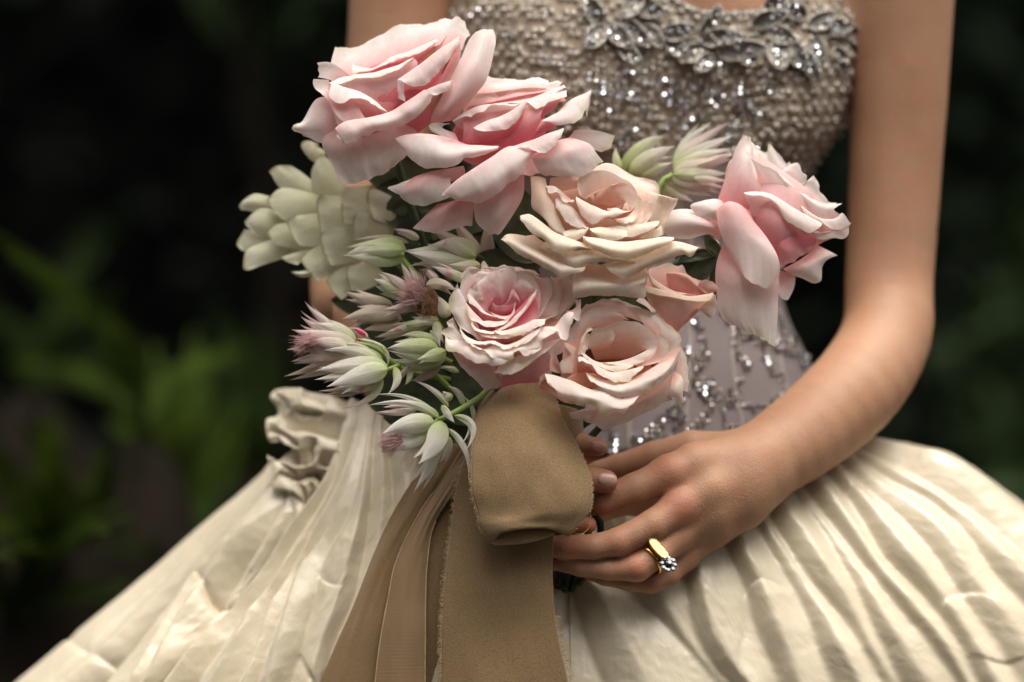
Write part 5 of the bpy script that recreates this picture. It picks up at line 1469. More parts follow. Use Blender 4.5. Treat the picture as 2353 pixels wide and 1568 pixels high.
# back rings, outermost first
P([(-60, [(1330, 200), (1420, 300), (1430, 450), (1380, 600), (1260, 660)]), (-75, [(1430, 160), (1520, 180), (1585, 260), (1598, 330), (1570, 450), (1530, 520), (1460, 620), (1370, 690)])], vr=(0.5, 1), ruf=2.5, jag=3)
P([(-50, [(1310, 230), (1330, 340), (1290, 450), (1200, 600), (1130, 700)]), (-55, [(1300, 170), (1400, 240), (1450, 350), (1440, 470), (1380, 620), (1250, 680)])], vr=(0.45, 1), ruf=2.5)
P([(-40, [(1060, 180), (1140, 260), (1180, 400), (1160, 560), (1100, 680)]), (-45, [(1090, 130), (1200, 190), (1290, 200), (1340, 330), (1300, 450), (1210, 600), (1110, 710)])], vr=(0.4, 1), ruf=2.5, nu=32)
P([(-55, [(330, 330), (430, 230), (600, 170), (760, 160), (1000, 170)]), (-75, [(245, 270), (280, 150), (340, 105), (450, 90), (620, 90), (800, 60), (1000, 90), (1200, 160)])], vr=(0.45, 1), ruf=3, jag=3, nu=34)
P([(-55, [(470, 130), (540, 130), (620, 140)]), (-70, [(485, 110), (520, -5), (575, 100)])], vr=(0.5, 1), nu=10, nv=10)
P([(-35, [(460, 400), (560, 260), (680, 200), (900, 200)]), (-50, [(325, 340), (345, 230), (410, 150), (500, 115), (620, 135), (730, 125)])], vr=(0.4, 1), ruf=2.5)
P([(-25, [(880, 320), (1000, 320), (1080, 420), (1100, 560), (1080, 680)]), (-30, [(905, 135), (980, 100), (1080, 150), (1150, 260), (1190, 420), (1175, 560), (1115, 690)])], vr=(0.3, 1), nu=32)
P([(-30, [(560, 560), (600, 500), (650, 420), (720, 480)]), (-22, [(450, 400), (480, 280), (600, 240), (720, 280)]), (-30, [(465, 335), (440, 270), (510, 185), (610, 140), (725, 130)])], vr=(0.2, 0.9))
P([(-30, [(560, 600), (580, 520), (600, 470)]), (-5, [(400, 480), (420, 440), (500, 440)]), (0, [(330, 400), (345, 325), (410, 345), (485, 350), (495, 430)])], vr=(0.3, 0.95), nu=14)
P([(-35, [(725, 510), (780, 430), (830, 410)]), (-18, [(720, 380), (790, 260), (880, 330)]), (-20, [(715, 260), (730, 150), (800, 70), (855, 55), (895, 120), (905, 240)])], vr=(0.15, 0.9))
P([(-28, [(905, 410), (960, 450), (1040, 445), (1090, 410)]), (-8, [(880, 300), (960, 290), (1060, 340), (1110, 360)]), (-2, [(890, 260), (950, 205), (1040, 235), (1110, 320), (1140, 340)])], vr=(0.1, 0.95))
P([(-25, [(720, 550), (800, 560), (930, 510)]), (-12, [(720, 515), (790, 465), (855, 335), (900, 385), (948, 470)])], vr=(0.0, 0.55), jag=0.3)
P([(-18, [(600, 610), (700, 630), (800, 615), (880, 570)]), (-4, [(628, 485), (655, 515), (720, 522), (800, 518), (890, 475)])], vr=(0.0, 0.45))
# spiral fronts
P([(-5, [(520, 640), (600, 690), (720, 700), (860, 640)]), (2, [(630, 450), (555, 510), (545, 565), (600, 610), (700, 640), (800, 640), (850, 600), (885, 490)]), (8, [(620, 440), (540, 520), (540, 575), (590, 625), (700, 658), (810, 655), (860, 610), (892, 490)])], vr=(0.0, 0.6), roll=2)
P([(0, [(500, 690), (640, 730), (780, 720), (880, 600)]), (10, [(335, 385), (430, 480), (520, 570), (600, 630), (690, 655), (790, 683)]), (18, [(325, 405), (350, 490), (440, 555), (530, 612), (640, 658), (730, 685), (790, 697)])], vr=(0.1, 1), roll=3)
P([(4, [(600, 760), (740, 760), (860, 690)]), (14, [(700, 720), (780, 690), (835, 630), (865, 560), (885, 490)]), (20, [(735, 745), (800, 705), (855, 625), (893, 490)])], vr=(0.2, 1), roll=2, nu=18)
P([(5, [(500, 760), (640, 780), (740, 770)]), (18, [(325, 500), (390, 580), (450, 650), (490, 697), (580, 690), (690, 695), (790, 698)]), (30, [(305, 530), (320, 620), (380, 690), (450, 715), (540, 772), (640, 772), (742, 742)])], vr=(0.2, 1), roll=5)
P([(10, [(660, 830), (780, 800), (900, 700), (1040, 560), (1120, 430)]), (24, [(660, 805), (790, 742), (880, 650), (960, 560), (1060, 430), (1145, 335)]), (30, [(690, 818), (810, 772), (915, 672), (995, 580), (1095, 430), (1147, 345)])], vr=(0.1, 1), roll=2, w=(-6, -18, -18))
P([(0, [(700, 810), (850, 700), (980, 590), (1080, 460), (1140, 390)]), (12, [(710, 830), (890, 780), (1030, 690), (1110, 580), (1150, 470)]), (22, [(720, 830), (890, 800), (1060, 735), (1110, 690), (1160, 560)])], vr=(0.0, 0.3))
P([(8, [(420, 880), (520, 890), (640, 880)]), (30, [(365, 695), (385, 760), (450, 812), (540, 822), (640, 822)]), (42, [(362, 740), (400, 812), (480, 852), (560, 852), (637, 842)])], vr=(0.3, 1), roll=5)
P([(10, [(660, 920), (850, 920), (1100, 830)]), (34, [(630, 818), (760, 822), (900, 785), (1040, 735), (1110, 700), (1240, 688)]), (48, [(690, 835), (850, 872), (910, 867), (1060, 812), (1160, 770), (1230, 742)])], vr=(0.3, 1), roll=6)
P([(10, [(520, 950), (700, 960), (950, 930)]), (32, [(470, 855), (600, 865), (760, 860), (900, 870), (1100, 810)]), (46, [(540, 890), (700, 907), (900, 893), (1040, 852), (1120, 830)])], vr=(0.2, 1), roll=4)
# left side and outer front rolls
P([(-20, [(330, 560), (400, 700), (500, 880)]), (20, [(225, 330), (290, 480), (320, 640), (400, 820), (500, 930)]), (28, [(190, 325), (130, 400), (105, 470), (140, 600), (220, 750), (320, 830), (450, 915)])], vr=(0.4, 1), roll=10, ruf=2)
P([(-40, [(330, 480), (350, 330), (430, 230)]), (-40, [(225, 420), (240, 300), (290, 160), (330, 110)])], vr=(0.5, 1), nu=14)
P([(14, [(300, 1000), (560, 1050), (860, 1020), (1150, 900)]), (40, [(232, 715), (300, 835), (385, 893), (500, 930), (640, 922), (780, 960), (900, 930), (1050, 862), (1210, 790)]), (56, [(228, 820), (330, 940), (470, 992), (600, 982), (700, 1002), (790, 1032), (880, 1000), (960, 955), (1120, 862)])], vr=(0.35, 1), roll=8, ruf=2.4, jag=3, nu=36)
P([(0, [(240, 840), (320, 930), (420, 1010)]), (22, [(160, 672), (170, 760), (240, 850), (330, 960)]), (32, [(150, 668), (82, 710), (90, 775), (12, 830), (80, 885), (180, 940)])], vr=(0.5, 1), roll=4, ruf=2)
P([(18, [(420, 1120), (600, 1150), (820, 1130), (1100, 1010)]), (44, [(330, 950), (400, 1000), (500, 1025), (640, 985), (800, 1035), (960, 985), (1080, 960), (1210, 930)]), (60, [(370, 1000), (500, 1050), (600, 1110), (700, 1135), (850, 1120), (900, 1065), (1060, 1095), (1170, 1030)])], vr=(0.4, 1), roll=8, ruf=3, jag=4, nu=36)
P([(10, [(900, 1040), (1150, 980), (1400, 900)]), (38, [(900, 940), (1080, 860), (1240, 760), (1375, 735), (1465, 610), (1560, 605)]), (56, [(1000, 1050), (1160, 1010), (1250, 930), (1390, 820), (1430, 905), (1480, 930), (1520, 830), (1572, 640)])], vr=(0.45, 1), roll=8, ruf=3, jag=4, nu=32)
P([(15, [(250, 1180), (460, 1240), (700, 1230)]), (42, [(70, 880), (150, 930), (300, 960), (430, 1045), (560, 1085), (700, 1065), (870, 1010)]), (56, [(58, 930), (92, 1030), (250, 1105), (440, 1200), (700, 1218), (860, 1130), (875, 1060)])], vr=(0.45, 1), roll=14, ruf=2.6, jag=3, nu=32)
P([(0, [(680, 1340), (860, 1330), (1060, 1250)]), (26, [(700, 1210), (860, 1130), (1070, 1040), (1300, 950), (1440, 900)]), (44, [(648, 1300), (780, 1330), (880, 1322), (1050, 1220), (1260, 1040)])], vr=(0.4, 1), roll=12)
P([([-30, -25], [(680, 1500), (900, 1440), (1180, 1400), (1290, 1240)]), ([10, 0], [(660, 1400), (860, 1360), (1100, 1290), (1290, 1140)]), ([20, 5], [(650, 1300), (860, 1290), (1060, 1200), (1290, 1020)])], vr=(0.1, 0.6))
P([(15, [(648, 1302), (680, 1330), (720, 1360)]), (8, [(668, 1500), (690, 1480), (715, 1470)])], vr=(0.5, 0.9), nu=10, nv=10)
P([([10, 5], [(140, 1050), (300, 1140), (480, 1200), (640, 1210)]), ([-5, 0], [(220, 1200), (380, 1290), (540, 1340), (660, 1360)]), (-20, [(260, 1270), (390, 1380), (500, 1490), (590, 1500), (668, 1505)])], vr=(0.4, 0.95))
P([(-25, [(480, 1200), (600, 1210), (720, 1200)]), (-30, [(600, 1420), (660, 1440), (700, 1400)])], vr=(0.2, 0.6), nu=12, nv=10)
P([(-30, [(1480, 590), (1570, 560), (1640, 450)]), (-10, [(1560, 660), (1640, 690), (1640, 450)])], vr=(0.5, 0.9), nu=12, nv=10)

# ---------------------------------------------------------------- rose 7: peach, hollow cup
r = flower_root('rose', 'peach rose with a hollow open cup, lowest rose of the bouquet beside the ribbon loop', 'rose', F_, 900, 700, 0, GR)
def P(*a, **k):
    k['roll'] = k.get('roll', 0) * 0.5
    k['ruf'] = k.get('ruf', 1.6) * 1.4
    k['jag'] = k.get('jag', 1.6) * 1.5
    a = ([([v * 0.65 if -100 < v < 0 else v for v in np.atleast_1d(z).tolist()], pts) for z, pts in a[0]],) + a[1:]
    return petal(r, m_peach, F_, *a, dz=55, **k)
bowl(r, m_peach, F_, 860, 660, 440, 300, 0, -70, 80)
bowl(r, m_peach, F_, 900, 600, 520, 400, 0, -60, 120)  # second backing bowl, added to stop light passing into the cup
# outer back
P([(-60, [(520, 420), (700, 260), (960, 300), (1200, 380)]), (-85, [(480, 240), (560, 180), (740, 120), (900, 130), (1100, 200), (1240, 260)])], vr=(0.3, 0.9), ruf=3)
P([(-60, [(1150, 400), (1280, 500), (1290, 680), (1240, 760)]), (-70, [(1040, 210), (1240, 250), (1400, 390), (1520, 490), (1500, 640), (1480, 770)])], vr=(0.4, 1), ruf=2.4)
P([(-50, [(1060, 130), (1140, 180), (1230, 250)]), (-75, [(1090, 110), (1170, 130), (1255, 230), (1250, 260)])], vr=(0.6, 1), nu=12, nv=10)
P([(-40, [(470, 640), (520, 460), (640, 400), (860, 330), (990, 330)]), (-45, [(400, 560), (440, 420), (560, 290), (760, 240), (900, 270)]), (-50, [(325, 590), (360, 460), (440, 330), (520, 240), (600, 200), (820, 200), (960, 290)])], vr=(0.35, 1), ruf=2.4, nu=30)
P([(-30, [(460, 880), (470, 780), (480, 680)]), (-10, [(380, 880), (400, 740), (440, 620)]), (-12, [(290, 880), (300, 770), (390, 690), (330, 620), (330, 560)])], vr=(0.3, 0.95), nu=16)
P([(-40, [(340, 900), (300, 840), (260, 760)]), (-30, [(180, 860), (160, 760), (220, 640)])], vr=(0.1, 0.6), nu=12, nv=10)
# inside of the cup
P([(-120, [(640, 740), (760, 730), (900, 730), (1010, 720)]), (-70, [(580, 560), (760, 480), (1000, 480), (1160, 640)]), (-30, [(620, 430), (800, 370), (960, 335), (1120, 370), (1270, 480), (1285, 580), (1240, 680), (1160, 730)])], vr=(0.0, 0.85), nu=34, ruf=2)
P([(-70, [(650, 660), (780, 640), (850, 560)]), (-40, [(560, 620), (660, 560), (830, 530)]), (-18, [(545, 600), (590, 490), (680, 450), (800, 432), (845, 500)])], vr=(0.2, 1), nu=20)
P([(-25, [(560, 640), (560, 560), (590, 480)]), (0, [(500, 640), (520, 560), (560, 460)]), (0, [(462, 670), (480, 560), (520, 460), (580, 412), (622, 430)])], vr=(0.5, 1), nu=16)
P([(2, [(530, 690), (545, 640), (550, 600)]), (14, [(495, 690), (510, 640), (515, 590)]), (6, [(465, 690), (475, 640), (490, 590)])], vr=(0.6, 1), nu=12, nv=10)
# front of the cup
P([(-40, [(640, 780), (900, 800), (1150, 720)]), (0, [(700, 765), (820, 755), (1000, 715), (1160, 645)]), (12, [(720, 772), (850, 795), (1020, 798), (1130, 760), (1230, 700), (1285, 600)])], vr=(0.4, 1), roll=5)
P([(-15, [(600, 800), (800, 880), (1050, 850)]), (8, [(510, 640), (555, 690), (640, 750), (760, 780), (900, 790), (1030, 800)]), (22, [(500, 650), (540, 710), (640, 790), (760, 845), (870, 862), (960, 845), (1030, 803)])], vr=(0.3, 1), roll=5)
P([(-10, [(560, 840), (760, 930), (1050, 880)]), (20, [(465, 720), (520, 718), (600, 770), (700, 820), (830, 858), (960, 845), (1135, 810)]), (38, [(465, 775), (560, 800), (650, 870), (715, 890), (780, 940), (900, 952), (1020, 930), (1090, 860), (1135, 812)])], vr=(0.4, 1), roll=8, ruf=2.4, jag=3)
P([(-10, [(450, 900), (600, 880), (720, 900)]), (0, [(460, 700), (560, 790), (690, 860)])], vr=(0.0, 0.25), nu=14, nv=10)
P([(-35, [(1040, 800), (1160, 760), (1250, 690)]), (-30, [(1060, 810), (1200, 740), (1285, 620)]), (-8, [(1130, 810), (1290, 770), (1400, 760), (1410, 600), (1340, 500), (1290, 470)])], vr=(0.2, 1), ruf=2.2, nu=28)
P([(-45, [(440, 740), (700, 850), (1000, 860), (1200, 780)]), (-40, [(450, 920), (700, 980), (1000, 980), (1260, 880)])], vr=(0.0, 0.3))
P([(-25, [(310, 560), (400, 560), (500, 540)]), (-18, [(300, 740), (400, 740), (490, 740)]), (-25, [(280, 930), (400, 940), (500, 930)])], vr=(0.2, 0.6))
# big front-right petal sweeping round
P([(0, [(580, 900), (760, 950), (1000, 930), (1250, 800), (1400, 640)]), (28, [(545, 872), (720, 950), (900, 965), (1080, 910), (1280, 800), (1440, 720), (1515, 600)]), (50, [(600, 960), (760, 1040), (900, 1060), (1080, 1010), (1250, 930), (1400, 820), (1500, 660)]), (42, [(680, 1030), (800, 1110), (930, 1132), (1080, 1105), (1220, 1068), (1240, 1010), (1390, 890), (1470, 770), (1510, 690)])], vr=(0.35, 1), ruf=2.2, jag=3, nu=34)
P([(5, [(350, 920), (450, 1010), (680, 1040)]), (-2, [(350, 915), (450, 875), (550, 870), (620, 950)])], vr=(0.0, 0.3), nu=16, nv=10)
P([(15, [(300, 1060), (600, 1100), (900, 1180)]), (40, [(130, 880), (220, 890), (400, 950), (560, 1020), (720, 1060), (900, 1140), (1090, 1110)]), (62, [(150, 980), (300, 1080), (520, 1110), (680, 1160), (830, 1230), (960, 1240), (1040, 1180)]), (50, [(185, 1020), (240, 1110), (320, 1170), (460, 1200), (600, 1200), (650, 1260), (740, 1320), (850, 1270), (945, 1340), (950, 1290)])], vr=(0.4, 1), ruf=2.6, jag=3, nu=32)
P([(30, [(132, 880), (90, 900), (75, 930)]), (20, [(130, 900), (95, 950), (65, 1028)])], vr=(0.6, 1), nu=8, nv=8)
P([(0, [(100, 920), (200, 1010), (320, 1160), (520, 1210)]), (-20, [(60, 1020), (160, 1080), (300, 1180), (600, 1225)])], vr=(0.0, 0.3), nu=14, nv=10)
P([(-60, [(60, 330), (200, 300), (340, 300)]), (-50, [(60, 480), (200, 480), (340, 480)]), (-62, [(80, 640), (200, 700), (330, 640)])], vr=(0.3, 0.7))
P([(-40, [(420, 130), (450, 200), (470, 330)]), (-20, [(460, 120), (476, 200), (474, 322)])], vr=(0.6, 1), nu=14, nv=10)
# outer bottom petals
P([(10, [(700, 1150), (950, 1180), (1250, 1020), (1450, 860)]), ([0, 30, 10], [(600, 1260), (900, 1260), (1200, 1130), (1420, 1000)]), (0, [(520, 1370), (640, 1430), (720, 1467), (800, 1440), (1000, 1360), (1250, 1240), (1430, 1150)])], vr=(0.4, 0.95), ruf=1.2)
P([(0, [(700, 1240), (760, 1290), (700, 1330)]), (12, [(520, 1250), (560, 1300), (560, 1350)]), (4, [(440, 1275), (355, 1300), (420, 1355), (520, 1365)])], vr=(0.5, 1), nu=14)
P([(-10, [(1250, 1060), (1380, 980), (1450, 860)]), ([5, 15, 0], [(1370, 1110), (1480, 1050), (1540, 930)]), (-5, [(1390, 1110), (1470, 1170), (1525, 1230), (1555, 1150), (1550, 1090)])], vr=(0.5, 1), nu=16)
P([(-25, [(1430, 960), (1480, 820), (1500, 640)]), (-22, [(1530, 1050), (1560, 860), (1530, 620)]), (-20, [(1590, 1075), (1600, 960), (1590, 790), (1520, 580)])], vr=(0.5, 1), nu=18)
# ================================================================== BLUSHING BLOSSOMS, CONE FLOWER, LEAVES
m_bract = petal_mat('bract', (0.52, 0.57, 0.24), (0.70, 0.68, 0.50), (0.76, 0.68, 0.60), (0.74, 0.40, 0.38), rough=0.5, trans=0.3, vein=0.5, spots=(0.74, 0.30, 0.28))
m_bractp = petal_mat('bract_pinkish', (0.66, 0.62, 0.42), (0.74, 0.62, 0.53), (0.76, 0.58, 0.54), (0.70, 0.22, 0.28), rough=0.5, trans=0.3, vein=0.5, spots=(0.70, 0.25, 0.27))
m_bractg = petal_mat('bract_green', (0.38, 0.46, 0.16), (0.58, 0.62, 0.34), (0.72, 0.70, 0.52), (0.72, 0.60, 0.42), rough=0.48, trans=0.3, vein=0.5)
m_bractw = petal_mat('bract_white', (0.50, 0.56, 0.22), (0.76, 0.73, 0.60), (0.80, 0.745, 0.66), (0.74, 0.42, 0.42), rough=0.5, trans=0.3, vein=0.6)
m_bractb = petal_mat('bract_faded', (0.50, 0.42, 0.26), (0.58, 0.48, 0.36), (0.62, 0.50, 0.40), (0.52, 0.30, 0.22), rough=0.55, trans=0.25, vein=0.5)  # brownish bracts, with the shade of the inner bouquet put into the colour
m_hot = simple_mat('crimson_bract', (0.62, 0.04, 0.12), 0.5, var=0.25, trans=0.2)
m_cone = petal_mat('cone_scale', (0.48, 0.49, 0.27), (0.63, 0.62, 0.42), (0.70, 0.69, 0.50), (0.26, 0.20, 0.09), rough=0.5, trans=0.25, vein=0.15, edge_w=0.94, edge_n=(0.30, 0.42))  # brown margin paints the dark gaps between scales
m_stem = simple_mat('green_stem', (0.22, 0.30, 0.07), 0.5, var=0.25, scale=60)
m_dkst = simple_mat('dark_stem', (0.030, 0.050, 0.020), 0.5, var=0.3, scale=60)
m_fluff = simple_mat('pink_filament', (0.66, 0.42, 0.40), 0.8, var=0.2, scale=200, trans=0.3)
m_brown = simple_mat('brown_filament', (0.22, 0.11, 0.05), 0.7, var=0.4, scale=200)

BN = [0]
DUP = [True]
def bract(parent, mat, M, b, t_, w, z0, z1, bow=(0, 0, 0), cup=None, blunt=0.62, fold=0.0, twist=0.0, name='bract', nu=11, nv=18, ruf=1.0):
    BN[0] += 1
    k = BN[0]
    s = M[2]
    if name == 'bract':
        w *= 0.86
        if DUP[0] and w > 56 and mat is not m_hot:
            DUP[0] = False
            qd = random.Random(k)
            dx, dy = t_[0] - b[0], t_[1] - b[1]
            an = qd.choice((-1, 1)) * qd.uniform(0.10, 0.22)
            f_ = qd.uniform(0.8, 1.0)
            t2 = (b[0] + f_ * (dx * math.cos(an) - dy * math.sin(an)), b[1] + f_ * (dx * math.sin(an) + dy * math.cos(an)))
            bract(parent, mat, M, b, t2, w * 0.62 / 0.86, z0 - 9, z1 - 9 + qd.uniform(-4, 3), bow)
            DUP[0] = True
    B = (M[0] + b[0] * s, M[1] + b[1] * s)
    T = (M[0] + t_[0] * s, M[1] + t_[1] * s)
    G = blade_grid(B, T, w * s, z0, z1, bow=(bow[0] * s, bow[1] * s, bow[2] if len(bow) > 2 else 0), cup=w * s * 0.13 if cup is None else cup, blunt=blunt, nu=nu, nv=nv, fold=fold, twist=twist)
    V, U = np.meshgrid(np.linspace(0, 1, nv), np.linspace(0, 1, nu), indexing='ij')
    N = gnormals(G)
    G = G + N * (ruf * n2(U * 3 + k, V * 4 + k * 2.2, k))[..., None]
    # a raised midrib
    G = G + N * (0.9 * np.exp(-((U - 0.5) / 0.10) ** 2) * (1 - V))[..., None]
    return sheet(name, G, mat, parent, 0)

def fibres(name, parent, mat, M, c, z, n, length, spread, ang, fan, seed, w=1.2, curl=0.0, dzv=0.0):
    """a tuft of fine filaments, one mesh"""
    q = np.random.RandomState(seed)
    v, f = [], []
    cx, cy = M[0] + c[0] * M[2], M[1] + c[1] * M[2]
    for i in range(n):
        a = math.radians(ang + q.uniform(-fan, fan))
        L_ = length * q.uniform(0.6, 1.1)
        p0 = np.array([cx, cy, z]) + q.normal(size=3) * spread
        d = np.array([math.cos(a), math.sin(a), q.uniform(-0.4, 0.5) + dzv])
        e = np.array([-d[1], d[0], q.uniform(-0.5, 0.5)])
        cc = q.uniform(-1, 1) * curl
        m = 5
        o = len(v)
        for j in range(m + 1):
            t_ = j / m
            p = p0 + d * L_ * t_ + e * cc * L_ * t_ * t_ + np.array([0, 0.15 * L_ * t_ * t_, 0])
            ww = w * (1 - 0.7 * t_)
            v += [p - e * ww * 0.5, p + e * ww * 0.5, p + np.array([0, 0, ww])]
        for j in range(m):
            A = o + j * 3
            for k in range(3):
                k2 = (k + 1) % 3
                f.append((A + k, A + k2, A + 3 + k2, A + 3 + k))
    o = link_mesh(name, Wn(np.array(v)), f, mat, parent)
    o['kind'] = 'stuff'
    return o

GB = 'blushing blossoms in the bouquet'
# --- pinkish open head at the far left
r = flower_root('blossom', 'pink tipped pointed blossom, leftmost of the spiky ones, with a crimson bract', 'blossom', V_, 600, 430, -10, GB)
tube('stem', [(812, 790, -12), (860, 800, -25), (930, 850, -60), (1100, 900, -100), (1240, 1080, -120)], 6, 8, m_stem, r)
for b, t_, w, z0, z1, bow, mt in [
        ((600, 400), (262, 148), 74, -30, -34, (-40, 40), m_bractp), ((560, 380), (308, 165), 44, -40, -44, (-30, 30), m_bractp), ((600, 430), (232, 252), 100, -22, -20, (-30, 30), m_bractp),
        ((610, 420), (420, 270), 90, -30, -20, (0, -10), m_bract), ((610, 440), (172, 343), 140, -8, 0, (-10, 20), m_bractp), ((610, 430), (330, 300), 150, -16, -6, (0, -20), m_bract),
        ((600, 470), (142, 482), 110, -10, -8, (0, -10), m_bractp), ((620, 490), (165, 565), 110, -14, -10, (0, -10), m_bractp), ((620, 520), (122, 668), 90, -26, -30, (0, 10), m_bractb), ((640, 560), (155, 695), 60, -30, -36, (0, 10), m_bractb),
        ((560, 470), (300, 420), 110, 4, 4, (0, -20), m_bractp), ((688, 384), (590, 335), 34, -18, -16, (0, -10), m_hot), ((700, 400), (560, 330), 60, -28, -28, (0, -14), m_bractp), ((655, 425), (630, 402), 30, -24, -12, (0, 0), m_hot)]:
    bract(r, mt, V_, b, t_, w, z0, z1, bow)
fibres('filament', r, m_fluff, V_, (330, 430), -2, 220, 44, 7, 178, 28, 3)
# --- creamy head just below it
r = flower_root('blossom', 'creamy green blossom with closed pointed bracts, just under the pink tipped one', 'blossom', V_, 800, 620, 20, GB)
tube('stem', [(888, 850, 10), (920, 838, -5), (960, 815, -20), (1060, 850, -80), (1240, 1090, -110)], 5, 8, m_stem, r)
for b, t_, w, z0, z1, bow, mt in [
        ((790, 590), (390, 487), 100, 5, 10, (60, -80), m_bract), ((800, 560), (430, 500), 110, -6, 0, (20, -60), m_bract), ((835, 600), (335, 632), 150, 12, 20, (0, -40), m_bractw), ((830, 610), (332, 690), 130, 8, 14, (0, 10), m_bractw),
        ((835, 620), (412, 742), 170, 24, 34, (30, -30), m_bractw), ((780, 700), (470, 745), 110, 14, 20, (0, 30), m_bract), ((760, 720), (355, 768), 60, -4, -10, (0, 20), m_bractb), ((770, 740), (370, 792), 50, -10, -16, (0, 20), m_bractb),
        ((800, 680), (522, 890), 60, 0, 6, (110, 60), m_bract), ((700, 690), (450, 800), 120, -12, -20, (0, 30), m_bract)]:
    bract(r, mt, V_, b, t_, w, z0, z1, bow)
# --- green bud
r = flower_root('blossom', 'pale green closed bud beside the left edge of the cupped pink rose', 'blossom', V_, 1100, 480, 20, GB)
tube('stem', [(1010, 815, 5), (980, 830, -10), (1010, 870, -50), (1240, 1080, -120)], 5, 8, m_stem, r)
for b, t_, w, z0, z1, bow, mt in [
        ((1170, 560), (870, 545), 90, -4, 0, (0, 50), m_bractg), ((1180, 430), (925, 388), 74, 6, 10, (0, -50), m_bractg), ((1185, 470), (828, 476), 130, 16, 22, (0, -30), m_bractg), ((1185, 500), (845, 490), 110, 10, 18, (0, 40), m_bractg),
        ((1240, 490), (1040, 548), 110, 26, 30, (0, 20), m_bractg), ((1240, 530), (900, 560), 110, -2, 4, (0, 60), m_bractg), ((1130, 350), (1200, 462), 50, 4, 14, (20, 0), m_bract), ((1200, 580), (990, 700), 76, -20, -30, (30, 30), m_bractb)]:
    bract(r, mt, V_, b, t_, w, z0, z1, bow)
# thin strap leaves around them
for b, t_, w, z0, z1, bow in [((830, 480), (610, 405), 30, 10, -5, (0, -30)), ((800, 470), (835, 600), 30, 10, 5, (40, -20)), ((880, 605), (832, 796), 60, 8, 20, (90, 0)), ((985, 600), (955, 730), 36, -10, -14, (30, 0)), ((965, 720), (1000, 590), 28, -8, -12, (40, 0)),
                               ((1330, 640), (1180, 610), 40, -40, -50, (0, -30)), ((900, 700), (1010, 560), 40, -34, -30, (0, 0))]:
    bract(r, m_bract, V_, b, t_, w, z0, z1, bow, name='strap_leaf')
# --- white hanging head
r = flower_root('blossom', 'white pointed blossom hanging lowest, left of the brown ribbon loop, with a pink tuft', 'blossom', V_, 1190, 980, 60, GB)
tube('stem', [(1008, 966, 55), (1050, 945, 52), (1100, 915, 30), (1140, 890, -10), (1240, 1000, -110)], 6.5, 8, m_stem, r)
for b, t_, w, z0, z1, bow, mt in [
        ((1195, 960), (690, 872), 66, 40, 40, (70, -120), m_bractw), ((1040, 900), (740, 915), 60, 30, 30, (0, 20), m_bractp), ((1040, 885), (800, 880), 50, 26, 26, (0, -10), m_bractp), ((1160, 990), (790, 1070), 160, 60, 74, (0, -60), m_bractw),
        ((1130, 1050), (868, 1196), 130, 48, 58, (-20, -10), m_bractw), ((1200, 975), (1050, 1272), 170, 66, 84, (70, 30), m_bractw), ((1230, 1060), (1015, 1472), 90, 44, 40, (20, 20), m_bractw), ((1180, 1200), (1075, 1455), 50, 34, 24, (30, 0), m_bractw),
        ((1250, 1028), (1395, 1382), 52, 60, 70, (100, -60), m_bractw), ((1300, 940), (1372, 1186), 66, 66, 80, (180, -80), m_bractw), ((1212, 868), (1302, 990), 62, 74, 80, (0, 10), m_bractw), ((1360, 870), (1252, 735), 56, 44, 50, (40, -40), m_bract),
        ((1255, 880), (1010, 693), 50, 30, 20, (60, -30), m_bract), ((1280, 830), (1215, 770), 70, 30, 26, (0, 0), m_bract), ((1430, 970), (1360, 800), 40, 30, 20, (50, 0), m_bract), ((1190, 950), (1040, 870), 60, 30, 40, (0, -30), m_bract), ((1250, 1080), (1190, 1270), 70, 30, 30, (60, 0), m_bract),
        ((1140, 1060), (1010, 1235), 60, 40, 46, (0, 0), m_bractp), ((1180, 960), (1130, 1080), 40, 64, 60, (0, 0), m_bractg)]:
    bract(r, mt, V_, b, t_, w, z0, z1, bow)
fibres('filament', r, m_fluff, V_, (905, 1110), 50, 420, 38, 8, 165, 32, 4)
# --- opened head with pink filaments
r = flower_root('blossom', 'opened blossom showing pink filaments and a brown centre, left of the cupped pink rose', 'blossom', T_, 1330, 1120, 0, GB)
tube('stem', [(985, 700, -25), (1030, 780, -60), (1240, 1060, -120)], 6, 8, m_stem, r)
for b, t_, w, z0, z1, bow, mt in [
        ((1270, 1060), (1175, 868), 64, -16, -10, (0, 0), m_bractp), ((1250, 1070), (1038, 935), 76, -20, -14, (0, -10), m_bractp), ((1230, 1090), (985, 985), 110, -26, -20, (0, -10), m_bractg), ((1220, 1110), (1000, 1030), 90, -30, -26, (0, 0), m_bractg),
        ((1330, 1170), (1052, 1196), 80, -10, -2, (0, -10), m_bractp), ((1640, 1000), (1382, 898), 70, 10, 14, (0, -10), m_bract), ((1420, 1000), (1350, 920), 70, 4, 12, (0, 0), m_bractp), ((1350, 1030), (1560, 1070), 90, 12, 20, (0, -60), m_bractb),
        ((1480, 1250), (1430, 1100), 110, 14, 26, (20, 0), m_bract), ((1420, 1270), (1440, 1432), 76, 6, 14, (-10, 0), m_bract), ((1400, 1280), (1075, 1345), 80, -8, -4, (0, -10), m_bract), ((1210, 1300), (1400, 1285), 60, 4, 12, (0, -20), m_bract),
        ((1430, 1260), (1250, 1240), 80, 0, 4, (0, 30), m_bract), ((1510, 1180), (1560, 1010), 60, 6, 10, (20, 0), m_bract), ((1300, 1040), (1230, 900), 50, -12, -6, (10, 0), m_bractp), ((1380, 1290), (1180, 1330), 70, -12, -10, (0, 10), m_bractb)]:
    bract(r, mt, T_, b, t_, w, z0, z1, bow)
bowl(r, m_brown, T_, 1350, 1150, 90, 110, 0, -2, 14, name='flower_centre')
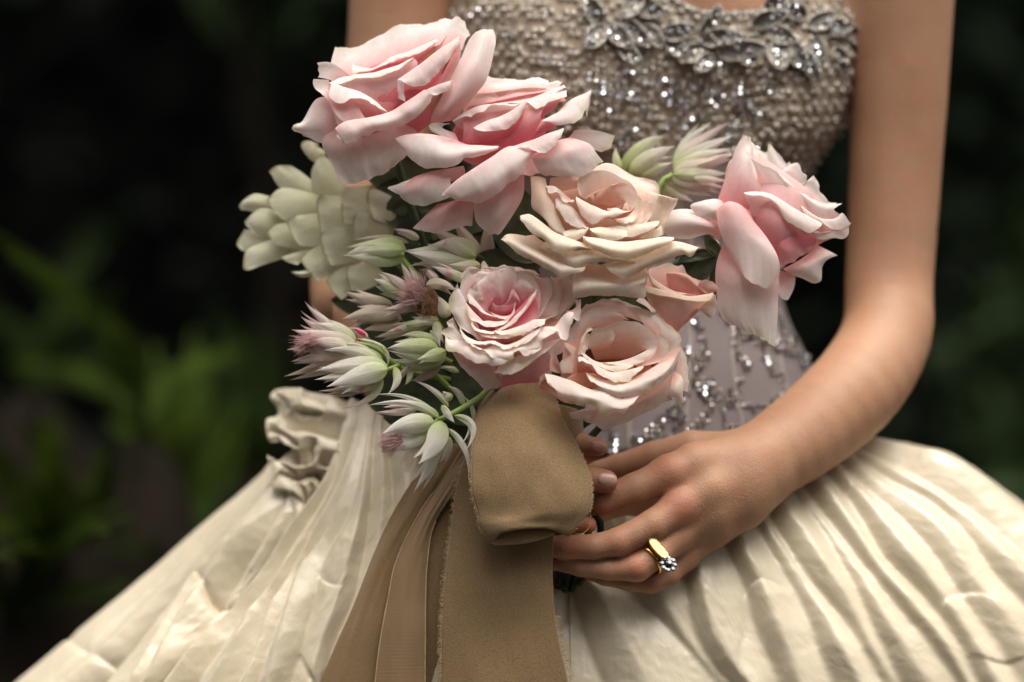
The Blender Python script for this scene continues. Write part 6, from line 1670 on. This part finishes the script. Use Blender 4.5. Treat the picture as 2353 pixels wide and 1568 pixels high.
fibres('filament', r, m_fluff, T_, (1290, 1110), 2, 260, 46, 9, 200, 45, 5, dzv=0.2)
fibres('filament', r, m_fluff, T_, (1310, 1060), 2, 120, 44, 8, 240, 40, 6, dzv=0.2)
fibres('brown_filament', r, m_brown, T_, (1360, 1150), 6, 150, 26, 9, 90, 180, 7, w=1.3, curl=0.9, dzv=0.5)
# --- head behind, its shade put into the dull brownish colour
r = flower_root('blossom', 'dull beige blossom in shadow behind the filament blossom, below the pale cone flower', 'blossom', T_, 1150, 1220, -60, GB)
tube('stem', [(910, 725, -70), (960, 780, -85), (1240, 1060, -130)], 6, 8, m_dkst, r)
for b, t_, w, z0, z1, bow, mt in [
        ((1120, 1160), (785, 1070), 100, -52, -60, (0, 20), m_bractb), ((1140, 1200), (850, 1045), 90, -62, -66, (0, 10), m_bractb), ((1160, 1230), (772, 1262), 130, -46, -50, (0, -50), m_bractb), ((1180, 1290), (920, 1330), 90, -54, -60, (0, -10), m_bractb), ((1180, 1260), (880, 1170), 130, -56, -50, (0, -20), m_bractb),
        ((1250, 1330), (1000, 1380), 70, -58, -60, (0, 0), m_bractb)]:
    bract(r, mt, T_, b, t_, w, z0, z1, bow)
# --- two buds above
r = flower_root('blossom', 'smooth green bud with a sharp tip, lying over the pale cone flower', 'blossom', T_, 1000, 810, -60, GB)
tube('stem', [(928, 578, -60), (970, 590, -75), (1050, 680, -90), (1240, 1040, -130)], 6, 8, m_dkst, r)
for b, t_, w, z0, z1, bow, mt in [((1210, 790), (788, 828), 190, -50, -52, (20, -40), m_bractg), ((1200, 820), (830, 830), 150, -42, -46, (20, 40), m_bractg), ((1190, 790), (900, 800), 110, -30, -40, (0, -10), m_bractg), ((1230, 740), (860, 722), 60, -70, -74, (0, -40), m_bractb), ((1300, 715), (1125, 645), 66, -62, -64, (0, -10), m_bractp)]:
    bract(r, mt, T_, b, t_, w, z0, z1, bow, blunt=0.55)
r = flower_root('blossom', 'greenish bud veined with pink, between the pale cone flower and the cream rose', 'blossom', T_, 1500, 830, -20, GB)
tube('stem', [(1095, 590, -25), (1120, 620, -60), (1240, 1040, -130)], 6, 8, m_dkst, r)
for b, t_, w, z0, z1, bow, mt in [((1690, 830), (1200, 795), 150, -14, -18, (0, -10), m_bractg), ((1680, 860), (1215, 800), 170, -10, -14, (20, 40), m_bract), ((1680, 830), (1375, 756), 150, -4, -2, (60, -70), m_bract), ((1715, 890), (1495, 888), 90, 4, 8, (0, 20), m_bract), ((1640, 1010), (1385, 900), 60, 0, 4, (0, 10), m_bract), ((1650, 900), (1420, 930), 90, -16, -20, (0, 30), m_bractb)]:
    bract(r, mt, T_, b, t_, w, z0, z1, bow, blunt=0.5)
# --- blurred pair in front of the bodice
r = flower_root('blossom', 'pale green blossom set far back against the beaded bodice, left of the red flecked one', 'blossom', B_, 780, 560, -190, GB)
tube('stem', [(1440, 392, -195), (1430, 480, -190), (1400, 700, -150), (1250, 1050, -130)], 6, 8, m_stem, r)
for b, t_, w, z0, z1, bow, mt in [((750, 570), (1010, 350), 130, -180, -170, (-40, -60), m_bractg), ((780, 590), (1060, 420), 130, -172, -160, (-10, -40), m_bract), ((800, 600), (1050, 520), 110, -176, -170, (0, 10), m_bractg), ((720, 570), (690, 420), 60, -190, -200, (-30, 0), m_bractg), ((740, 580), (840, 420), 80, -196, -200, (-30, -20), m_bractg), ((770, 600), (930, 600), 60, -180, -176, (0, 20), m_bractg), ((760, 600), (880, 660), 50, -184, -180, (0, 20), m_bractg)]:
    bract(r, mt, B_, b, t_, w, z0, z1, bow)
r = flower_root('blossom', 'feathery blossom with red flecks, blurred, between the bodice and the right hand rose', 'blossom', B_, 1050, 580, -190, GB)
tube('stem', [(1545, 402, -180), (1515, 425, -170), (1500, 520, -150), (1400, 800, -140), (1255, 1050, -130)], 6, 8, m_stem, r)
for b, t_, w, z0, z1, bow, mt in [((1050, 520), (1295, 262), 76, -200, -200, (-20, -20), m_bractw), ((1050, 530), (1412, 262), 90, -192, -190, (-10, -20), m_bractp), ((1200, 540), (1440, 470), 60, -160, -156, (0, -10), m_bractp), ((1180, 620), (1400, 640), 56, -160, -156, (0, 0), m_bractp), ((1050, 550), (1440, 345), 100, -186, -180, (0, -20), m_bractw), ((1050, 560), (1430, 430), 100, -180, -170, (0, -20), m_bract), ((1050, 580), (1420, 500), 110, -176, -166, (0, -10), m_bractp), ((1050, 600), (1400, 590), 100, -172, -162, (0, 0), m_bract), ((1040, 620), (1380, 680), 100, -176, -170, (0, 10), m_bractp),
                             ((1010, 640), (1290, 730), 80, -182, -180, (0, 10), m_bract), ((980, 650), (1180, 770), 70, -186, -184, (0, 20), m_bract), ((950, 640), (1050, 740), 60, -188, -188, (0, 20), m_bractg)]:
    bract(r, mt, B_, b, t_, w, z0, z1, bow)

# ---------------------------------------------------------------- pale cone flower
r = flower_root('cone_flower', 'large pale green waxy flower of overlapping rounded scales, at the far left of the bouquet', 'flower', T_, 800, 680, -150, None)
tube('stem', [(900, 580, -190), (1000, 700, -190), (1240, 1040, -150)], 14, 11, m_stem, r)
CF_ = (459.6, 229.8, 0.29308)
for z, base, mid, tip in [
        (-262, [(960, 500), (990, 400)], [(870, 470), (930, 370)], [(790, 365), (800, 335), (850, 320), (935, 350)]),
        (-236, [(900, 900), (1180, 860)], [(870, 640), (1140, 680)], [(880, 540), (920, 450), (950, 428), (1050, 480)]),
        (-238, [(960, 900), (980, 720)], [(640, 700), (800, 570)], [(570, 600), (543, 560), (590, 520), (710, 515)]),
        (-228, [(1000, 900), (980, 760)], [(690, 950), (660, 690)], [(600, 900), (560, 860), (523, 790), (560, 745)]),
        (-246, [(520, 900), (640, 800)], [(370, 870), (450, 735)], [(330, 862), (308, 845), (312, 815), (355, 770)]),
        (-236, [(640, 1080), (720, 900)], [(460, 1060), (510, 850)], [(380, 1010), (350, 965), (360, 945), (430, 870)]),
        (-246, [(640, 1200), (560, 1040)], [(380, 1195), (410, 1025)], [(310, 1170), (286, 1140), (290, 1110), (350, 1010)]),
        (-236, [(800, 1200), (640, 1080)], [(510, 1290), (410, 1150)], [(400, 1330), (362, 1337), (338, 1310), (350, 1200)]),
        (-224, [(800, 1180), (790, 940)], [(600, 1130), (610, 975)], [(570, 1100), (532, 1050), (530, 1030), (560, 1000)]),
        (-210, [(1020, 1140), (1000, 880)], [(800, 1145), (780, 905)], [(750, 1100), (700, 1010), (678, 945), (740, 912)]),
        (-192, [(1280, 1010), (1230, 760)], [(1010, 1045), (1010, 748)], [(945, 1045), (920, 900), (913, 790), (950, 748)]),
        (-184, [(1300, 1260), (1280, 990)], [(1070, 1295), (1070, 1005)], [(1030, 1300), (960, 1190), (938, 1080), (955, 1040)]),
        (-168, [(1560, 1120), (1520, 900)], [(1330, 1105), (1320, 888)], [(1210, 1095), (1200, 1000), (1200, 920), (1230, 888)]),
        (-178, [(1420, 960), (1400, 660)], [(1230, 975), (1220, 680)], [(1120, 965), (1108, 850), (1115, 720), (1150, 680)]),
        (-200, [(1140, 1330), (1010, 1120)], [(970, 1400), (860, 1180)], [(925, 1422), (860, 1360), (788, 1262), (800, 1230)]),
        (-190, [(1280, 1400), (1190, 1280)], [(1160, 1530), (1070, 1340)], [(1105, 1568), (1040, 1505), (992, 1425), (1010, 1390)]),
        (-180, [(1480, 1400), (1360, 1270)], [(1270, 1500), (1190, 1300)], [(1180, 1490), (1150, 1410), (1148, 1320), (1170, 1300)]),
        (-216, [(900, 1210), (840, 1170)], [(800, 1270), (740, 1200)], [(760, 1290), (690, 1275), (636, 1235)]),
        (-172, [(1760, 950), (1700, 850)], [(1460, 970), (1430, 720)], [(1345, 920), (1308, 790), (1320, 700), (1350, 690)]),
        (-196, [(1760, 560), (1700, 470)], [(1480, 600), (1520, 500)], [(1370, 640), (1380, 600), (1420, 560)])]:
    petal(r, m_cone, CF_, [(z - 10, base[::-1]), (z + 1, mid[::-1]), (z + 7, tip[::-1])], bulge=2.5 if z > -225 else 6, ruf=1.4, jag=0.8, nu=24, nv=20, name='scale')
bract(r, m_cone, T_, (590, 930), (430, 935), 50, -196, -190, (0, 40), cup=3, name='scale')
bowl(r, m_cone, CF_, 1050, 1000, 380, 330, 10, -258, 30, name='cone_core', vv=0.3)

r = flower_root('blossom', 'faded bract tuft deep in the gap under the hanging pink petals', 'blossom', U_, 1060, 590, -110, GB)
tube('stem', [(1080, 600, -112), (1150, 720, -125), (1245, 1050, -135)], 6, 8, m_dkst, r)
for b, t_, w, z0, z1, bow, mt in [((1090, 610), (960, 560), 46, -108, -100, (0, -6), m_bractb), ((1100, 600), (985, 520), 44, -112, -106, (0, -4), m_bractb), ((1110, 610), (1040, 500), 44, -112, -106, (0, 0), m_bractb), ((1120, 620), (1120, 500), 40, -112, -108, (0, 0), m_bractb), ((1130, 640), (1175, 540), 40, -112, -108, (0, 0), m_bractb), ((1090, 630), (960, 620), 44, -100, -96, (0, 0), m_bractb)]:
    bract(r, mt, U_, b, t_, w, z0, z1, bow)
# ---------------------------------------------------------------- rose stems and dark leaves
m_lf = simple_mat('rose_leaf', (0.050, 0.068, 0.030), 0.4, var=0.35, scale=80, spec=0.5, bump=0.3, bscale=260, trans=0.1)
roses = [o for o in bpy.data.objects if o.name.split('.')[0] == 'rose']
roses.sort(key=lambda o: o.name)
for k, (o, top) in enumerate(zip(roses, [(900, 330, -80), (1150, 370, -70), (1390, 560, -60), (1700, 640, -90), (1560, 740, -60), (1170, 850, -20), (1420, 930, -40)])):
    a = (1225 + 18 * (k % 4), 1080, -110 - 14 * (k // 4))
    e = (1282 + 15 * (k % 4), 1345 + 8 * (k % 3), -75 - 16 * (k // 4))
    mid_ = [(1560, 602, -110), (1420, 780, -130)] if k == 3 else [((top[0] * 0.6 + a[0] * 0.4), (top[1] * 0.5 + a[1] * 0.5), top[2] - 30)]
    if k == 3:
        top = (1655, 588, -75)
    tube('stem', [top, *mid_, a, (1290 + 30 * (k % 4), 1205, -110 - 14 * (k // 4)), e], 9, 9, m_dkst, o, n=30)
def sprig(label, blades):
    b0 = blades[0]
    s_ = thing('leaf_sprig', label, 'leaves', W(b0[0][0], b0[0][1], b0[3]), 'dark rose leaves in the gaps')
    for b, t_, w, z0, z1, bow in blades:
        bract(s_, m_lf, U_, b, t_, w, z0, z1, bow, cup=-3, blunt=0.75, name='leaf', ruf=2)
sprig('dark leaves in the gap between the hanging pink petals and the cream rose', [((1230, 600), (1120, 480), 80, -70, -60, (0, 0)), ((1240, 640), (1080, 600), 80, -75, -80, (0, -20)), ((1230, 620), (1190, 430), 80, -80, -80, (20, 0)), ((1250, 660), (1150, 680), 80, -80, -70, (0, 0)), ((1120, 520), (960, 480), 70, -120, -130, (0, -10)), ((1150, 600), (990, 560), 90, -130, -120, (0, 0))])
sprig('thin dark leaves between the cream rose and the hanging petals at right', [((1560, 680), (1650, 560), 44, -70, -70, (10, 10)), ((1560, 600), (1650, 585), 26, -60, -60, (0, -14)), ((1640, 690), (1655, 590), 36, -80, -80, (0, 0)), ((1660, 590), (1625, 540), 30, -60, -60, (-14, 0)), ((1600, 640), (1560, 570), 60, -110, -110, (0, 0))])
sprig('dark leaves under the spiky blossoms, left of the ribbon', [((1120, 960), (960, 900), 90, -60, -70, (0, -10)), ((1120, 930), (1040, 830), 80, -60, -60, (0, 0)), ((1130, 1000), (1000, 930), 100, -80, -80, (0, 0)), ((1100, 980), (880, 960), 80, -100, -110, (0, 0)), ((1130, 890), (960, 760), 100, -90, -100, (0, 0)), ((1150, 800), (1000, 690), 110, -100, -110, (0, 0)), ((1100, 720), (900, 690), 120, -120, -130, (0, 0))])
sprig('dark leaves under the topmost rose, above the pale cone flower', [((960, 420), (830, 380), 90, -170, -180, (0, 0)), ((980, 460), (860, 440), 90, -165, -175, (0, 0)), ((1000, 430), (920, 360), 90, -160, -150, (0, 0)), ((1010, 480), (930, 520), 80, -150, -160, (0, 0)), ((960, 480), (880, 500), 90, -168, -170, (0, 0)), ((990, 520), (900, 560), 80, -150, -160, (0, 0))])
sprig('dim leaves behind the pale cone flower and the spiky blossoms', [((1000, 600), (860, 520), 130, -235, -240, (0, 0)), ((1020, 680), (840, 640), 130, -225, -235, (0, 0)), ((1030, 760), (820, 740), 130, -215, -220, (0, 0)), ((1040, 840), (860, 850), 130, -170, -190, (0, 0)), ((1060, 560), (1000, 400), 140, -220, -230, (0, 0)), ((1080, 500), (1130, 380), 130, -200, -200, (0, 0)), ((980, 900), (840, 920), 100, -150, -170, (0, 10)), ((960, 700), (760, 690), 90, -245, -250, (0, 0))])
sprig('dark leaves glimpsed between the two lowest roses and the cream rose', [((1330, 760), (1310, 640), 80, -50, -50, (0, 0)), ((1300, 900), (1330, 780), 90, -40, -50, (0, 0)), ((1500, 740), (1420, 660), 90, -70, -70, (0, 0)), ((1330, 960), (1280, 880), 70, -60, -60, (0, 0)), ((1360, 700), (1450, 640), 90, -90, -90, (0, 0))])
# ================================================================== RIBBON
def weave_mat(name, col, scale=1200.0, bump=0.6, rough=0.85, sheen=0.4, lines=False):
    m, t, out = new_mat(name)
    L = t.links.new
    tc = nd(t, 'ShaderNodeTexCoord')
    uv = nd(t, 'ShaderNodeUVMap', uv_map='UVMap')
    if lines:
        sp = nd(t, 'ShaderNodeSeparateXYZ')
        L(uv.outputs[0], sp.inputs[0])
        h = nd(t, 'ShaderNodeMath', operation='MULTIPLY')
        L(sp.outputs[1], h.inputs[0])
        h.inputs[1].default_value = lines
        hs = nd(t, 'ShaderNodeMath', operation='SINE')
        L(h.outputs[0], hs.inputs[0])
        hh = hs.outputs[0]
    else:
        v = nd(t, 'ShaderNodeTexNoise', i_Scale=scale, i_Detail=2.0, i_Distortion=0.4)
        L(tc.outputs['Object'], v.inputs[0])
        hh = v.outputs[0]
    big = nd(t, 'ShaderNodeTexNoise', i_Scale=18.0, i_Detail=3.0)
    L(tc.outputs['Object'], big.inputs[0])
    r = ramp(t, [(0.3, tuple(c * 0.9 for c in col)), (0.7, tuple(c * 1.1 for c in col))], big.outputs[0])
    mr = nd(t, 'ShaderNodeMapRange', i_1=-0.6 if lines else 0.32, i_2=0.6 if lines else 0.66, i_3=0.94 if lines else 0.78, i_4=1.04 if lines else 1.15)
    L(hh, mr.inputs[0])
    sc = nd(t, 'ShaderNodeVectorMath', operation='SCALE')
    L(r.outputs[0], sc.inputs[0])
    L(mr.outputs[0], sc.inputs['Scale'])
    bp = nd(t, 'ShaderNodeBump', i_Strength=bump, i_Distance=0.0005)
    L(hh, bp.inputs['Height'])
    pr = nd(t, 'ShaderNodeBsdfPrincipled', i_Roughness=rough)
    pr.inputs['Specular IOR Level'].default_value = 0.25
    pr.inputs['Sheen Weight'].default_value = sheen
    L(sc.outputs[0], pr.inputs['Base Color'])
    L(bp.outputs[0], pr.inputs['Normal'])
    tr = nd(t, 'ShaderNodeBsdfTranslucent')
    L(sc.outputs[0], tr.inputs[0])
    mx = nd(t, 'ShaderNodeMixShader', i_0=0.12)
    L(pr.outputs[0], mx.inputs[1])
    L(tr.outputs[0], mx.inputs[2])
    L(mx.outputs[0], out.inputs[0])
    return m
m_crepe = weave_mat('crepe', (0.272, 0.172, 0.080))
m_satin = weave_mat('grosgrain', (0.275, 0.17, 0.082), rough=0.5, bump=0.25, sheen=0.3, lines=1500.0)
m_chif = weave_mat('chiffon', (0.255, 0.158, 0.070), scale=1900, bump=0.3, rough=0.7)
m_thread = simple_mat('thread', (0.42, 0.29, 0.15), 0.8, var=0.2, scale=300)

rb = thing('ribbon', 'brown crepe ribbon tied round the stems, with a looped bow and long frayed tails', 'ribbon', W(1220, 1040, -40))
def rsheet(name, mat, rows, nu=60, nv=80, wob=3.0, seed=0, thick=1.6):
    G = loft([crow(U_, r_) for r_ in rows], nu, nv)
    V, U = np.meshgrid(np.linspace(0, 1, nv), np.linspace(0, 1, nu), indexing='ij')
    G += gnormals(G) * (wob * n2(U * 2.5 + seed, V * 3.5 + seed, seed) + 0.35 * wob * n2(U * 7, V * 8 + seed, seed + 1))[..., None]
    o = sheet(name, G, mat, rb, thick)
    return o, G
def fray(G, cols, seed, n, length, name='frayed_edge', out=1):
    q = np.random.RandomState(seed)
    v, f = [], []
    for c_, sgn in cols:
        E = G[:, c_]
        for i in range(n):
            s = q.rand() * (len(E) - 1.001)
            k = int(s)
            p = E[k] * (1 - s + k) + E[k + 1] * (s - k)
            T = E[k + 1] - E[k]
            T = T / (np.linalg.norm(T) + 1e-9)
            d = G[k, c_] - G[k, c_ + (1 if c_ == 0 else -1)]
            d = d / (np.linalg.norm(d) + 1e-9)
            L_ = length * q.uniform(0.3, 1.2)
            cv = q.uniform(-0.8, 1.0)
            o = len(v)
            for j in range(4):
                t_ = j / 3
                pp = p + d * L_ * t_ * (1 - 0.25 * t_) + T * cv * L_ * t_ * t_ + np.array([0, 0, q.uniform(-.3, .3) * L_ * t_])
                w_ = 0.75
                v += [pp + T * w_, pp - T * w_, pp + np.array([0, 0, w_])]
            for j in range(3):
                A = o + 3 * j
                for a in range(3):
                    b = (a + 1) % 3
                    f.append((A + a, A + b, A + 3 + b, A + 3 + a))
    o = link_mesh(name, Wn(np.array(v)), f, m_thread, rb)
    o['kind'] = 'stuff'
# big loop: comes forward from the knot, hangs, and folds under
o, G = rsheet('bow_loop', m_crepe, [
    ([-60, -40, -60], [(1150, 872), (1200, 868), (1256, 875)]),
    ([-10, 14, -14], [(1118, 915), (1200, 905), (1274, 910)]),
    ([45, 66, 26], [(1098, 960), (1200, 955), (1290, 956)]),
    ([76, 98, 52], [(1088, 1030), (1215, 1030), (1333, 1030)]),
    ([90, 110, 64], [(1086, 1085), (1222, 1085), (1355, 1087)]),
    ([98, 116, 72], [(1087, 1135), (1225, 1130), (1359, 1130)]),
    ([98, 118, 74], [(1100, 1182), (1225, 1180), (1354, 1172)]),
    ([94, 120, 104, 76], [(1106, 1212), (1170, 1203), (1255, 1200), (1325, 1206)]),
    ([88, 118, 102, 72], [(1128, 1243), (1165, 1220), (1250, 1213), (1304, 1227)]),
    ([74, 106, 90, 62], [(1134, 1240), (1170, 1212), (1248, 1206), (1296, 1218)]),
    ([40, 60, 50, 40], [(1140, 1200), (1180, 1190), (1240, 1186), (1280, 1190)])], nu=80, nv=130, wob=7, seed=2)
fray(G[:118], [(0, 1)], 3, 420, 11)
fray(G[:118], [(-1, 1)], 4, 260, 7)
# the layer folded under, seen through the mouth of the loop
rsheet('bow_loop', m_crepe, [
    ([30, 40, 30], [(1140, 1190), (1200, 1185), (1270, 1185)]),
    ([70, 82, 60], [(1126, 1222), (1168, 1212), (1268, 1206)]),
    ([88, 96, 72], [(1127, 1240), (1175, 1234), (1222, 1226), (1272, 1216)]),
    ([90, 94, 70], [(1133, 1251), (1178, 1251), (1226, 1244), (1274, 1228)]),
    ([70, 74, 50], [(1146, 1252), (1182, 1250), (1230, 1242), (1272, 1226)]),
    ([20, 20, 20], [(1160, 1236), (1190, 1230), (1230, 1222), (1268, 1210)])], nu=50, nv=60, wob=1.5, seed=22)
o, G = rsheet('bow_tail', m_crepe, [
    ([0, 10, 0], [(1110, 930), (1190, 930), (1260, 950)]),
    ([-4, 24, 10], [(1082, 1020), (1180, 1020), (1268, 1040)]),
    ([-6, 30, 18], [(1052, 1100), (1160, 1110), (1270, 1130)]),
    ([0, 32, 24], [(1035, 1220), (1150, 1230), (1272, 1230)]),
    ([6, 34, 24], [(1022, 1340), (1150, 1340), (1271, 1340)]),
    ([10, 26, 14], [(1016, 1450), (1150, 1450), (1280, 1450)]),
    ([12, 32, 12], [(1014, 1580), (1160, 1580), (1308, 1580)]),
    ([12, 30, 14], [(1012, 1760), (1165, 1760), (1325, 1760)])], nu=60, nv=130, wob=6, seed=4)
fray(G, [(0, 1)], 5, 700, 14)
fray(G[75:], [(-1, 1)], 6, 130, 20)
o, G = rsheet('bow_tail', m_satin, [
    ([-40, -36], [(1060, 1030), (1090, 1050)]),
    ([-40, -30], [(1010, 1110), (1050, 1120)]),
    ([-36, -22, -30], [(960, 1185), (985, 1200), (1000, 1205)]),
    ([-28, -8, -24], [(908, 1290), (945, 1300), (980, 1300)]),
    ([-20, 0, -20], [(888, 1380), (930, 1380), (976, 1380)]),
    ([-14, 6, -14], [(876, 1450), (925, 1450), (976, 1450)]),
    ([-10, 8, -10], [(862, 1580), (920, 1580), (978, 1580)]),
    ([-10, 8, -10], [(855, 1760), (920, 1760), (985, 1760)])], nu=40, nv=130, wob=5, seed=6, thick=2.2)
tube('ribbon_selvedge', [tuple(p + np.array([0, 0, 1.5])) for p in G[20::4, 0]], 1.7, 1.7, m_thread, rb, nseg=6, n=140)
tube('ribbon_selvedge', [tuple(p + np.array([0, 0, 1.5])) for p in G[30::4, -1]], 1.7, 1.7, m_thread, rb, nseg=6, n=140)
o, G = rsheet('bow_tail', m_chif, [
    ([-50, -46], [(1010, 1020), (1075, 1020)]),
    ([-56, -44, -50], [(958, 1090), (1000, 1080), (1040, 1075)]),
    ([-60, -40, -46], [(905, 1175), (950, 1170), (990, 1150)]),
    ([-60, -36, -44], [(862, 1270), (900, 1260), (935, 1260)]),
    ([-56, -30, -40], [(815, 1390), (860, 1380), (900, 1380)]),
    ([-50, -26, -36], [(770, 1490), (830, 1480), (890, 1480)]),
    ([-48, -24, -34], [(735, 1580), (810, 1580), (885, 1580)]),
    ([-46, -24, -34], [(690, 1760), (780, 1760), (870, 1760)])], nu=50, nv=110, wob=5, seed=8)
tube('ribbon_selvedge', [tuple(p + np.array([0, 0, 1.0])) for p in G[10:70:4, -1]], 1.5, 1.5, m_thread, rb, nseg=6, n=90)
o, G = rsheet('bow_tail', m_crepe, [
    ([-60, -50], [(1040, 1040), (1110, 1040)]),
    ([-60, -46], [(1000, 1150), (1090, 1150)]),
    ([-54, -40], [(978, 1260), (1080, 1260)]),
    ([-48, -36], [(972, 1400), (1070, 1400)]),
    ([-44, -34], [(970, 1580), (1060, 1580)]),
    ([-44, -34], [(968, 1760), (1060, 1760)])], nu=30, nv=80, wob=5, seed=9)
fray(G, [(-1, 1)], 8, 200, 8)
# knot and binding around the stems
o, G = rsheet('binding', m_crepe, [([-60, 0, -10, -80], [(1120, 930), (1180, 920), (1290, 930), (1340, 950)]), ([-60, 8, 0, -80], [(1130, 1030), (1190, 1030), (1290, 1030), (1335, 1040)]), ([-60, 4, -20, -80], [(1150, 1130), (1210, 1130), (1290, 1130), (1325, 1130)])], nu=40, nv=40, wob=6, seed=12)
# one loose thread at the corner of the loop
tube('loose_thread', [(1318, 1224, 72), (1335, 1228, 70), (1352, 1215, 66), (1358, 1195, 64), (1356, 1178, 62)], 0.8, 0.6, m_thread, rb, nseg=5, n=30)

# ================================================================== RINGS
m_gold = simple_mat('gold', (0.78, 0.45, 0.13), 0.22, metal=1.0, var=0.12, scale=300)
m_gold2 = simple_mat('brushed_gold', (0.84, 0.56, 0.26), 0.36, metal=1.0, var=0.15, scale=900, bump=0.3, bscale=1500)
m_dia = simple_mat('diamond', (0.62, 0.62, 0.62), 0.05, metal=0.95, var=0.2, scale=900)
def band(parent, c, axis, r_, w_, th, mat, name='band'):
    """a finger ring: flat hoop about an axis, design units"""
    ax = np.array(axis, float)
    ax /= np.linalg.norm(ax)
    a = np.cross(ax, [0, 0, 1.0])
    a /= np.linalg.norm(a)
    b = np.cross(ax, a)
    n, prof = 48, [(-w_ / 2, 0), (-w_ / 2 * 0.7, th * 0.8), (0, th), (w_ / 2 * 0.7, th * 0.8), (w_ / 2, 0)]
    v, f = [], []
    for i in range(n):
        q = 2 * math.pi * i / n
        d = a * math.cos(q) + b * math.sin(q)
        for (x, h) in prof:
            v.append(np.array(c) + d * (r_ + h) + ax * x)
    m = len(prof)
    for i in range(n):
        for j in range(m - 1):
            i2 = (i + 1) % n
            f.append((i * m + j, i2 * m + j, i2 * m + j + 1, i * m + j + 1))
        f.append((i * m + m - 1, i2 * m + m - 1, i2 * m, i * m))
    return link_mesh(name, Wn(np.array(v)), f, mat, parent), a, b, ax
# the ring finger runs from the knuckle (1550,1234,-55) to (1463,1304,-8)
fa = np.array([1463 - 1550, 1304 - 1234, -8 + 55], float)
fa /= np.linalg.norm(fa)
c1 = np.array([1505, 1276, -28], float)
r1 = thing('signet_ring', 'gold band with a flat oval plate on the ring finger', 'ring', W(*c1))
band(r1, c1 + fa * 7, fa, 37, 11, 5, m_gold)
pl = []
nn_ = np.array([0.28, -0.40, 0.87])
nn_ /= np.linalg.norm(nn_)
e1 = np.array([0.66, 0.75, 0.12])
e1 -= nn_ * (e1 @ nn_)
e1 /= np.linalg.norm(e1)
e2 = np.cross(nn_, e1)
pc = np.array([1513, 1259, 20], float)
v, f = [], []
n = 36
for lev, (sx, sy, h) in enumerate([(26, 11, -9), (30, 13, -1), (29, 12.2, 1.8), (26, 9.6, 0.6), (25.5, 9.2, 0.6)]):
    for i in range(n):
        q = 2 * math.pi * i / n
        cx = math.copysign(abs(math.cos(q)) ** 0.75, math.cos(q))
        cy = math.copysign(abs(math.sin(q)) ** 0.75, math.sin(q))
        v.append(pc + e1 * sx * cx + e2 * sy * cy + nn_ * h)
for l_ in range(4):
    for i in range(n):
        i2 = (i + 1) % n
        f.append((l_ * n + i, l_ * n + i2, (l_ + 1) * n + i2, (l_ + 1) * n + i))
f.append(tuple(4 * n + i for i in range(n)))
link_mesh('plate', Wn(np.array(v)), f, m_gold2, r1, smooth=False)
r2 = thing('diamond_ring', 'gold ring with a round cluster of diamonds, nearer the knuckle than the oval plate', 'ring', W(1520, 1270, -30))
band(r2, c1 + fa * 19, fa, 36.5, 10, 5, m_gold)
cc = np.array([1536, 1296, 14], float)
link_head = BeadSet()
gv_, gf_ = [], []
def gem(p, r_):
    n = 8
    o = len(gv_)
    for (rr, h) in [(0.55, 0.5), (1.0, 0.1), (0.05, -0.9)]:
        for i in range(n):
            q = 2 * math.pi * (i + (0.5 if rr < 1 else 0)) / n
            gv_.append(p + (e1 * math.cos(q) + e2 * math.sin(q)) * rr * r_ + nn_ * h * r_)
    for l_ in range(2):
        for i in range(n):
            i2 = (i + 1) % n
            gf_.append((o + l_ * n + i, o + l_ * n + i2, o + (l_ + 1) * n + i2, o + (l_ + 1) * n + i))
    gf_.append(tuple(o + i for i in range(n)))
offs = [(0, 0)] + [(math.cos(q), math.sin(q)) for q in np.linspace(0, 2 * math.pi, 9)[:-1]]
for k, (a, b) in enumerate(offs):
    gv_, gf_ = [], []
    gem(cc + e1 * a * 15.5 + e2 * b * 15.5 + nn_ * (7 if k == 0 else 0), 8.4 if k == 0 else 6.6)
    link_mesh('diamond', Wn(np.array(gv_)), gf_, m_dia, r2, smooth=False)
    s = cc + e1 * a * 19.5 + e2 * b * 19.5
    tube('claw', [tuple(s - nn_ * 8), tuple(s + nn_ * 3 - e1 * a * 1.0 - e2 * b * 1.0)], 1.7, 1.3, m_silver, r2, nseg=6, n=6)
gallery = [cc + e1 * 14 * math.cos(q) + e2 * 14 * math.sin(q) - nn_ * 6 for q in np.linspace(0, 2 * math.pi, 20)]
bowl(r2, m_gun, U_, cc[0], cc[1], 15, 15, 0, cc[2] + 1, 10, name='setting')
tube('gallery', [tuple(p) for p in gallery], 2.2, 2.2, m_silver, r2, nseg=6, n=40)
